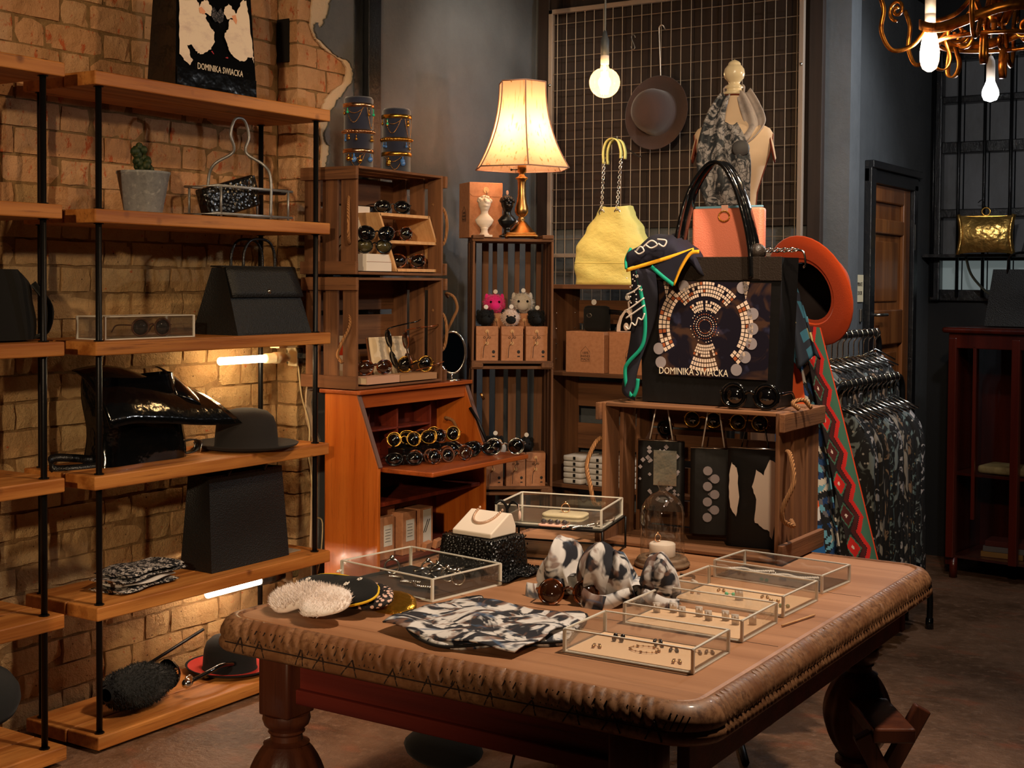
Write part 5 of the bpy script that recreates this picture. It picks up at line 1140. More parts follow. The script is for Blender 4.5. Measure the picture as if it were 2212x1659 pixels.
for k in range(4):
    g = G(); g.tube([(-.07 + .04 * k, -.045 + .005 * k, .028), (-.03 + .04 * k, .02 + .005 * k, .028)], .0042, 8); g.ob('bar', CHROME, t, True)
    g = G(); g.box((-.05 + .04 * k, -.012 + .005 * k, .013), (.004, .07, .026), (0, 0, .55)); g.ob('stand', ACRYL, t)
jewel('big silver signet ring standing at the left end of the left tray', 'ring', local(-1.925, 2.598, -.14, -.10, .0, TZ + .006), .6, 1.8, SILV)

# eye masks
def eye_mask(label, loc, rz, w, h, m, fuzzy=0, dots=0, edge=None, lift=0):
    t = thing('eye_mask', label, 'eye mask', loc, rz, 'sleep masks on the table', rot=(radians(20), radians(-2), rz)); n = 48; out = []
    for k in range(n):
        a = TAU * k / n; x = w / 2 * cos(a); y = h / 2 * sin(a)
        if sin(a) < 0: y += h * .30 * math.exp(-(x / (w * .11)) ** 2)
        else: y -= h * .05 * math.exp(-(x / (w * .2)) ** 2)
        y *= 1 + .12 * (abs(x) / (w / 2)) ** 2 * (abs(x) < w * .42); out.append((x, y))
    g = G(); lv = [(.9, 0), (1, .003), (1, .009), (.86, .015), (.6, .018), (.25, .019)]; vs = []
    for f, z in lv: vs += [(x * f, y * f - (.0 if f > .5 else 0), z + .004 * sin(x * 25)) for x, y in out]
    fs = [tuple(range(n))[::-1], tuple(range((len(lv) - 1) * n, len(lv) * n))]
    for j in range(len(lv) - 1):
        for i in range(n): fs.append((j * n + i, j * n + (i + 1) % n, (j + 1) * n + (i + 1) % n, (j + 1) * n + i))
    g.add(vs, fs); g.ob('pad', m, t, True)
    r2 = random.Random(int(w * 1e4))
    if fuzzy:
        pts = []
        for _ in range(4200):
            k = r2.randrange(n); f = r2.random() ** .5; x, y = out[k]; pts.append(((x * f, y * f, .018 - .011 * f ** 3), (x * f ** 4 * 6, y * f ** 4 * 6, 1.)))
        g = G(); fur(g, pts, .012, .0013, r2, -.1); stuff(g.ob('fluff', m, t))
    if dots:
        for _ in range(dots):
            a, f = r2.uniform(0, TAU), r2.random() ** .5 * .85; x, y = w / 2 * f * cos(a), h / 2 * f * sin(a) * .8 + .012
            g = G()
            for q in range(6): b = TAU * q / 6; g.ball((x + .0045 * cos(b), y + .0045 * sin(b), .0205), .0028, 6, 4, (1, 1, .5))
            g.ob('flower', WHITE, t, True)
    if edge: g = G(); g.tube([(x * 1.005, y * 1.005, .005) for x, y in out], .003, 6, True); g.ob('binding', edge, t, True)
    return t
LEOP = mat('pink_leopard_cloth', rgb(222, 182, 166), .8, layers=[('cell', (95, 95, 95), rgb(26, 20, 20), .36, .44), ('noise', (160, 160, 160), rgb(60, 46, 44), .58, .62)])
GOLDC = mat('gold_lame', rgb(190, 140, 50), .3, .9, bump=[('noise', (60, 60, 60), .003)])
WHF = mat('white_fluff', rgb(240, 226, 218), .9, sheen=.2)
eye_mask('gold satin sleep mask, hindmost of the mask pile', (-1.875, 2.375, TZ), radians(-14), .245, .10, GOLDC)
eye_mask('pink leopard-print sleep mask lying over the gold one', (-1.915, 2.335, TZ + .02), radians(-16), .265, .11, LEOP)
eye_mask('black flowered sleep mask with yellow binding in the pile', (-1.935, 2.295, TZ + .036), radians(-14), .275, .12, BLACKF, dots=11, edge=mat('yellow_binding', rgb(226, 180, 30), .7))
eye_mask('fluffy white sleep mask on top of the pile at the table corner', (-1.93, 2.205, TZ + .03), radians(-12), .245, .125, WHF, fuzzy=1)

# necklace block with sequin cloth
SEQB = mat('black_sequin_cloth', rgb(10, 10, 11), .35, spec=.5, layers=[('cell', (120, 120, 120), rgb(70, 72, 74), .16, .06)], bump=[('cell', (130, 130, 130), .006)])
sq = thing('sequin_cloth', 'black sequin cloth draped over a box behind the left tray', 'cloth', (-1.885, 2.808, TZ), radians(-4))
g = G(); g.rbox((0, 0, .045), (.165, .128, .088), .008); g.ob('covered_box', BLKCARD, sq)
def dr(u, v):
    a = TAU * u; c, s = cos(a), sin(a); m_ = max(abs(c) / .085, abs(s) / .067); bx, by = c / m_, s / m_
    if v < .35: f = v / .35; return (bx * f, by * f, .0915)
    if v < .7: f = (v - .35) / .35; k = 1 + .10 * f + .03 * f * sin(a * 9); return (bx * k, by * k, .0915 - .086 * f)
    f = (v - .7) / .3; sp = 1.12 + f * (.22 + .5 * max(0, cos(a + .25)) ** 2 + .1 * sin(a * 5)); return (bx * sp, by * sp, .006 + .004 * sin(a * 14) * f + .004)
g = G(); g.grid(dr, 72, 26, cu=True); g.ob('cloth', SEQB, sq, True)
g = G(); r3 = random.Random(6)
for _ in range(900):
    u, v = r3.random(), r3.uniform(.3, 1.); p = Vector(dr(u, v)); q = r3.uniform(.0015, .003)
    n_ = Vector((r3.gauss(0, 1), r3.gauss(0, 1), r3.gauss(0, 1) + .6)).normalized(); x_ = n_.orthogonal().normalized() * q; y_ = n_.cross(x_); c_ = p + Vector((p.x, p.y, 0)).normalized() * .002 + Vector((0, 0, .002)); g.add([c_ + x_, c_ + y_, c_ - x_, c_ - y_], [(0, 1, 2, 3)])
stuff(g.ob('sequins', mat('black_sequin', rgb(36, 38, 42), .15, .9), sq))
nd = thing('necklace_stand', 'white wedge display pad with a pearl necklace on the sequin box', 'jewellery stand', (-1.885, 2.812, TZ + .093), radians(-4))
WP = mat('white_leather_pad', rgb(238, 222, 206), .5)
g = G(); pr = [(-.052, 0), (.052, 0), (.052, .020), (.036, .052), (.024, .054), (-.052, .012)]
g.add([(-.062, a, b) for a, b in pr] + [(.062, a, b) for a, b in pr], [tuple(range(6)), tuple(range(6, 12))[::-1]] + [(i, 6 + i, 6 + (i + 1) % 6, (i + 1) % 6) for i in range(6)]); g.ob('pad', WP, nd, bev=.003)
def wedge(x, y): return (x, y, .012 + (y + .052) * (.042 / .076) + .003)
g = G()
for k in range(34):
    t_ = k / 33; a = pi * t_; x = -.036 * cos(a); y = .028 - .052 * sin(a) ** .75; g.ball(wedge(x, y), .0036, 7, 5)
g.ob('pearl_necklace', mat('pinkish_pearl', rgb(206, 170, 146), .2, .35), nd, True)

# black wire stand with an acrylic tray on top
ws = thing('wire_stand', 'black metal wire stand at the back of the table, carrying a tray', 'stand', (-1.845, 3.115, TZ), radians(14))
sw_, sd_ = .31, .25
g = G(); g.box((0, 0, .086), (sw_, sd_, .006)); g.ob('top_plate', BLACKM, ws, bev=.001)
for sx in (-1, 1):
    for sy in (-1, 1): g = G(); g.tube([(sx * sw_ / 2, sy * sd_ / 2, 0), (sx * sw_ / 2, sy * sd_ / 2, .086)], .003, 6); g.ob('leg', BLACKM, ws, True)
g = G(); g.tube([(-sw_ / 2, -sd_ / 2, .004), (sw_ / 2, -sd_ / 2, .004), (sw_ / 2, sd_ / 2, .004), (-sw_ / 2, sd_ / 2, .004)], .003, 6, True); g.ob('foot_frame', BLACKM, ws, True)
g = G(); g.tube(curve([(-.115, -.10, .089), (-.115, -.10, .13), (-.13, -.105, .148), (-.145, -.11, .14)], 5), .004, 7); g.tube(curve([(-.115, -.10, .125), (-.10, -.098, .145), (-.085, -.10, .14), (-.08, -.10, .132)], 5), .0035, 7); g.ob('hanger_fork', BLACKM, ws, True)
t = thing('acrylic_tray', 'clear acrylic tray standing on the black wire stand', 'tray', local(-1.845, 3.115, radians(14), .0, .012, TZ + .0895), radians(14), GT); open_box(t, (0, 0, 0), (.29, .22, .048), .0032, mat('mirror_base', rgb(190, 186, 176), .12, .9))
o = G().rbox((0, 0, .004), (.12, .08, .008), .02).ob('cream_pad', CREAM, None, True); o.location = local(-1.845, 3.115, radians(14), .01, .03, TZ + .0945); o.rotation_euler = (0, 0, .2); tag(o, 'cream oval pad lying inside the tray on the wire stand', 'pad')
jewel('knotted rose gold ring on the cream pad', 'ring', local(-1.845, 3.115, radians(14), .01, .03, TZ + .1025), .5, 1.2, ROSEG)
for k in range(2): jewel('thick silver chain hanging over the front of the wire stand, %s' % ['left', 'right'][k], 'chain', local(-1.845, 3.115, radians(14), .085 + .028 * k, -.10, TZ + .0895), radians(60), 1., SILV, 'chains on the wire stand')
jewel('pale braided chain on the right corner of the wire stand', 'chain', local(-1.845, 3.115, radians(14), .135, .0, TZ + .0895), radians(90), 1.1, mat('pale_gold_chain', rgb(206, 184, 166), .3, .8), 'chains on the wire stand')
t = thing('earring_pad', 'pink pad of dark stone earrings on the front of the wire stand', 'earrings', local(-1.845, 3.115, radians(14), .02, -.112, TZ + .0895), radians(14))
g = G(); g.rbox((0, 0, .003), (.085, .024, .006), .010); g.ob('pad', mat('pink_card', rgb(232, 182, 164), .7), t, True)
for k in range(4): g = G(); g.ball((-.028 + .019 * k, 0, .012), .0075, 6, 4, (1, .7, 1)); g.ob('stone', mat('smoky_stone', rgb(96, 88, 90), .1, .5), t, True)
t = thing('drop_earring', 'pale drop earring hanging from the fork of the wire stand', 'earrings', local(-1.845, 3.115, radians(14), -.08, -.105, TZ + .0895), 0)
g = G(); g.tube([(0, 0, .052), (.002, 0, .03)], .0012, 5); g.ball((.003, 0, .022), .006, 8, 6, (.8, .6, 2.2)); g.ob('drop', mat('pink_enamel', rgb(226, 190, 176), .3), t, True)

# glass dome
dm = thing('glass_dome', 'clear glass cloche on a turned grey wooden base, before the table crate', 'cloche', (-1.532, 3.112, TZ))
BASEW = wood('grey_turned_wood', rgb(134, 108, 84), rgb(110, 86, 66), rgb(70, 52, 40), 0, .6)
g = G(); g.lathe([(.0001, 0), (.066, 0), (.072, .005), (.071, .011), (.064, .015), (.066, .019), (.061, .025), (.0001, .025)], 40); g.ob('base', BASEW, dm, True)
g = G(); g.lathe([(.057, .0255), (.057, .11), (.0565, .135), (.053, .155), (.044, .172), (.03, .185), (.016, .191), (.010, .196), (.011, .203), (.015, .210), (.012, .219), (.0001, .222)], 40); g.ob('dome', GLASS, dm, True)
t = thing('white_candle', 'round white block under the glass cloche', 'block', (-1.532, 3.112, TZ + .0255)); g = G(); g.lathe([(.0001, 0), (.033, 0), (.034, .003), (.034, .032), (.031, .035), (.0001, .035)], 32); g.ob('block', mat('white_wax', rgb(240, 222, 206), .5, subs=.1), t, True)
jewel('rose gold knot ring on the white block under the cloche', 'ring', (-1.545, 3.112, TZ + .0606), 1.2, 1.0, ROSEG)

# knotted turbans, scarf, sunglasses
SWIRL = mat('grey_blue_swirl_print', rgb(214, 208, 204), .8, layers=[('swirl', (11, 11, 11), rgb(34, 34, 42), .46, .54), ('swirl', (17, 9, 12), rgb(120, 86, 70), .56, .66, .8), ('swirl', (9, 16, 14), rgb(66, 88, 116), .6, .7, .8)], rnd=True)
def turban(label, loc, rz, s):
    t = thing('knotted_headband', label, 'headband', loc, rz, 'printed headbands on the table'); t.scale = (s,) * 3
    def lobe(sx):
        def f(u, v):
            a = TAU * v; q = sin(pi * u) ** .7; x = sx * (.012 + .085 * u - .01); w_ = .045 * q + .010; hh = (.044 * q + .012)
            return (x + .006 * sin(a * 2 + u * 5), w_ * cos(a) + .006 * sin(u * 16 + a), hh + hh * sin(a) * (1 + .08 * sin(u * 18 + 2 * a)) + .001)
        return f
    for sx in (-1, 1): g = G(); g.grid(lobe(sx), 22, 22, cv=True); g.ob('loop', SWIRL, t, True)
    g = G(); g.grid(lambda u, v: (.018 * cos(TAU * u), -.034 + .07 * v, .028 + .026 * sin(TAU * u) * (1 - .3 * abs(2 * v - 1)) + .004 * sin(v * 20)), 18, 8, cu=True); g.ob('knot', SWIRL, t, True)
    for sx in (-1, 1):
        g = G(); g.ribbon(curve([(sx * .01, -.03, .03), (sx * .03, -.055, .025), (sx * .06, -.065, .012), (sx * .09, -.06, .006)], 5), (0, .3, 1), [.02 + .0012 * k for k in range(16)], .004); g.ob('tail', SWIRL, t, True)
    return t
turban('grey swirl headband with its left loop standing up, by the brown sunglasses', (-1.535, 2.70, TZ), radians(-5), 1.2)
turban('grey swirl headband nearer the glass cloche', (-1.40, 2.725, TZ), radians(22), 1.05)
sunglasses('brown sunglasses lying in front of the knotted headbands', TORT, LENSB, 'round', (-1.515, 2.60, TZ + .001), (radians(-25), 0, radians(24)), None, 1.15, thick=.0026)
bd = thing('printed_scarf', 'flat folded scarf with a grey-blue swirl print at the table front', 'scarf', (-1.555, 2.335, TZ), 0)
OUT = [(-.204, -.026), (-.125, -.115), (-.05, -.172), (.025, -.19), (.09, -.12), (.195, -.03), (.19, .03), (.13, .19), (.06, .14), (-.01, .13), (-.1, .14), (-.156, .198), (-.185, .09)]
def sc(f, z):
    return [(x * f, y * f, z + .004 * sin(x * 31 + y * 23)) for x, y in [tuple(p)[:2] for p in curve([(a, b, 0) for a, b in OUT + OUT[:1]], 5)[:-1]]]
g = G(); lv = [sc(.98, .002), sc(1., .006), sc(.98, .012), sc(.8, .015), sc(.55, .016), sc(.2, .017)]; n = len(lv[0]); vs = sum(lv, []); fs = [tuple(range(n))[::-1], tuple(range(5 * n, 6 * n))]
for j in range(5):
    for i in range(n): fs.append((j * n + i, j * n + (i + 1) % n, (j + 1) * n + (i + 1) % n, (j + 1) * n + i))
g.add(vs, fs); g.ob('lower_layer', SWIRL, bd, True)
g = G(); g.grid(lambda u, v: (-.17 + .34 * u, -.14 + .26 * v + .07 * (1 - 2 * abs(u - .5)) * (v - .5) - .02 * u, .019 + .005 * sin(u * 11 + v * 5) + .004 * sin(v * 13)), 24, 14); g.ob('top_fold', SWIRL, bd, True, solid=.003)
g = G(); g.tube([(x, y, .009) for x, y, z in sc(1.005, 0)], .0032, 6, True); g.ob('hem', BLKCARD, bd, True)
g = G(); g.tube([(-1.045, 2.70, TZ + .003), (-1.02, 2.83, TZ + .003)], .0022, 6); tag(g.ob('wooden_stick', PLY, None, True), 'thin wooden stick lying near the right table edge', 'stick')
g = G(); g.tube(curve([(-1.44, 3.03, TZ + .004), (-1.42, 3.00, TZ + .01), (-1.40, 3.02, TZ + .006), (-1.385, 2.98, TZ + .004)], 5), .004, 7); t = g.ob('black_clip', BLKF, None, True); tag(t, 'small black clip with a white tip between headband and cloche', 'clip'); g = G(); g.tube([(-1.385, 2.98, TZ + .005), (-1.365, 2.962, TZ + .005)], .0045, 7); g.ob('tip', WHITE, t, True)
# things under the table
g = G(); g.ball((0, 0, .055), .11, 16, 10, (1.2, .8, .5)); t = g.ob('black_bundle', BLACKF, None, True); t.location = (-2.30, 3.22, 0); tag(t, 'black cloth bundle on the floor under the table', 'bundle')
g = G(); g.ball((0, 0, .07), .09, 16, 10, (1., .9, .78)); t = g.ob('black_bowl', LEATHER, None, True); t.location = (-1.98, 3.42, .0); tag(t, 'black rounded bag on the floor below the front apron', 'bag')
t = thing('cable_plug', 'black plug hanging on a cable under the table', 'plug', (-2.0, 3.17, .17))
g = G(); g.lathe([(.0001, 0), (.018, .0), (.016, .02), (.014, .05), (.018, .06), (.018, .09), (.0001, .092)], 14); g.ob('body', BLKF, t, True); g = G(); g.tube(curve([(0, 0, .005), (-.01, 0, -.04), (-.03, .0, -.12), (-.02, 0, -.164)], 4), .004, 6); g.ob('cable', BLKF, t, True)
# ------------------------------------------------------------------ the big tote and what hangs about it
def cloth(fn, nu, nv, pat):
    g = G(); g.grid(fn, nu, nv); g.m = [pat((i + .5) / nu, (j + .5) / nv) for j in range(nv) for i in range(nu)]; return g
def flat(name, r, g_, b, rough=.8): return mat(name, rgb(r, g_, b), rough)
tt = thing('tote_bag', 'big black tote with a round mosaic print standing on the table crate', 'bag', (-1.535, 3.445, 1.1085), 0)
TOTE = mat('smooth_black_tote', rgb(17, 15, 15), .42, spec=.4, bump=[('noise', (12, 12, 12), .003)])
tote_body(tt, .395, .125, .405, .425, .12, TOTE, seed=12)
TY = -.0665
def tp(x, z): return (x, TY + .0020 * z / .4 * 1.2, z)
PBG = mat('print_night_ground', rgb(30, 26, 36), .28, spec=.5, layers=[('swirl', (9, 9, 9), rgb(78, 54, 42), .5, .62, .9), ('noise', (16, 16, 16), rgb(70, 72, 104), .6, .75, .7)])
g = G(); g.add([tp(-.145, .078), tp(.178, .075), tp(.184, .335), tp(-.150, .340)], [(0, 1, 2, 3)]); g.ob('print_ground', PBG, tt)
TILEA, TILEB = flat('print_tile_cream', 232, 206, 186, .4), flat('print_tile_rust', 170, 92, 56, .4)
TILEC = flat('print_tile_grey', 152, 142, 146, .4)
def fan(cx, cz, r0, r1, a0, a1, nr, na, gap=.12, rr=random.Random(3), sq=1.):
    for i in range(nr):
        for j in range(na):
            if rr.random() < .05: continue
            ra, rb = r0 + (r1 - r0) * (i + gap) / nr, r0 + (r1 - r0) * (i + 1 - gap) / nr; aa, ab = a0 + (a1 - a0) * (j + gap) / na, a0 + (a1 - a0) * (j + 1 - gap) / na
            g.cur = 1 if rr.random() < .12 else 0
            q = [tp(cx + r * cos(a) * sq, cz + r * sin(a)) for r, a in ((ra, aa), (rb, aa), (rb, ab), (ra, ab))]; g.add([(x, y - .0012, z) for x, y, z in q], [(3, 2, 1, 0)])
CX_, CZ_ = -.006, .215
g = G(); fan(CX_, CZ_, .082, .124, radians(42), radians(138), 4, 22); fan(CX_, CZ_, .045, .072, radians(48), radians(132), 3, 14); fan(CX_, CZ_, .050, .085, radians(-115), radians(-62), 4, 10)
fan(CX_, CZ_, .088, .125, radians(-112), radians(-70), 3, 10); g.cur = 0
stuff(g.ob('mosaic_fan', [TILEA, TILEB], tt))
g = G()
for sx in (-1, 1): fan(CX_, CZ_, .106, .142, (pi if sx < 0 else 0) - radians(46) * (1), (pi if sx < 0 else 0) + radians(32), 3, 14, .1, random.Random(5 + sx), 1.0)
for sx in (-1, 1): fan(CX_ + sx * .118, CZ_ + .075, .0, .05, radians(80), radians(100), 4, 2, .1, random.Random(8), 1.4)
stuff(g.ob('mosaic_column', [TILEA, TILEB], tt))
g = G(); r5 = random.Random(9)
for ring, n, rad in ((0, 22, .019), (1, 26, .026), (2, 30, .034), (3, 34, .043)):
    for k in range(n):
        a = TAU * k / n; g.cur = 1 if ring in (0, 2) and r5.random() < .7 else 0; x, z = CX_ + rad * cos(a), CZ_ + rad * sin(a)
        if ring == 3 and r5.random() < .5: continue
        q = .0014; g.add([(px, py - .0014, pz) for px, py, pz in (tp(x - q, z - q), tp(x + q, z - q), tp(x + q, z + q), tp(x - q, z + q))], [(0, 1, 2, 3)])
stuff(g.ob('bead_rings', [TILEA, TILEB], tt))
for x, z in ((.133, .252), (.133, .212), (.130, .172), (.113, .135), (.088, .100), (-.139, .112), (-.072, .325), (.102, .322), (-.146, .15)):
    g = G(); g.add([tp(x, z)] + [tp(x + .0165 * cos(TAU * k / 18), z + .0165 * sin(TAU * k / 18)) for k in range(18)], [(0, 1 + k, 1 + (k + 1) % 18) for k in range(18)]); g.xf(Matrix.Translation((0, -.0012, 0))); g.ob('disc_print', TILEC, tt)
text('lettering', 'DOMINIKA SWIACKA', .027, mat('print_cream', rgb(236, 220, 196), .5), tt, (-.04, TY - .0011, .080), (pi / 2, 0, 0), .80)
BRIM = mat('dark_brown_leather', rgb(42, 33, 27), .45, bump=[('cell', (240, 240, 240), .0005)])
g = G(); g.box((0, -.0635, .3735), (.424, .004, .064)); g.ob('top_band', BRIM, tt, bev=.001)
g = G(); g.box((.128, -.0668, .375), (.05, .003, .060)); g.ob('side_tab', BRIM, tt, bev=.001)
for yy, dx in ((-.068, 0), (-.040, .006)):
    P = curve([(-.095 + dx, yy, .35), (-.09 + dx, yy, .46), (-.065 + dx, yy * .8, .58), (-.02 + dx, yy * .6, .655), (.02 + dx, yy * .6, .664), (.06 + dx, yy * .7, .62), (.10 + dx, yy * .9, .53), (.125 + dx, yy, .43), (.13 + dx, yy, .35)], 6)
    g = G(); g.ribbon(P, (0, 1, .15), [.028] * len(P), .009); g.ob('handle', PATENT, tt, True, bev=.002)
CORAL = mat('coral_leather', rgb(232, 132, 104), .5, bump=[('cell', (260, 260, 260), .0005)]); BLUEZ = flat('pale_blue_zip', 110, 158, 180, .5)
cc = thing('clutch_bag', 'coral zip clutch with a blue zip standing in the big tote', 'bag', (-1.508, 3.455, 1.39), 0)
g = G(); g.rbox((0, 0, .13), (.212, .035, .26), .012); g.ob('body', CORAL, cc, True)
g = G(); g.box((0, 0, .263), (.20, .012, .007)); g.ob('zip', BLUEZ, cc, bev=.002)
g = G(); g.box((-.005, -.017, .257), (.02, .004, .022)); rt = g.ob('ring_tab', mat('pale_pink_leather', rgb(226, 170, 150), .5), cc, bev=.001)
g = G()
for k in range(22): a = TAU * k / 22; g.ball((-.005 + .016 * cos(a), -.021, .237 + .014 * sin(a)), .0026, 6, 4)
stuff(g.ob('beaded_ring', GOLD, rt, True))
# navy bandana draped over the left corner of the tote
NAVY = mat('navy_bandana', rgb(16, 15, 28), .85, layers=[('noise', (6, 6, 6), rgb(30, 28, 50), .5, .7)]); TEAL = flat('teal_binding', 0, 142, 116); YELB = flat('yellow_binding2', 236, 166, 30); PWH = flat('bandana_white', 206, 196, 190)
nb = thing('bandana', 'navy paisley bandana with teal and yellow borders over the tote corner', 'scarf', (-1.70, 3.36, 1.1085), 0)
def crownf(u, v):
    x = -.045 + .20 * u; top = .455 - .07 * (2 * u - .75) ** 2 - .10 * max(0, u - .8); return (x - .01 * (1 - v), -.035 - .05 * sin(pi * v) * (1 - .4 * u) + .10 * v, .372 + .042 * u + (top - .36 - .03 * u) * sin(pi * min(1, v * 1.0) * .5) ** .8 + .005 * sin(u * 19 + v * 4))
g = G(); g.grid(crownf, 20, 12); g.ob('folded_top', NAVY, nb, True, solid=.004)
def tailf(u, v): return (-.045 + .075 * u * (1 - .55 * v) + .015 * sin(v * 5) - .01 * v + .01 * v * u, -.032 - .014 * sin(u * pi) - .01 * sin(v * 6 + u * 3), .372 - .352 * v - .03 * (u - .5) * (v > .9))
g = G(); g.grid(tailf, 10, 24); g.ob('hanging_tail', NAVY, nb, True, solid=.003)
tri = [(.02, .372), (.155, .425), (.105, .33)]
g = G(); g.add([(tri[0][0], -.062, tri[0][1]), (tri[2][0], -.064, tri[2][1]), (tri[1][0], -.060, tri[1][1])], [(0, 1, 2)]); g.ob('corner_flap', NAVY, nb, solid=.003)
def bind(nm, pts, m, r=.0048): g = G(); g.ribbon(curve(pts, 5), (0, .25, 1), .010, .003); return g.ob(nm, m, nb, True)
bind('yellow_border', [(-.05, -.048, .368), (.0, -.056, .380), (.07, -.062, .398), (.155, -.050, .424)], YELB); bind('yellow_border', [(.105, -.068, .328), (.125, -.068, .372), (.152, -.066, .412), (.178, -.066, .418)], YELB)
bind('teal_border', [(.035, -.064, .378), (.07, -.067, .352), (.105, -.068, .328)], TEAL)
def vb(nm, pts): g = G(); g.ribbon(curve(pts, 5), (1, .2, 0), .010, .003); return g.ob(nm, TEAL, nb, True)
vb('teal_border', [(-.012, -.054, .366), (-.002, -.054, .31), (.012, -.055, .25), (.012, -.054, .19), (.0, -.054, .152), (-.035, -.056, .115), (-.048, -.054, .09), (-.042, -.052, .04), (-.025, -.050, .018), (-.012, -.052, .04), (-.008, -.053, .068)])
g = G(); g.tube(curve([(-.05, -.05, .372), (-.056, -.04, .40), (-.046, -.03, .43)], 4), .004, 6); g.ob('teal_border', TEAL, nb, True)
def motif(pts, r=.003, closed=False): g = G(); g.tube(curve(pts, 5), r, 5, False); return g.ob('white_motif', PWH, nb, True)
for pts in ([(-.0, -.088, .42), (.015, -.09, .432), (.025, -.09, .42), (.01, -.09, .412), (-.004, -.088, .42)], [(.02, -.088, .43), (.045, -.086, .448), (.062, -.084, .437), (.045, -.086, .428), (.03, -.088, .436)], [(.06, -.08, .452), (.085, -.076, .448), (.08, -.08, .432), (.065, -.084, .44)], [(-.045, -.058, .255), (-.02, -.060, .27), (.012, -.060, .292)], [(-.045, -.058, .235), (-.02, -.06, .25), (.014, -.060, .272)], [(-.046, -.058, .212), (-.034, -.06, .205), (-.026, -.06, .222), (-.014, -.06, .216), (-.006, -.06, .236), (.006, -.06, .232), (.014, -.06, .25)], [(-.044, -.058, .30), (-.02, -.06, .31), (.0, -.06, .325)]): motif(pts, .0024)
g = G(); r6 = random.Random(3)
for k in range(26): g.ball((r6.uniform(-.043, .005), -.060, r6.uniform(.275, .36)), .0022, 5, 4)
stuff(g.ob('white_dots', PWH, nb))
bl = thing('leather_ball', 'brown leather ball charm with a silver chain on the tote rim', 'charm', (-1.40, 3.40, 1.515), 0)
g = G(); g.ball((0, 0, .012), .024, 16, 10); g.ob('ball', BRIM, bl, True)
links((.02, .0, .016), (.105, .02, .018), 9, .009, .0022).ob('chain', CHROME, bl, True)
g = G(); g.tube(curve([(.10, .02, .018), (.122, .02, .012), (.128, .02, -.02), (.122, .02, -.03)], 5), .0028, 7); g.ob('clasp', CHROME, bl, True)
sunglasses('big round glossy black sunglasses on the table crate before the tote', BLKF, LENSD, 'round', (-1.385, 3.325, 1.1095), (0, 0, .12), None, 1.28, thick=.0046)
g = G(); g.tube(curve([(-1.262, 3.36, 1.113), (-1.275, 3.35, 1.13), (-1.265, 3.40, 1.135), (-1.25, 3.42, 1.113)], 5), .006, 7); tag(g.ob('rope_end', ROPE, None, True), 'short frayed rope end on the right of the table crate top', 'rope')

# pouches and spectacles hung inside the table crate
PWHT = flat('print_white', 226, 206, 192, .5)
def hung_pouch(label, x, y, z1, w, h, yaw, kind):
    t = thing('hanging_pouch', label, 'bag', (x, y, z1 - h), yaw, 'black pouches hung inside the table crate')
    g = G(); g.grid(lambda u, v: (w / 2 * max(-1, min(1, 1.3 * cos(TAU * u))), .012 * (1.2 - v) * sin(TAU * u), h * v), 20, 8, cu=True); g.lathe([(.0001, .002), (w / 2 * .96, .002)], 16, sy=.15); g.ob('body', TOTE, t, True)
    g = G(); g.tube([(-w / 2, -.006, h), (w / 2, -.006, h)], .0026, 6); g.ob('zip', CHROME, t, True)
    for sx in (-1, 1): g = G(); g.tube([(sx * w * .25, -.002, h), (sx * w * .12, .0, h + (1.092 - z1))], .0022, 5); g.ob('strap', WHITE if kind != 2 else BLKF, t, True)
    rr = random.Random(kind)
    if kind == 0:
        g = G()
        for k in range(46): x_, z_ = rr.uniform(-w * .44, w * .44), rr.uniform(h * .1, h * .92); q = rr.uniform(.004, .008); g.add([(x_ - q, -.0175, z_), (x_, -.0175, z_ - q), (x_ + q, -.0175, z_), (x_, -.0175, z_ + q)], [(0, 1, 2, 3)])
        stuff(g.ob('speckle_print', TILEC, t)); g = G(); g.box((w * .12, -.019, h * .62), (w * .5, .003, h * .5), (0, .0, 0)); g.ob('silver_panel', mat('silver_foil', rgb(196, 194, 180), .25, .9, bump=[('noise', (20, 20, 20), .004)]), t, bev=.001)
    elif kind == 1:
        g = G()
        for k in range(7): g.add([(-w * .1, -.0178, h * (.2 + .09 * k))] + [(-w * .1 + .013 * cos(TAU * q / 12) + .02 * (k % 2), -.0178, h * (.2 + .09 * k) + .013 * sin(TAU * q / 12)) for q in range(12)], [(0, 1 + q, 1 + (q + 1) % 12) for q in range(12)])
        stuff(g.ob('disc_print', TILEC, t))
    else:
        flat_print('bird_print', [(.02 * w, h * .28), (.16 * w, h * .22), (.30 * w, h * .18), (.36 * w, h * .10), (.42 * w, h * .3), (.48 * w, h * .86), (.30 * w, h * .90), (.18 * w, h * .74), (.05 * w, h * .8), (-.02 * w, h * .62), (.06 * w, h * .5)], PWHT, t, -.0180, amp=.002, rr=rr)
        flat_print('bird_print', [(-.42 * w, h * .4), (-.3 * w, h * .3), (-.24 * w, h * .5), (-.3 * w, h * .8), (-.4 * w, h * .85), (-.46 * w, h * .6)], PWHT, t, -.0178, amp=.002, rr=rr)
    return t
hung_pouch('black speckled pouch with a silver panel hung at the left of the table crate', -1.695, 3.43, .995, .135, .20, radians(12), 0)
hung_pouch('black pouch printed with pale discs hung in the middle of the table crate', -1.535, 3.43, .985, .125, .24, radians(18), 1)
hung_pouch('black pouch with a white bird print hung at the right of the table crate', -1.405, 3.415, .995, .150, .27, radians(8), 2)
SPG = 'spectacles hung inside the table crate'
for k, (x, z, lb) in enumerate(((-1.745, .99, 'far left'), (-1.60, 1.03, 'left of middle'), (-1.46, 1.03, 'right of middle'))):
    s_ = sunglasses('thin pair hanging in the table crate, %s' % lb, BLKF if k == 0 else GOLD, LENSD, 'round', (x, 3.50, z), (0, radians(90) if k == 0 else 0, .2), SPG, .9, thick=.0018, folded=True)

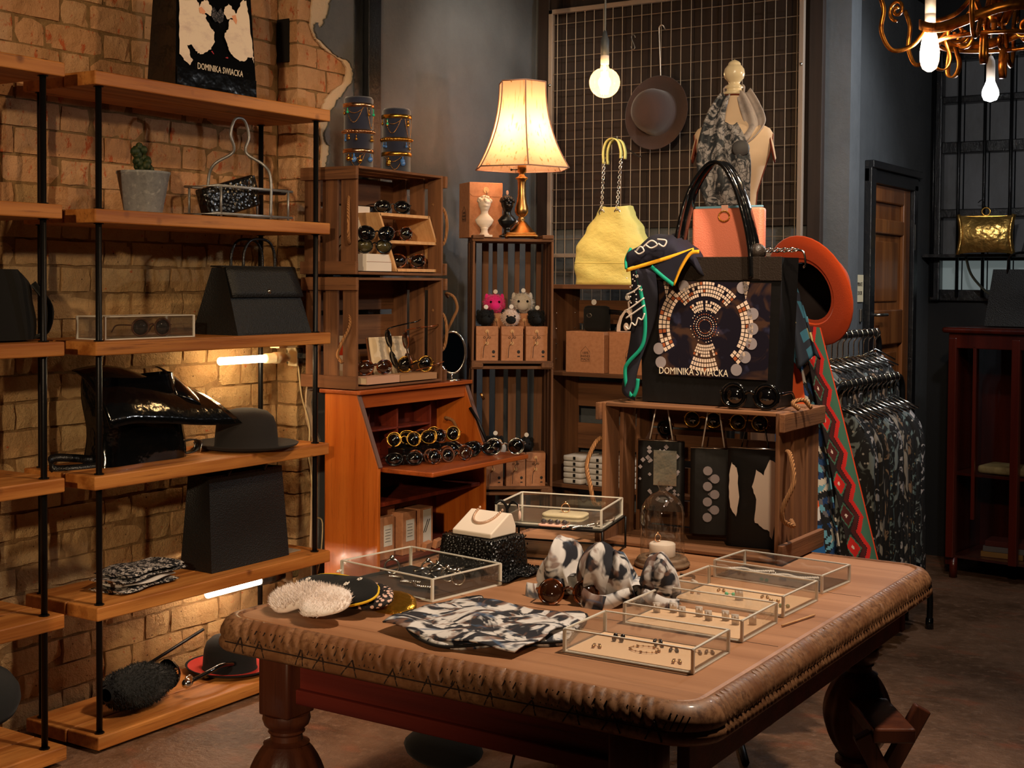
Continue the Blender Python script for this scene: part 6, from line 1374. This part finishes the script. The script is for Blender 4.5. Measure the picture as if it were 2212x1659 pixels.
# orange hats
ORG = mat('orange_felt', rgb(222, 78, 20), .95, sheen=.15, bump=[('noise', (300, 300, 300), .0005)])
AX = (_r2 * .80 + Vector((_fw.x, _fw.y, 0)) * .50 + _z * .30).normalized()
q = AX.to_track_quat('Z', 'Y').to_euler()
WIDE = [(.0001, .118), (.03, .117), (.06, .108), (.078, .09), (.085, .066), (.088, .03), (.090, .008), (.096, .002), (.13, .002), (.155, .006), (.158, .009), (.155, .009), (.12, .006), (.09, .005), (.083, .006)]
h1 = hat('bright orange felt hat hanging on its side behind the tote', ORG, (-1.462, 3.945, 1.418), q, 1.12, WIDE, sy=1.0)
g = G(); g.lathe([(.088, .007), (.083, .03), (.078, .066), (.06, .095), (.0001, .105)], 30); g.ob('lining', flat('dark_hat_lining', 26, 12, 10), h1, True)
# dressmaker's form
DM = (-1.785, 4.12)
TOR = mat('cream_calico', rgb(226, 196, 164), .8); SEAM = flat('red_brown_piping', 112, 44, 22)
mn = thing('tailors_dummy', 'cream tailor\'s bust with a turned white finial and brown seams', 'mannequin', (DM[0], DM[1], 0), radians(20))
SEC = [(1.45, .108, .085), (1.52, .112, .088), (1.58, .105, .082), (1.64, .089, .070), (1.70, .077, .060), (1.74, .080, .062), (1.80, .098, .075), (1.86, .118, .088), (1.90, .127, .082), (1.93, .130, .070), (1.950, .118, .058), (1.965, .090, .046), (1.985, .055, .036), (2.01, .036, .031), (2.04, .030, .029), (2.065, .031, .030)]
def tors(u, v):
    f = v * (len(SEC) - 1); i = min(int(f), len(SEC) - 2); t = f - i; a = TAU * u; z, w_, d_ = (SEC[i][k] * (1 - t) + SEC[i + 1][k] * t for k in range(3)); c, s = cos(a), sin(a)
    bust_ = .022 * math.exp(-((z - 1.83) / .05) ** 2) * max(0, -s) ** 1.5 * (1 - .5 * math.exp(-(c / .22) ** 2)); return (w_ * c, d_ * s - bust_, z)
g = G(); g.grid(tors, 48, 45, cu=True); g.f.append(tuple(range(48))[::-1]); g.m.append(0); g.ob('torso', TOR, mn, True)
g = G(); g.lathe([(.0001, 2.062), (.034, 2.062), (.034, 2.070), (.026, 2.074), (.024, 2.082), (.030, 2.086), (.024, 2.092), (.018, 2.098), (.020, 2.104), (.031, 2.116), (.0345, 2.130), (.032, 2.146), (.024, 2.157), (.020, 2.160), (.021, 2.163), (.016, 2.170), (.0001, 2.178)], 32); g.ob('finial', mat('cream_gloss_paint', rgb(238, 218, 178), .3, coat=.3), mn, True)
g = G(); g.tube([Vector(tors(u / 30, .985)) * 1.0 for u in range(30)], .003, 6, True); g.ob('neck_piping', SEAM, mn, True)
for u0 in (0., .5): g = G(); g.tube([Vector(tors(u0 + (.03 if u0 else -.03), k / 40 * .62)) * 1.0 for k in range(1, 40)], .0028, 5); g.ob('side_piping', SEAM, mn, True)
for sx in (-1, 1):
    M_ = Matrix.Translation((sx * .124, .0, 1.888)) @ Matrix.Rotation(sx * radians(78), 4, 'Y')
    g = G(); g.lathe([(.0001, .008), (.03, .007), (.038, .0)], 24, M=M_, sx=1.25, sy=.85); g.ob('arm_plate', TOR, mn, True)
    g = G(); g.tube([M_ @ Vector((.0485 * cos(TAU * k / 24), .033 * sin(TAU * k / 24), .0)) for k in range(24)], .0032, 6, True); g.ob('arm_piping', SEAM, mn, True)
g = G(); g.tube([(0, 0, .03), (0, 0, 1.46)], .016, 12); g.ob('pole', BLACKM, mn, True)
g = G(); g.lathe([(.0001, .04), (.03, .035), (.15, .012), (.16, 0), (.0001, 0)], 30); g.ob('foot', BLACKM, mn, True)
PGREY = mat('grey_paisley_silk', rgb(166, 160, 160), .6, layers=[('swirl', (18, 18, 18), rgb(52, 56, 62), .46, .56), ('edge', (50, 50, 50), rgb(40, 40, 44), .06, .02, .8), ('noise', (7, 7, 7), rgb(92, 110, 124), .58, .7, .7)]); PLIN = mat('plain_grey_silk', rgb(178, 164, 158), .6, layers=[('rough', (16, 40, 16), rgb(140, 132, 130), .5, .7)])
sf = thing('silk_scarf', 'grey paisley silk scarf knotted round the tailor\'s bust', 'scarf', (DM[0], DM[1], 1.40), radians(20))
def strip(pts, wd, n, seedv, wdir=(1, -.15, 0)):
    P = curve(pts, n); g = G(); k = len(P); W = Vector(wdir).normalized()
    def f(u, v):
        x = v * (k - 1); i = min(int(x), k - 2); p = P[i].lerp(P[i + 1], x - i); w_ = wd[0] + (wd[1] - wd[0]) * v + .02 * sin(pi * v); return p + W * (u - .5) * w_ + Vector((0, -.010 * sin(u * 9 + seedv) - .006 * sin(v * 9), .006 * sin(u * 7)))
    g.grid(f, 12, 26); return g
strip([(-.028, -.028, .66), (-.05, -.066, .60), (-.062, -.094, .53), (-.065, -.120, .46), (-.055, -.125, .38), (-.035, -.10, .31), (-.02, -.086, .27)], (.035, .105), 5, 1.).ob('left_tail', PGREY, sf, True, solid=.004)
strip([(-.01, -.07, .56), (.01, -.095, .50), (.018, -.118, .43), (.012, -.118, .35), (.01, -.095, .29), (.012, -.086, .26)], (.05, .10), 5, 2.5).ob('right_tail', PGREY, sf, True, solid=.004)
strip([(.03, -.02, .67), (.052, -.03, .62), (.07, -.045, .56), (.045, -.072, .51), (.012, -.09, .475)], (.05, .055), 5, 4., (1, .3, .3)).ob('neck_fold', PLIN, sf, True, solid=.004)
strip([(.034, .0, .665), (.02, .032, .67), (-.02, .034, .67), (-.036, .0, .66)], (.045, .045), 5, 2., (0, .2, 1)).ob('neck_loop', PLIN, sf, True, solid=.004)
g = G(); g.ball((.03, -.118, .475), .024, 10, 8, (1.2, .4, 1.1)); g.ob('knot', flat('dark_grey_silk', 84, 82, 84, .6), sf, True)
g = G(); r8 = random.Random(4)
for k in range(26): x = -.075 + .125 * k / 25; g.tube([(x, -.088, .262), (x + r8.uniform(-.006, .006), -.09, .240)], .0012, 4)
stuff(g.ob('fringe', flat('grey_fringe', 92, 86, 84), sf))

# garments hanging behind the crate, on a short rail
rl = thing('garment_rail', 'black steel rail behind the table crate, mostly hidden by hanging robes', 'clothes rail', (-1.50, 3.97, 0), radians(28))
g = G(); g.tube([(-.16, 0, 0), (-.16, 0, 1.50), (.06, 0, 1.50)], .012, 8); g.ob('post_and_rail', BLACKM, rl, True)
g = G(); g.tube([(-.16, -.2, .012), (-.16, .2, .012)], .012, 8); g.ob('foot', BLACKM, rl, True)
def quadcloth(TL, TR, BL, BR, wav, amp):
    TL, TR, BL, BR = map(Vector, (TL, TR, BL, BR)); nrm = (TR - TL).cross(BL - TL).normalized()
    return lambda u, v: TL.lerp(TR, u).lerp(BL.lerp(BR, u), v) + nrm * amp * sin(u * wav + v * 2) * (.3 + v)
KM = [flat('kilim_black', 26, 16, 18), flat('kilim_red', 196, 30, 26), flat('kilim_green', 62, 104, 84), flat('kilim_maroon', 74, 18, 18), flat('kilim_white', 214, 194, 180), flat('kilim_orange', 216, 66, 28)]
def kilim(u, v):
    p = v * 8.5; tri = abs((p % 1) * 2 - 1); zig = .48 + .24 * tri
    if u > .93: return 5
    if abs(u - zig) < .075: return 1
    if abs(u - zig + .17) < .07: return 3
    if u > zig: return 2
    d = abs(u - .2) / .24 + abs(((p + .5) % 1) - .5) / .36
    return 4 if d < .22 else ((1 if int(p + .5) % 2 else 3) if d < .95 else (2 if d < 1.15 else 0))
t = thing('robe', 'red, green and black zigzag patterned robe edge hanging by the crate', 'robe', (0, 0, 0), 0, 'patterned robes on the rail')
cloth(quadcloth((-1.462, 3.895, 1.32), (-1.412, 3.93, 1.31), (-1.295, 3.975, .50), (-1.225, 4.03, .50), 5, .010), 34, 260, kilim).ob('front_band', KM, t, solid=.004)
BM = [flat('robe_black', 14, 14, 18), flat('robe_blue', 20, 52, 96), flat('robe_cyan', 92, 148, 168), flat('robe_cream', 190, 180, 166), flat('robe_grey', 96, 92, 96)]
def mosaic(u, v):
    r = random.Random((int(u * 9 + 1.5 * sin(v * 30)) * 131 + int(v * 46 + u * 4) * 17) & 0xffff).random(); return 0 if r < .46 else 1 if r < .64 else 2 if r < .78 else 3 if r < .90 else 4
t = thing('robe', 'blue, black and cream mosaic patterned robe hanging left of the zigzag one', 'robe', (0, 0, 0), 0, 'patterned robes on the rail')
cloth(quadcloth((-1.545, 3.935, 1.46), (-1.452, 3.925, 1.34), (-1.455, 3.965, .48), (-1.325, 3.985, .48), 9, .014), 36, 150, mosaic).ob('cloth', BM, t, solid=.004)
CM = [flat('ikat_blue', 24, 84, 140), flat('ikat_orange', 214, 84, 34), flat('ikat_white', 196, 190, 188), flat('ikat_navy', 20, 22, 44)]
def ikat(u, v):
    if v > .72:
        d = abs(u - .5) / .5 + abs(v - .86) / .14
        if d < .42: return 2 if (abs(abs(u - .5) - abs(v - .86) * 3.4) < .07 and d < .34) else 3
        return 0
    if v > .62: return (2, 3, 1, 2)[int((v - .62) * 40 + u * 2) % 4]
    if v > .48: d = abs(u - .6) / .5 + abs(v - .55) / .07; return 2 if d < .25 else (3 if d < .4 else (1 if d < 1.1 else 3))
    return (1, 2, 3, 0)[int(v * 9 - u * 2) % 4]
t = thing('robe', 'blue and orange ikat robe with a white cross hanging lowest by the crate', 'robe', (0, 0, 0), 0, 'patterned robes on the rail')
cloth(quadcloth((-1.53, 3.86, 1.25), (-1.47, 3.90, 1.25), (-1.50, 3.83, .50), (-1.36, 3.92, .50), 7, .008), 36, 160, ikat).ob('cloth', CM, t, solid=.004)
t = thing('scarf_bunch', 'bunched teal and denim scarf tied above the patterned robes', 'scarf', (-1.478, 3.86, 1.33), 0)
def den(u, v): r = random.Random((int(u * 7) * 31 + int(v * 9) * 7) & 255).random(); return 0 if r < .5 else 1 if r < .75 else 2 if r < .9 else 3
cloth(lambda u, v: (-.055 + .11 * u * (.5 + v * .6) + .03 * v, -.03 * sin(pi * u) - .012 * sin(u * 17 + v * 4), .12 - .24 * v + .02 * sin(u * 9)), 26, 24, den).ob('cloth', [flat('denim_dark', 22, 28, 40), flat('denim_teal', 42, 92, 112), flat('denim_pale', 138, 142, 138), flat('denim_sand', 176, 156, 104)], t, True, solid=.006)
# ------------------------------------------------------------------ clothes racks in the passage
PRN = [mat('leaf_print_%d' % k, rgb(30, 28, 28), .8, layers=[('swirl', (13 + 5 * k, 13, 7 + 3 * k), rgb(*c), .55, .60), ('cell', (34, 34, 34), rgb(*c2), .18, .12)], rnd=True) for k, (c, c2) in enumerate((((150, 140, 128), (110, 84, 60)), ((120, 128, 126), (176, 168, 158)), ((136, 108, 84), (80, 84, 88)), ((176, 168, 166), (60, 58, 62)), ((104, 120, 116), (150, 120, 70))))]
def garment(label, loc, yaw, w, h, m, group, hook=.10, seed=1):
    """a garment on its wire hanger; local x runs across the shoulders"""
    t = thing('garment', label, 'garment', loc, yaw, group)
    def f(u, v):
        a = TAU * u; sh = (.35 + .65 * min(1, v * 5) ** .6) * (1 + .12 * v); c, s = cos(a), sin(a); return (w / 2 * sh * max(-1, min(1, 1.2 * c)), .022 * (1 + .5 * v) * s + .010 * sin(c * 9 + seed) * v + .006 * sin(v * 11 + seed), -hook - .012 - h * v + .02 * abs(c) * (v < .08) * -1)
    g = G(); g.grid(f, 26, 16, cu=True); g.ob('cloth', m, t, True)
    g = G(); g.tube(curve([(0, 0, -hook), (0, 0, -.035), (.008, 0, -.02), (.019, 0, -.004), (.010, 0, .016), (-.004, 0, .016), (-.012, 0, .004)], 5), .0028, 6); hk = g.ob('hanger_hook', CHROME, t, True)
    g = G(); g.tube([(-w * .42, 0, -hook - .045), (0, 0, -hook), (w * .42, 0, -hook - .045)], .004, 6); g.ob('hanger_arms', CHROME, t, True); return t
def rack(label, p, q, z, drop_end=True):
    p = Vector((*p, 0)); q = Vector((*q, 0)); d = (q - p).normalized(); s = Vector((-d.y, d.x, 0)); t = thing('clothes_rack', label, 'clothes rack', p)
    L = (q - p).length; r = .06
    pts = [Vector((0, 0, .02)), Vector((0, 0, z - r))] + [d * (r - r * cos(a)) + Vector((0, 0, z - r + r * sin(a))) for a in [radians(18 * k) for k in range(1, 6)]] + [d * (L - r) + Vector((0, 0, z))] + [d * (L - r + r * sin(a)) + Vector((0, 0, z - r + r * cos(a))) for a in [radians(18 * k) for k in range(1, 6)]] + [d * L + Vector((0, 0, .02))]
    g = G(); g.tube(pts, .0125, 8); g.ob('frame', BLACKM, t, True)
    for e in (0, L):
        c = d * e
        g = G(); g.tube(curve([c + s * .13 + Vector((0, 0, .004)), c + s * .13 + Vector((0, 0, .14)), c + s * .11 + Vector((0, 0, .22)), c + s * .03 + Vector((0, 0, .34)), c + Vector((0, 0, .38)), c - s * .03 + Vector((0, 0, .34)), c - s * .11 + Vector((0, 0, .22)), c - s * .13 + Vector((0, 0, .14)), c - s * .13 + Vector((0, 0, .004))], 5), .013, 8); g.ob('foot', BLACKM, t, True)
        for k in (-1, 1): g = G(); g.lathe([(.0001, 0), (.018, 0), (.016, .045), (.0001, .045)], 10, tuple(c + s * .13 * k)); g.ob('rubber_tip', BLKF, t, True)
    return t
rack('low black clothes rack along the passage wall, far one', (-1.80, 4.85), (-1.80, 5.75), 1.235)
rack('low black clothes rack in front of the far one', (-1.67, 4.80), (-1.67, 5.66), 1.06)
r9 = random.Random(13)
names = ['first', 'second', 'third', 'fourth', 'fifth', 'sixth', 'seventh', 'eighth', 'ninth', 'tenth', 'eleventh', 'twelfth']
for k in range(12):
    garment('dark leaf-print garment on the far rack, %s from its near end' % names[k], (-1.80, 4.95 + .066 * k, 1.2365), r9.uniform(-.12, .12), .25, r9.uniform(.55, .68), PRN[k % 5], 'garments on the far rack', .09, k)
for k in range(12):
    garment('dark patterned garment on the nearer rack, %s from its near end' % names[k], (-1.67, 4.90 + .060 * k, 1.0615), r9.uniform(-.12, .12), .24, r9.uniform(.62, .86), PRN[(k * 2 + 1) % 5], 'garments on the nearer rack', .08, k + 20)
g = garment('long pale grey patterned garment at the far end of the far rack', (-1.80, 5.70, 1.236), .5, .20, .75, PRN[3], 'garments on the far rack', .07, 40)
wn = thing('paper_sign', 'small cream paper sign with two dark lines beside the wooden door', 'sign', (-1.998, 6.07, 1.425), pi / 2)
g = G(); g.box((0, -.002, 0), (.10, .003, .125)); g.ob('paper', CREAM, wn)
text('lettering', 'PRIVATE', .026, INK, wn, (0, -.0042, .01), (pi / 2, 0, 0), .72); text('lettering', 'DOOR', .026, INK, wn, (0, -.0042, -.03), (pi / 2, 0, 0), .8)
g = G(); g.box((-1.994, 6.09, 1.30), (.008, .022, .06)); tag(g.ob('door_latch', STEEL, None, bev=.002), 'small steel latch plate below the paper sign', 'latch')

# ------------------------------------------------------------------ far window wall
WY = 7.22
g = G(); g.span((-2.12, WY, 0), (.9, WY + .12, 1.36)); g.span((-2.12, WY, 2.66), (.9, WY + .12, 2.95)); g.span((-2.12, WY, 1.36), (-1.985, WY + .12, 2.66)); struct(g.ob('wall_far', mat('black_wall', rgb(22, 22, 24), .5)))
wd = struct(G().span((-1.985, WY + .02, 1.36), (.9, WY + .06, 1.40)).ob('window_1', BLACKP))
PANE = mat('lit_frosted_pane', rgb(96, 96, 98), .35, layers=[('rough', (4, 4, 1.5), rgb(70, 66, 62), .4, .7)], emis=(rgb(116, 116, 118), .055))  # weak emission in the pane stands for the dimly lit room beyond
PANEB = mat('bright_window_pane', rgb(150, 160, 160), .35, emis=(rgb(170, 186, 184), .20))  # stronger emission, standing for brighter light behind the lower left panes
ROWS = [(1.40, 1.575), (1.60, 1.80), (1.835, 2.14), (2.195, 2.40), (2.43, 2.63)]
for r_, (z0, z1) in enumerate(ROWS):
    for k in range(14):
        x0 = -1.97 + .13 * k; g = G(); g.span((x0 + .004, WY + .05, z0), (x0 + .126, WY + .056, z1)); g.ob('pane', PANEB if r_ == 0 and k < 4 else PANE, wd)
for k in range(15):
    x0 = -1.97 + .13 * k; g = G(); g.tube([(x0, WY - .05, 1.38), (x0, WY - .05, 2.66)], .009, 8); g.ob('bar', BLACKP, wd, True)
for z, h_ in ((1.39, .06), (1.5875, .03), (1.82, .045), (2.165, .06), (2.415, .035), (2.65, .06)):
    g = G(); g.span((-1.985, WY - .03, z - h_ / 2), (.9, WY + .05, z + h_ / 2)); g.ob('glazing_rail', BLACKP, wd, bev=.004)
g = G(); g.span((-1.985, WY - .05, 1.36), (-1.93, WY + .02, 2.68)); g.ob('frame_post', BLACKP, wd, bev=.008)
g = G(); g.span((-1.99, WY - .16, 1.588), (.9, WY + .0, 1.604)); sl = g.ob('window_shelf', mat('worn_black_board', rgb(64, 60, 58), .6, layers=[('rough', (30, 30, 30), rgb(24, 22, 22), .45, .6)]), None); sl['kind'] = 'structure'; sl.name = 'trim_7'
gc = thing('gold_clutch', 'shiny gold pillow-shaped clutch hanging on the window bars', 'bag', (-1.652, 6.98, 1.61), radians(10))
def gcl(u, v):
    a = TAU * u; x = .142 * max(-1, min(1, 1.2 * cos(a))); k = (abs(x) / .142) ** 3; pin = 1 - .10 * sin(pi * v) * (abs(x) / .142) ** 2; return (x * pin, .045 * sin(a) * (sin(pi * (.06 + .88 * v))) ** .6, .178 * v + .012 * k * (2 * v - 1))
GOLDL = mat('gold_leather', rgb(214, 170, 92), .3, .85, bump=[('noise', (16, 16, 16), .012)])
g = G(); g.grid(gcl, 36, 16, cu=True); g.ob('body', GOLDL, gc, True)
for sx in (-1, 1): g = G(); g.tube([Vector(gcl(.0 if sx > 0 else .5, v / 10)) * 1.0 + Vector((sx * -.012, -.03, 0)) for v in range(11)], .008, 7); g.ob('end_gusset', GOLDL, gc, True)
g = G(); g.tube([(.02 * cos(TAU * k / 16), 0, .205 + .02 * sin(TAU * k / 16)) for k in range(16)], .004, 7, True); g.ob('ring', GOLD, gc, True)
g = G(); g.box((0, 0, .180), (.24, .012, .010)); g.ob('frame_bar', GOLD, gc, bev=.002)
g = G(); g.tube(curve([(0, .0, .222), (-.015, .05, .25), (-.03, .12, .27), (-.05, .19, .262)], 5), .0025, 6); g.ob('hanging_wire', BLACKM, gc, True)
for lab, x, w_, h_ in (('black slouchy bag on the window shelf at the right edge', -1.36, .28, .13), ('black bag standing on the cabinet before the window', -1.45, .34, .28)):
    z_ = 1.604 if h_ < .2 else 1.243; t = thing('black_bag', lab, 'bag', (x, 7.12 if h_ < .2 else 6.90, z_), 0)
    tote_body(t, w_, .11, h_, w_ * .8, .07, LEATHERM, seed=int(w_ * 100)); g = G(); g.tube(curve([(-.07, -.03, h_ * .9), (-.05, -.04, h_ * 1.25), (.05, -.04, h_ * 1.25), (.07, -.03, h_ * .9)], 5), .006, 7); g.ob('handle', PATENT, t, True)
g = G(); g.ribbon(curve([(-1.78, 7.10, 1.60), (-1.74, 7.06, 1.50), (-1.67, 7.05, 1.42), (-1.62, 7.05, 1.39)], 5), (0, 1, .2), .03, .004); tag(g.ob('hanging_strap', mat('olive_strap', rgb(70, 64, 44), .6), None, True), 'olive strap hanging in front of the bright lower window panes', 'strap')

# glazed cabinet
MAH = wood('dark_red_mahogany', rgb(84, 24, 12), rgb(64, 16, 8), rgb(28, 6, 3), 2, .3, .6, .4)
cbn = thing('display_cabinet', 'dark red glazed display cabinet with arched glazing bars at the right edge', 'cabinet', (-1.30, 6.86, 0), radians(-8))
cw, cd_, ch_ = .86, .42, 1.235
g = G(); g.rbox((0, 0, ch_ - .012), (cw + .06, cd_ + .06, .028), .02); g.ob('top', MAH, cbn, True)
g = G(); g.span((-cw / 2, -cd_ / 2, ch_ - .10), (cw / 2, -cd_ / 2 + .022, ch_ - .026)); g.ob('cornice', MAH, cbn, bev=.004)
for x in (-cw / 2 + .02, -.10, .32):
    g = G(); g.span((x - .02, -cd_ / 2 - .004, .10), (x + .02, -cd_ / 2 + .03, ch_ - .05)); g.ob('post', MAH, cbn, bev=.004)
for x in (-.30, .02, .13): g = G(); g.span((x - .008, -cd_ / 2, .30), (x + .008, -cd_ / 2 + .016, ch_ - .09)); g.ob('glazing_bar', MAH, cbn, bev=.002)
for s_ in (-1, 1): g = G(); g.tube(curve([(.13, -cd_ / 2 + .006, .92), (.13 + s_ * .05, -cd_ / 2 + .006, .85), (.13 + s_ * .075, -cd_ / 2 + .006, .74), (.13 + s_ * .06, -cd_ / 2 + .006, .6)], 6), .008, 6); g.ob('arched_bar', MAH, cbn, True)
g = G(); g.span((-cw / 2, -cd_ / 2 + .018, .10), (cw / 2, -cd_ / 2 + .021, ch_ - .1)); g.ob('front_glass', GLASS, cbn)
g = G(); g.span((-cw / 2, cd_ / 2 - .012, .06), (cw / 2, cd_ / 2, ch_ - .03)); g.ob('back', MAH, cbn)
for sx in (-1, 1): g = G(); g.span((sx * cw / 2 - .012, -cd_ / 2 + .03, .06), (sx * cw / 2 + .012, cd_ / 2, ch_ - .03)); g.ob('side', MAH, cbn)
for z in (.11, .52): g = G(); g.span((-cw / 2 + .02, -cd_ / 2 + .03, z - .012), (cw / 2 - .02, cd_ / 2 - .015, z)); g.ob('shelf', MAH, cbn)
for sx in (-1, 1):
    for sy in (-1, 1): g = G(); g.tube([(sx * (cw / 2 - .03), sy * (cd_ / 2 - .03), 0), (sx * (cw / 2 - .03), sy * (cd_ / 2 - .03), .10)], .02, 8); g.ob('foot', MAH, cbn, True)
HIDE = mat('cream_hide', rgb(176, 152, 104), .8, layers=[('rough', (6, 6, 3), rgb(120, 96, 58), .45, .65)])
t = thing('hide_bag', 'cream and dark hide bag hanging inside the glazed cabinet', 'bag', (-1.17, 6.86, .522), radians(-8))
g = G(); g.grid(lambda u, v: (.15 * max(-1, min(1, 1.3 * cos(TAU * u))) * (1 - .3 * v), .05 * sin(TAU * u) * (1.1 - v), .46 * v + .003), 24, 10, cu=True); g.ob('body', HIDE, t, True)
t = thing('folded_hide', 'flat cream hide lying on the cabinet shelf', 'hide', (-1.48, 6.84, .522), radians(-8)); g = G(); g.rbox((0, 0, .02), (.26, .2, .038), .02); g.ob('body', HIDE, t, True)
for k in range(3):
    o = G().rbox((0, 0, .014), (.2, .14, .027), .004).ob('book', [flat('book_tan', 150, 104, 44), flat('book_grey', 110, 100, 96), flat('book_red', 90, 30, 20)][k], None); o.location = (-1.50 + .01 * k, 6.84, .1105 + .0275 * k); tag(o, ['tan', 'grey', 'red'][k] + ' flat book piled on the cabinet floor', 'book')

# ------------------------------------------------------------------ chandelier and bare bulbs on the right
WROT = mat('gilded_wrought_iron', rgb(196, 124, 48), .32, .9, layers=[('noise', (40, 40, 40), rgb(110, 60, 22), .45, .65)])
cl = thing('chandelier', 'gilded wrought-iron chandelier with scrolls cut by the top right corner', 'chandelier', (-1.02, 4.37, 2.235), radians(33)); cl.scale = (1.18, 1.18, 1.18)
g = G(); g.tube([(0, 0, .0), (0, 0, 1.05)], .008, 8); g.ob('stem', WROT, cl, True)
g = G(); P = [(.19 * cos(TAU * k / 40), .19 * sin(TAU * k / 40), .015 + .02 * sin(TAU * k / 40 * 3)) for k in range(40)]; g.ribbon(P + P[:1], (0, 0, 1), .026, .004); g.ob('ring_band', WROT, cl, True)
g = G(); g.tube([(.15 * cos(TAU * k / 30), .15 * sin(TAU * k / 30), -.025) for k in range(30)], .006, 6, True); g.ob('lower_ring', WROT, cl, True)
def spiral(r0, turns, n, start, M): return [M @ Vector((r0 * (1 - .85 * k / n) * cos(start + TAU * turns * k / n), 0, r0 * (1 - .85 * k / n) * sin(start + TAU * turns * k / n))) for k in range(n + 1)]
for k in range(6):
    a = TAU * k / 6; R_ = Matrix.Rotation(a, 4, 'Z')
    pts = curve([(.04, 0, .12), (.10, 0, .05), (.17, 0, .02), (.215, 0, -.035), (.27, 0, -.05), (.30, 0, .0), (.295, 0, .06), (.315, 0, .11)], 6)
    g = G(); g.tube([R_ @ p for p in pts], .0062, 7); am = g.ob('arm', WROT, cl, True)
    g = G(); g.tube(spiral(.032, 1.6, 26, -pi / 2, R_ @ Matrix.Translation((.345, 0, .118))), .0052, 6); g.ob('scroll', WROT, am, True)
    g = G(); g.tube(spiral(.030, 1.5, 24, pi, R_ @ Matrix.Translation((.10, .0, .0))), .0055, 6); g.ob('scroll', WROT, am, True)
    g = G(); g.ribbon([R_ @ Vector(p) for p in curve([(.13, 0, -.02), (.115, 0, -.07), (.13, 0, -.10), (.155, 0, -.09), (.15, 0, -.03)], 5)], R_ @ Vector((0, 1, 0)), .016, .004); g.ob('leaf_loop', WROT, am, True)
    g = G(); g.ribbon([R_ @ Vector(p) for p in curve([(.03, 0, .02), (.06, 0, .09), (.09, 0, .16), (.075, 0, .22)], 5)], R_ @ Vector((0, 1, 0)), .022, .004); g.ob('leaf', WROT, am, True)
EDI = glass('clear_bulb_glass', (1., .96, .88, 1), .02, .4, .04, ((1, .86, .66, 1), .22))
pendant('pear-shaped filament bulb hanging at the chandelier scroll', (-1.188, 4.258, 2.172), .95, 'pear', mat('grey_cord', rgb(84, 88, 92), .7), WHITE, 14, (1, .84, .64), EDI)
pb = thing('pendant_bulb', 'small white glowing bulb on a white cord right of the pear bulb', 'light bulb', (-1.196, 5.084, 2.15))
g = G(); g.tube([(0, 0, .11), (0, 0, 1.15)], .0036, 8); g.ob('cord', WHITE, pb, True)
g = G(); g.lathe([(.0001, .13), (.006, .129), (.014, .112), (.0155, .095), (.0155, .04), (.0001, .04)], 18); g.ob('holder', WHITE, pb, True)
g = G(); g.lathe([(.013, .042), (.02, .025), (.0285, .005), (.030, -.012), (.022, -.03), (.0001, -.038)], 22); g.ob('glowing_bulb', emit('white_bulb_glow', (1, .95, .88, 1), 40), pb, True)
light('small_bulb', 'POINT', (-1.196, 5.084, 2.085), 24, (.96, .98, 1), .03)
# ceiling spot whose lamp just shows at the top
csp = thing('ceiling_spot', 'white ceiling spot lamp just showing at the top edge', 'spotlight', (-3.05, 5.05, 2.72))
g = G(); g.lathe([(.0001, .08), (.03, .08), (.034, .02), (.036, 0), (.03, .002), (.028, .01), (.0001, .012)], 20); g.ob('can', mat('grey_spot_can', rgb(70, 70, 72), .5), csp, True)
g = G(); g.lathe([(.0001, .004), (.027, .004)], 20); g.ob('glowing_face', emit('spot_face_glow', (1, .93, .84, 1), 30), csp)
g = G(); g.tube([(0, 0, .08), (0, 0, .58)], .006, 8); g.ob('stem', BLACKM, csp, True)
# folding stool behind the table's right-hand corner
fs_ = thing('folding_stool', 'dark wooden folding stool leaning at the right back leg of the table', 'stool', (-.96, 3.22, 0), radians(33))
for sy, dx in ((-1, -1), (1, 1)):
    g = G(); g.box((0, sy * .10, .19), (.042, .03, .44), (0, radians(28) * dx, 0)); g.ob('leg', TLEG, fs_, bev=.004)
g = G(); g.box((-.03, 0, .385), (.10, .24, .035)); g.ob('seat_rail', TLEG, fs_, bev=.005); g = G(); g.tube([(.0, -.1, .19), (0, .1, .19)], .008, 8); g.ob('hinge_rod', BLACKM, fs_, True)
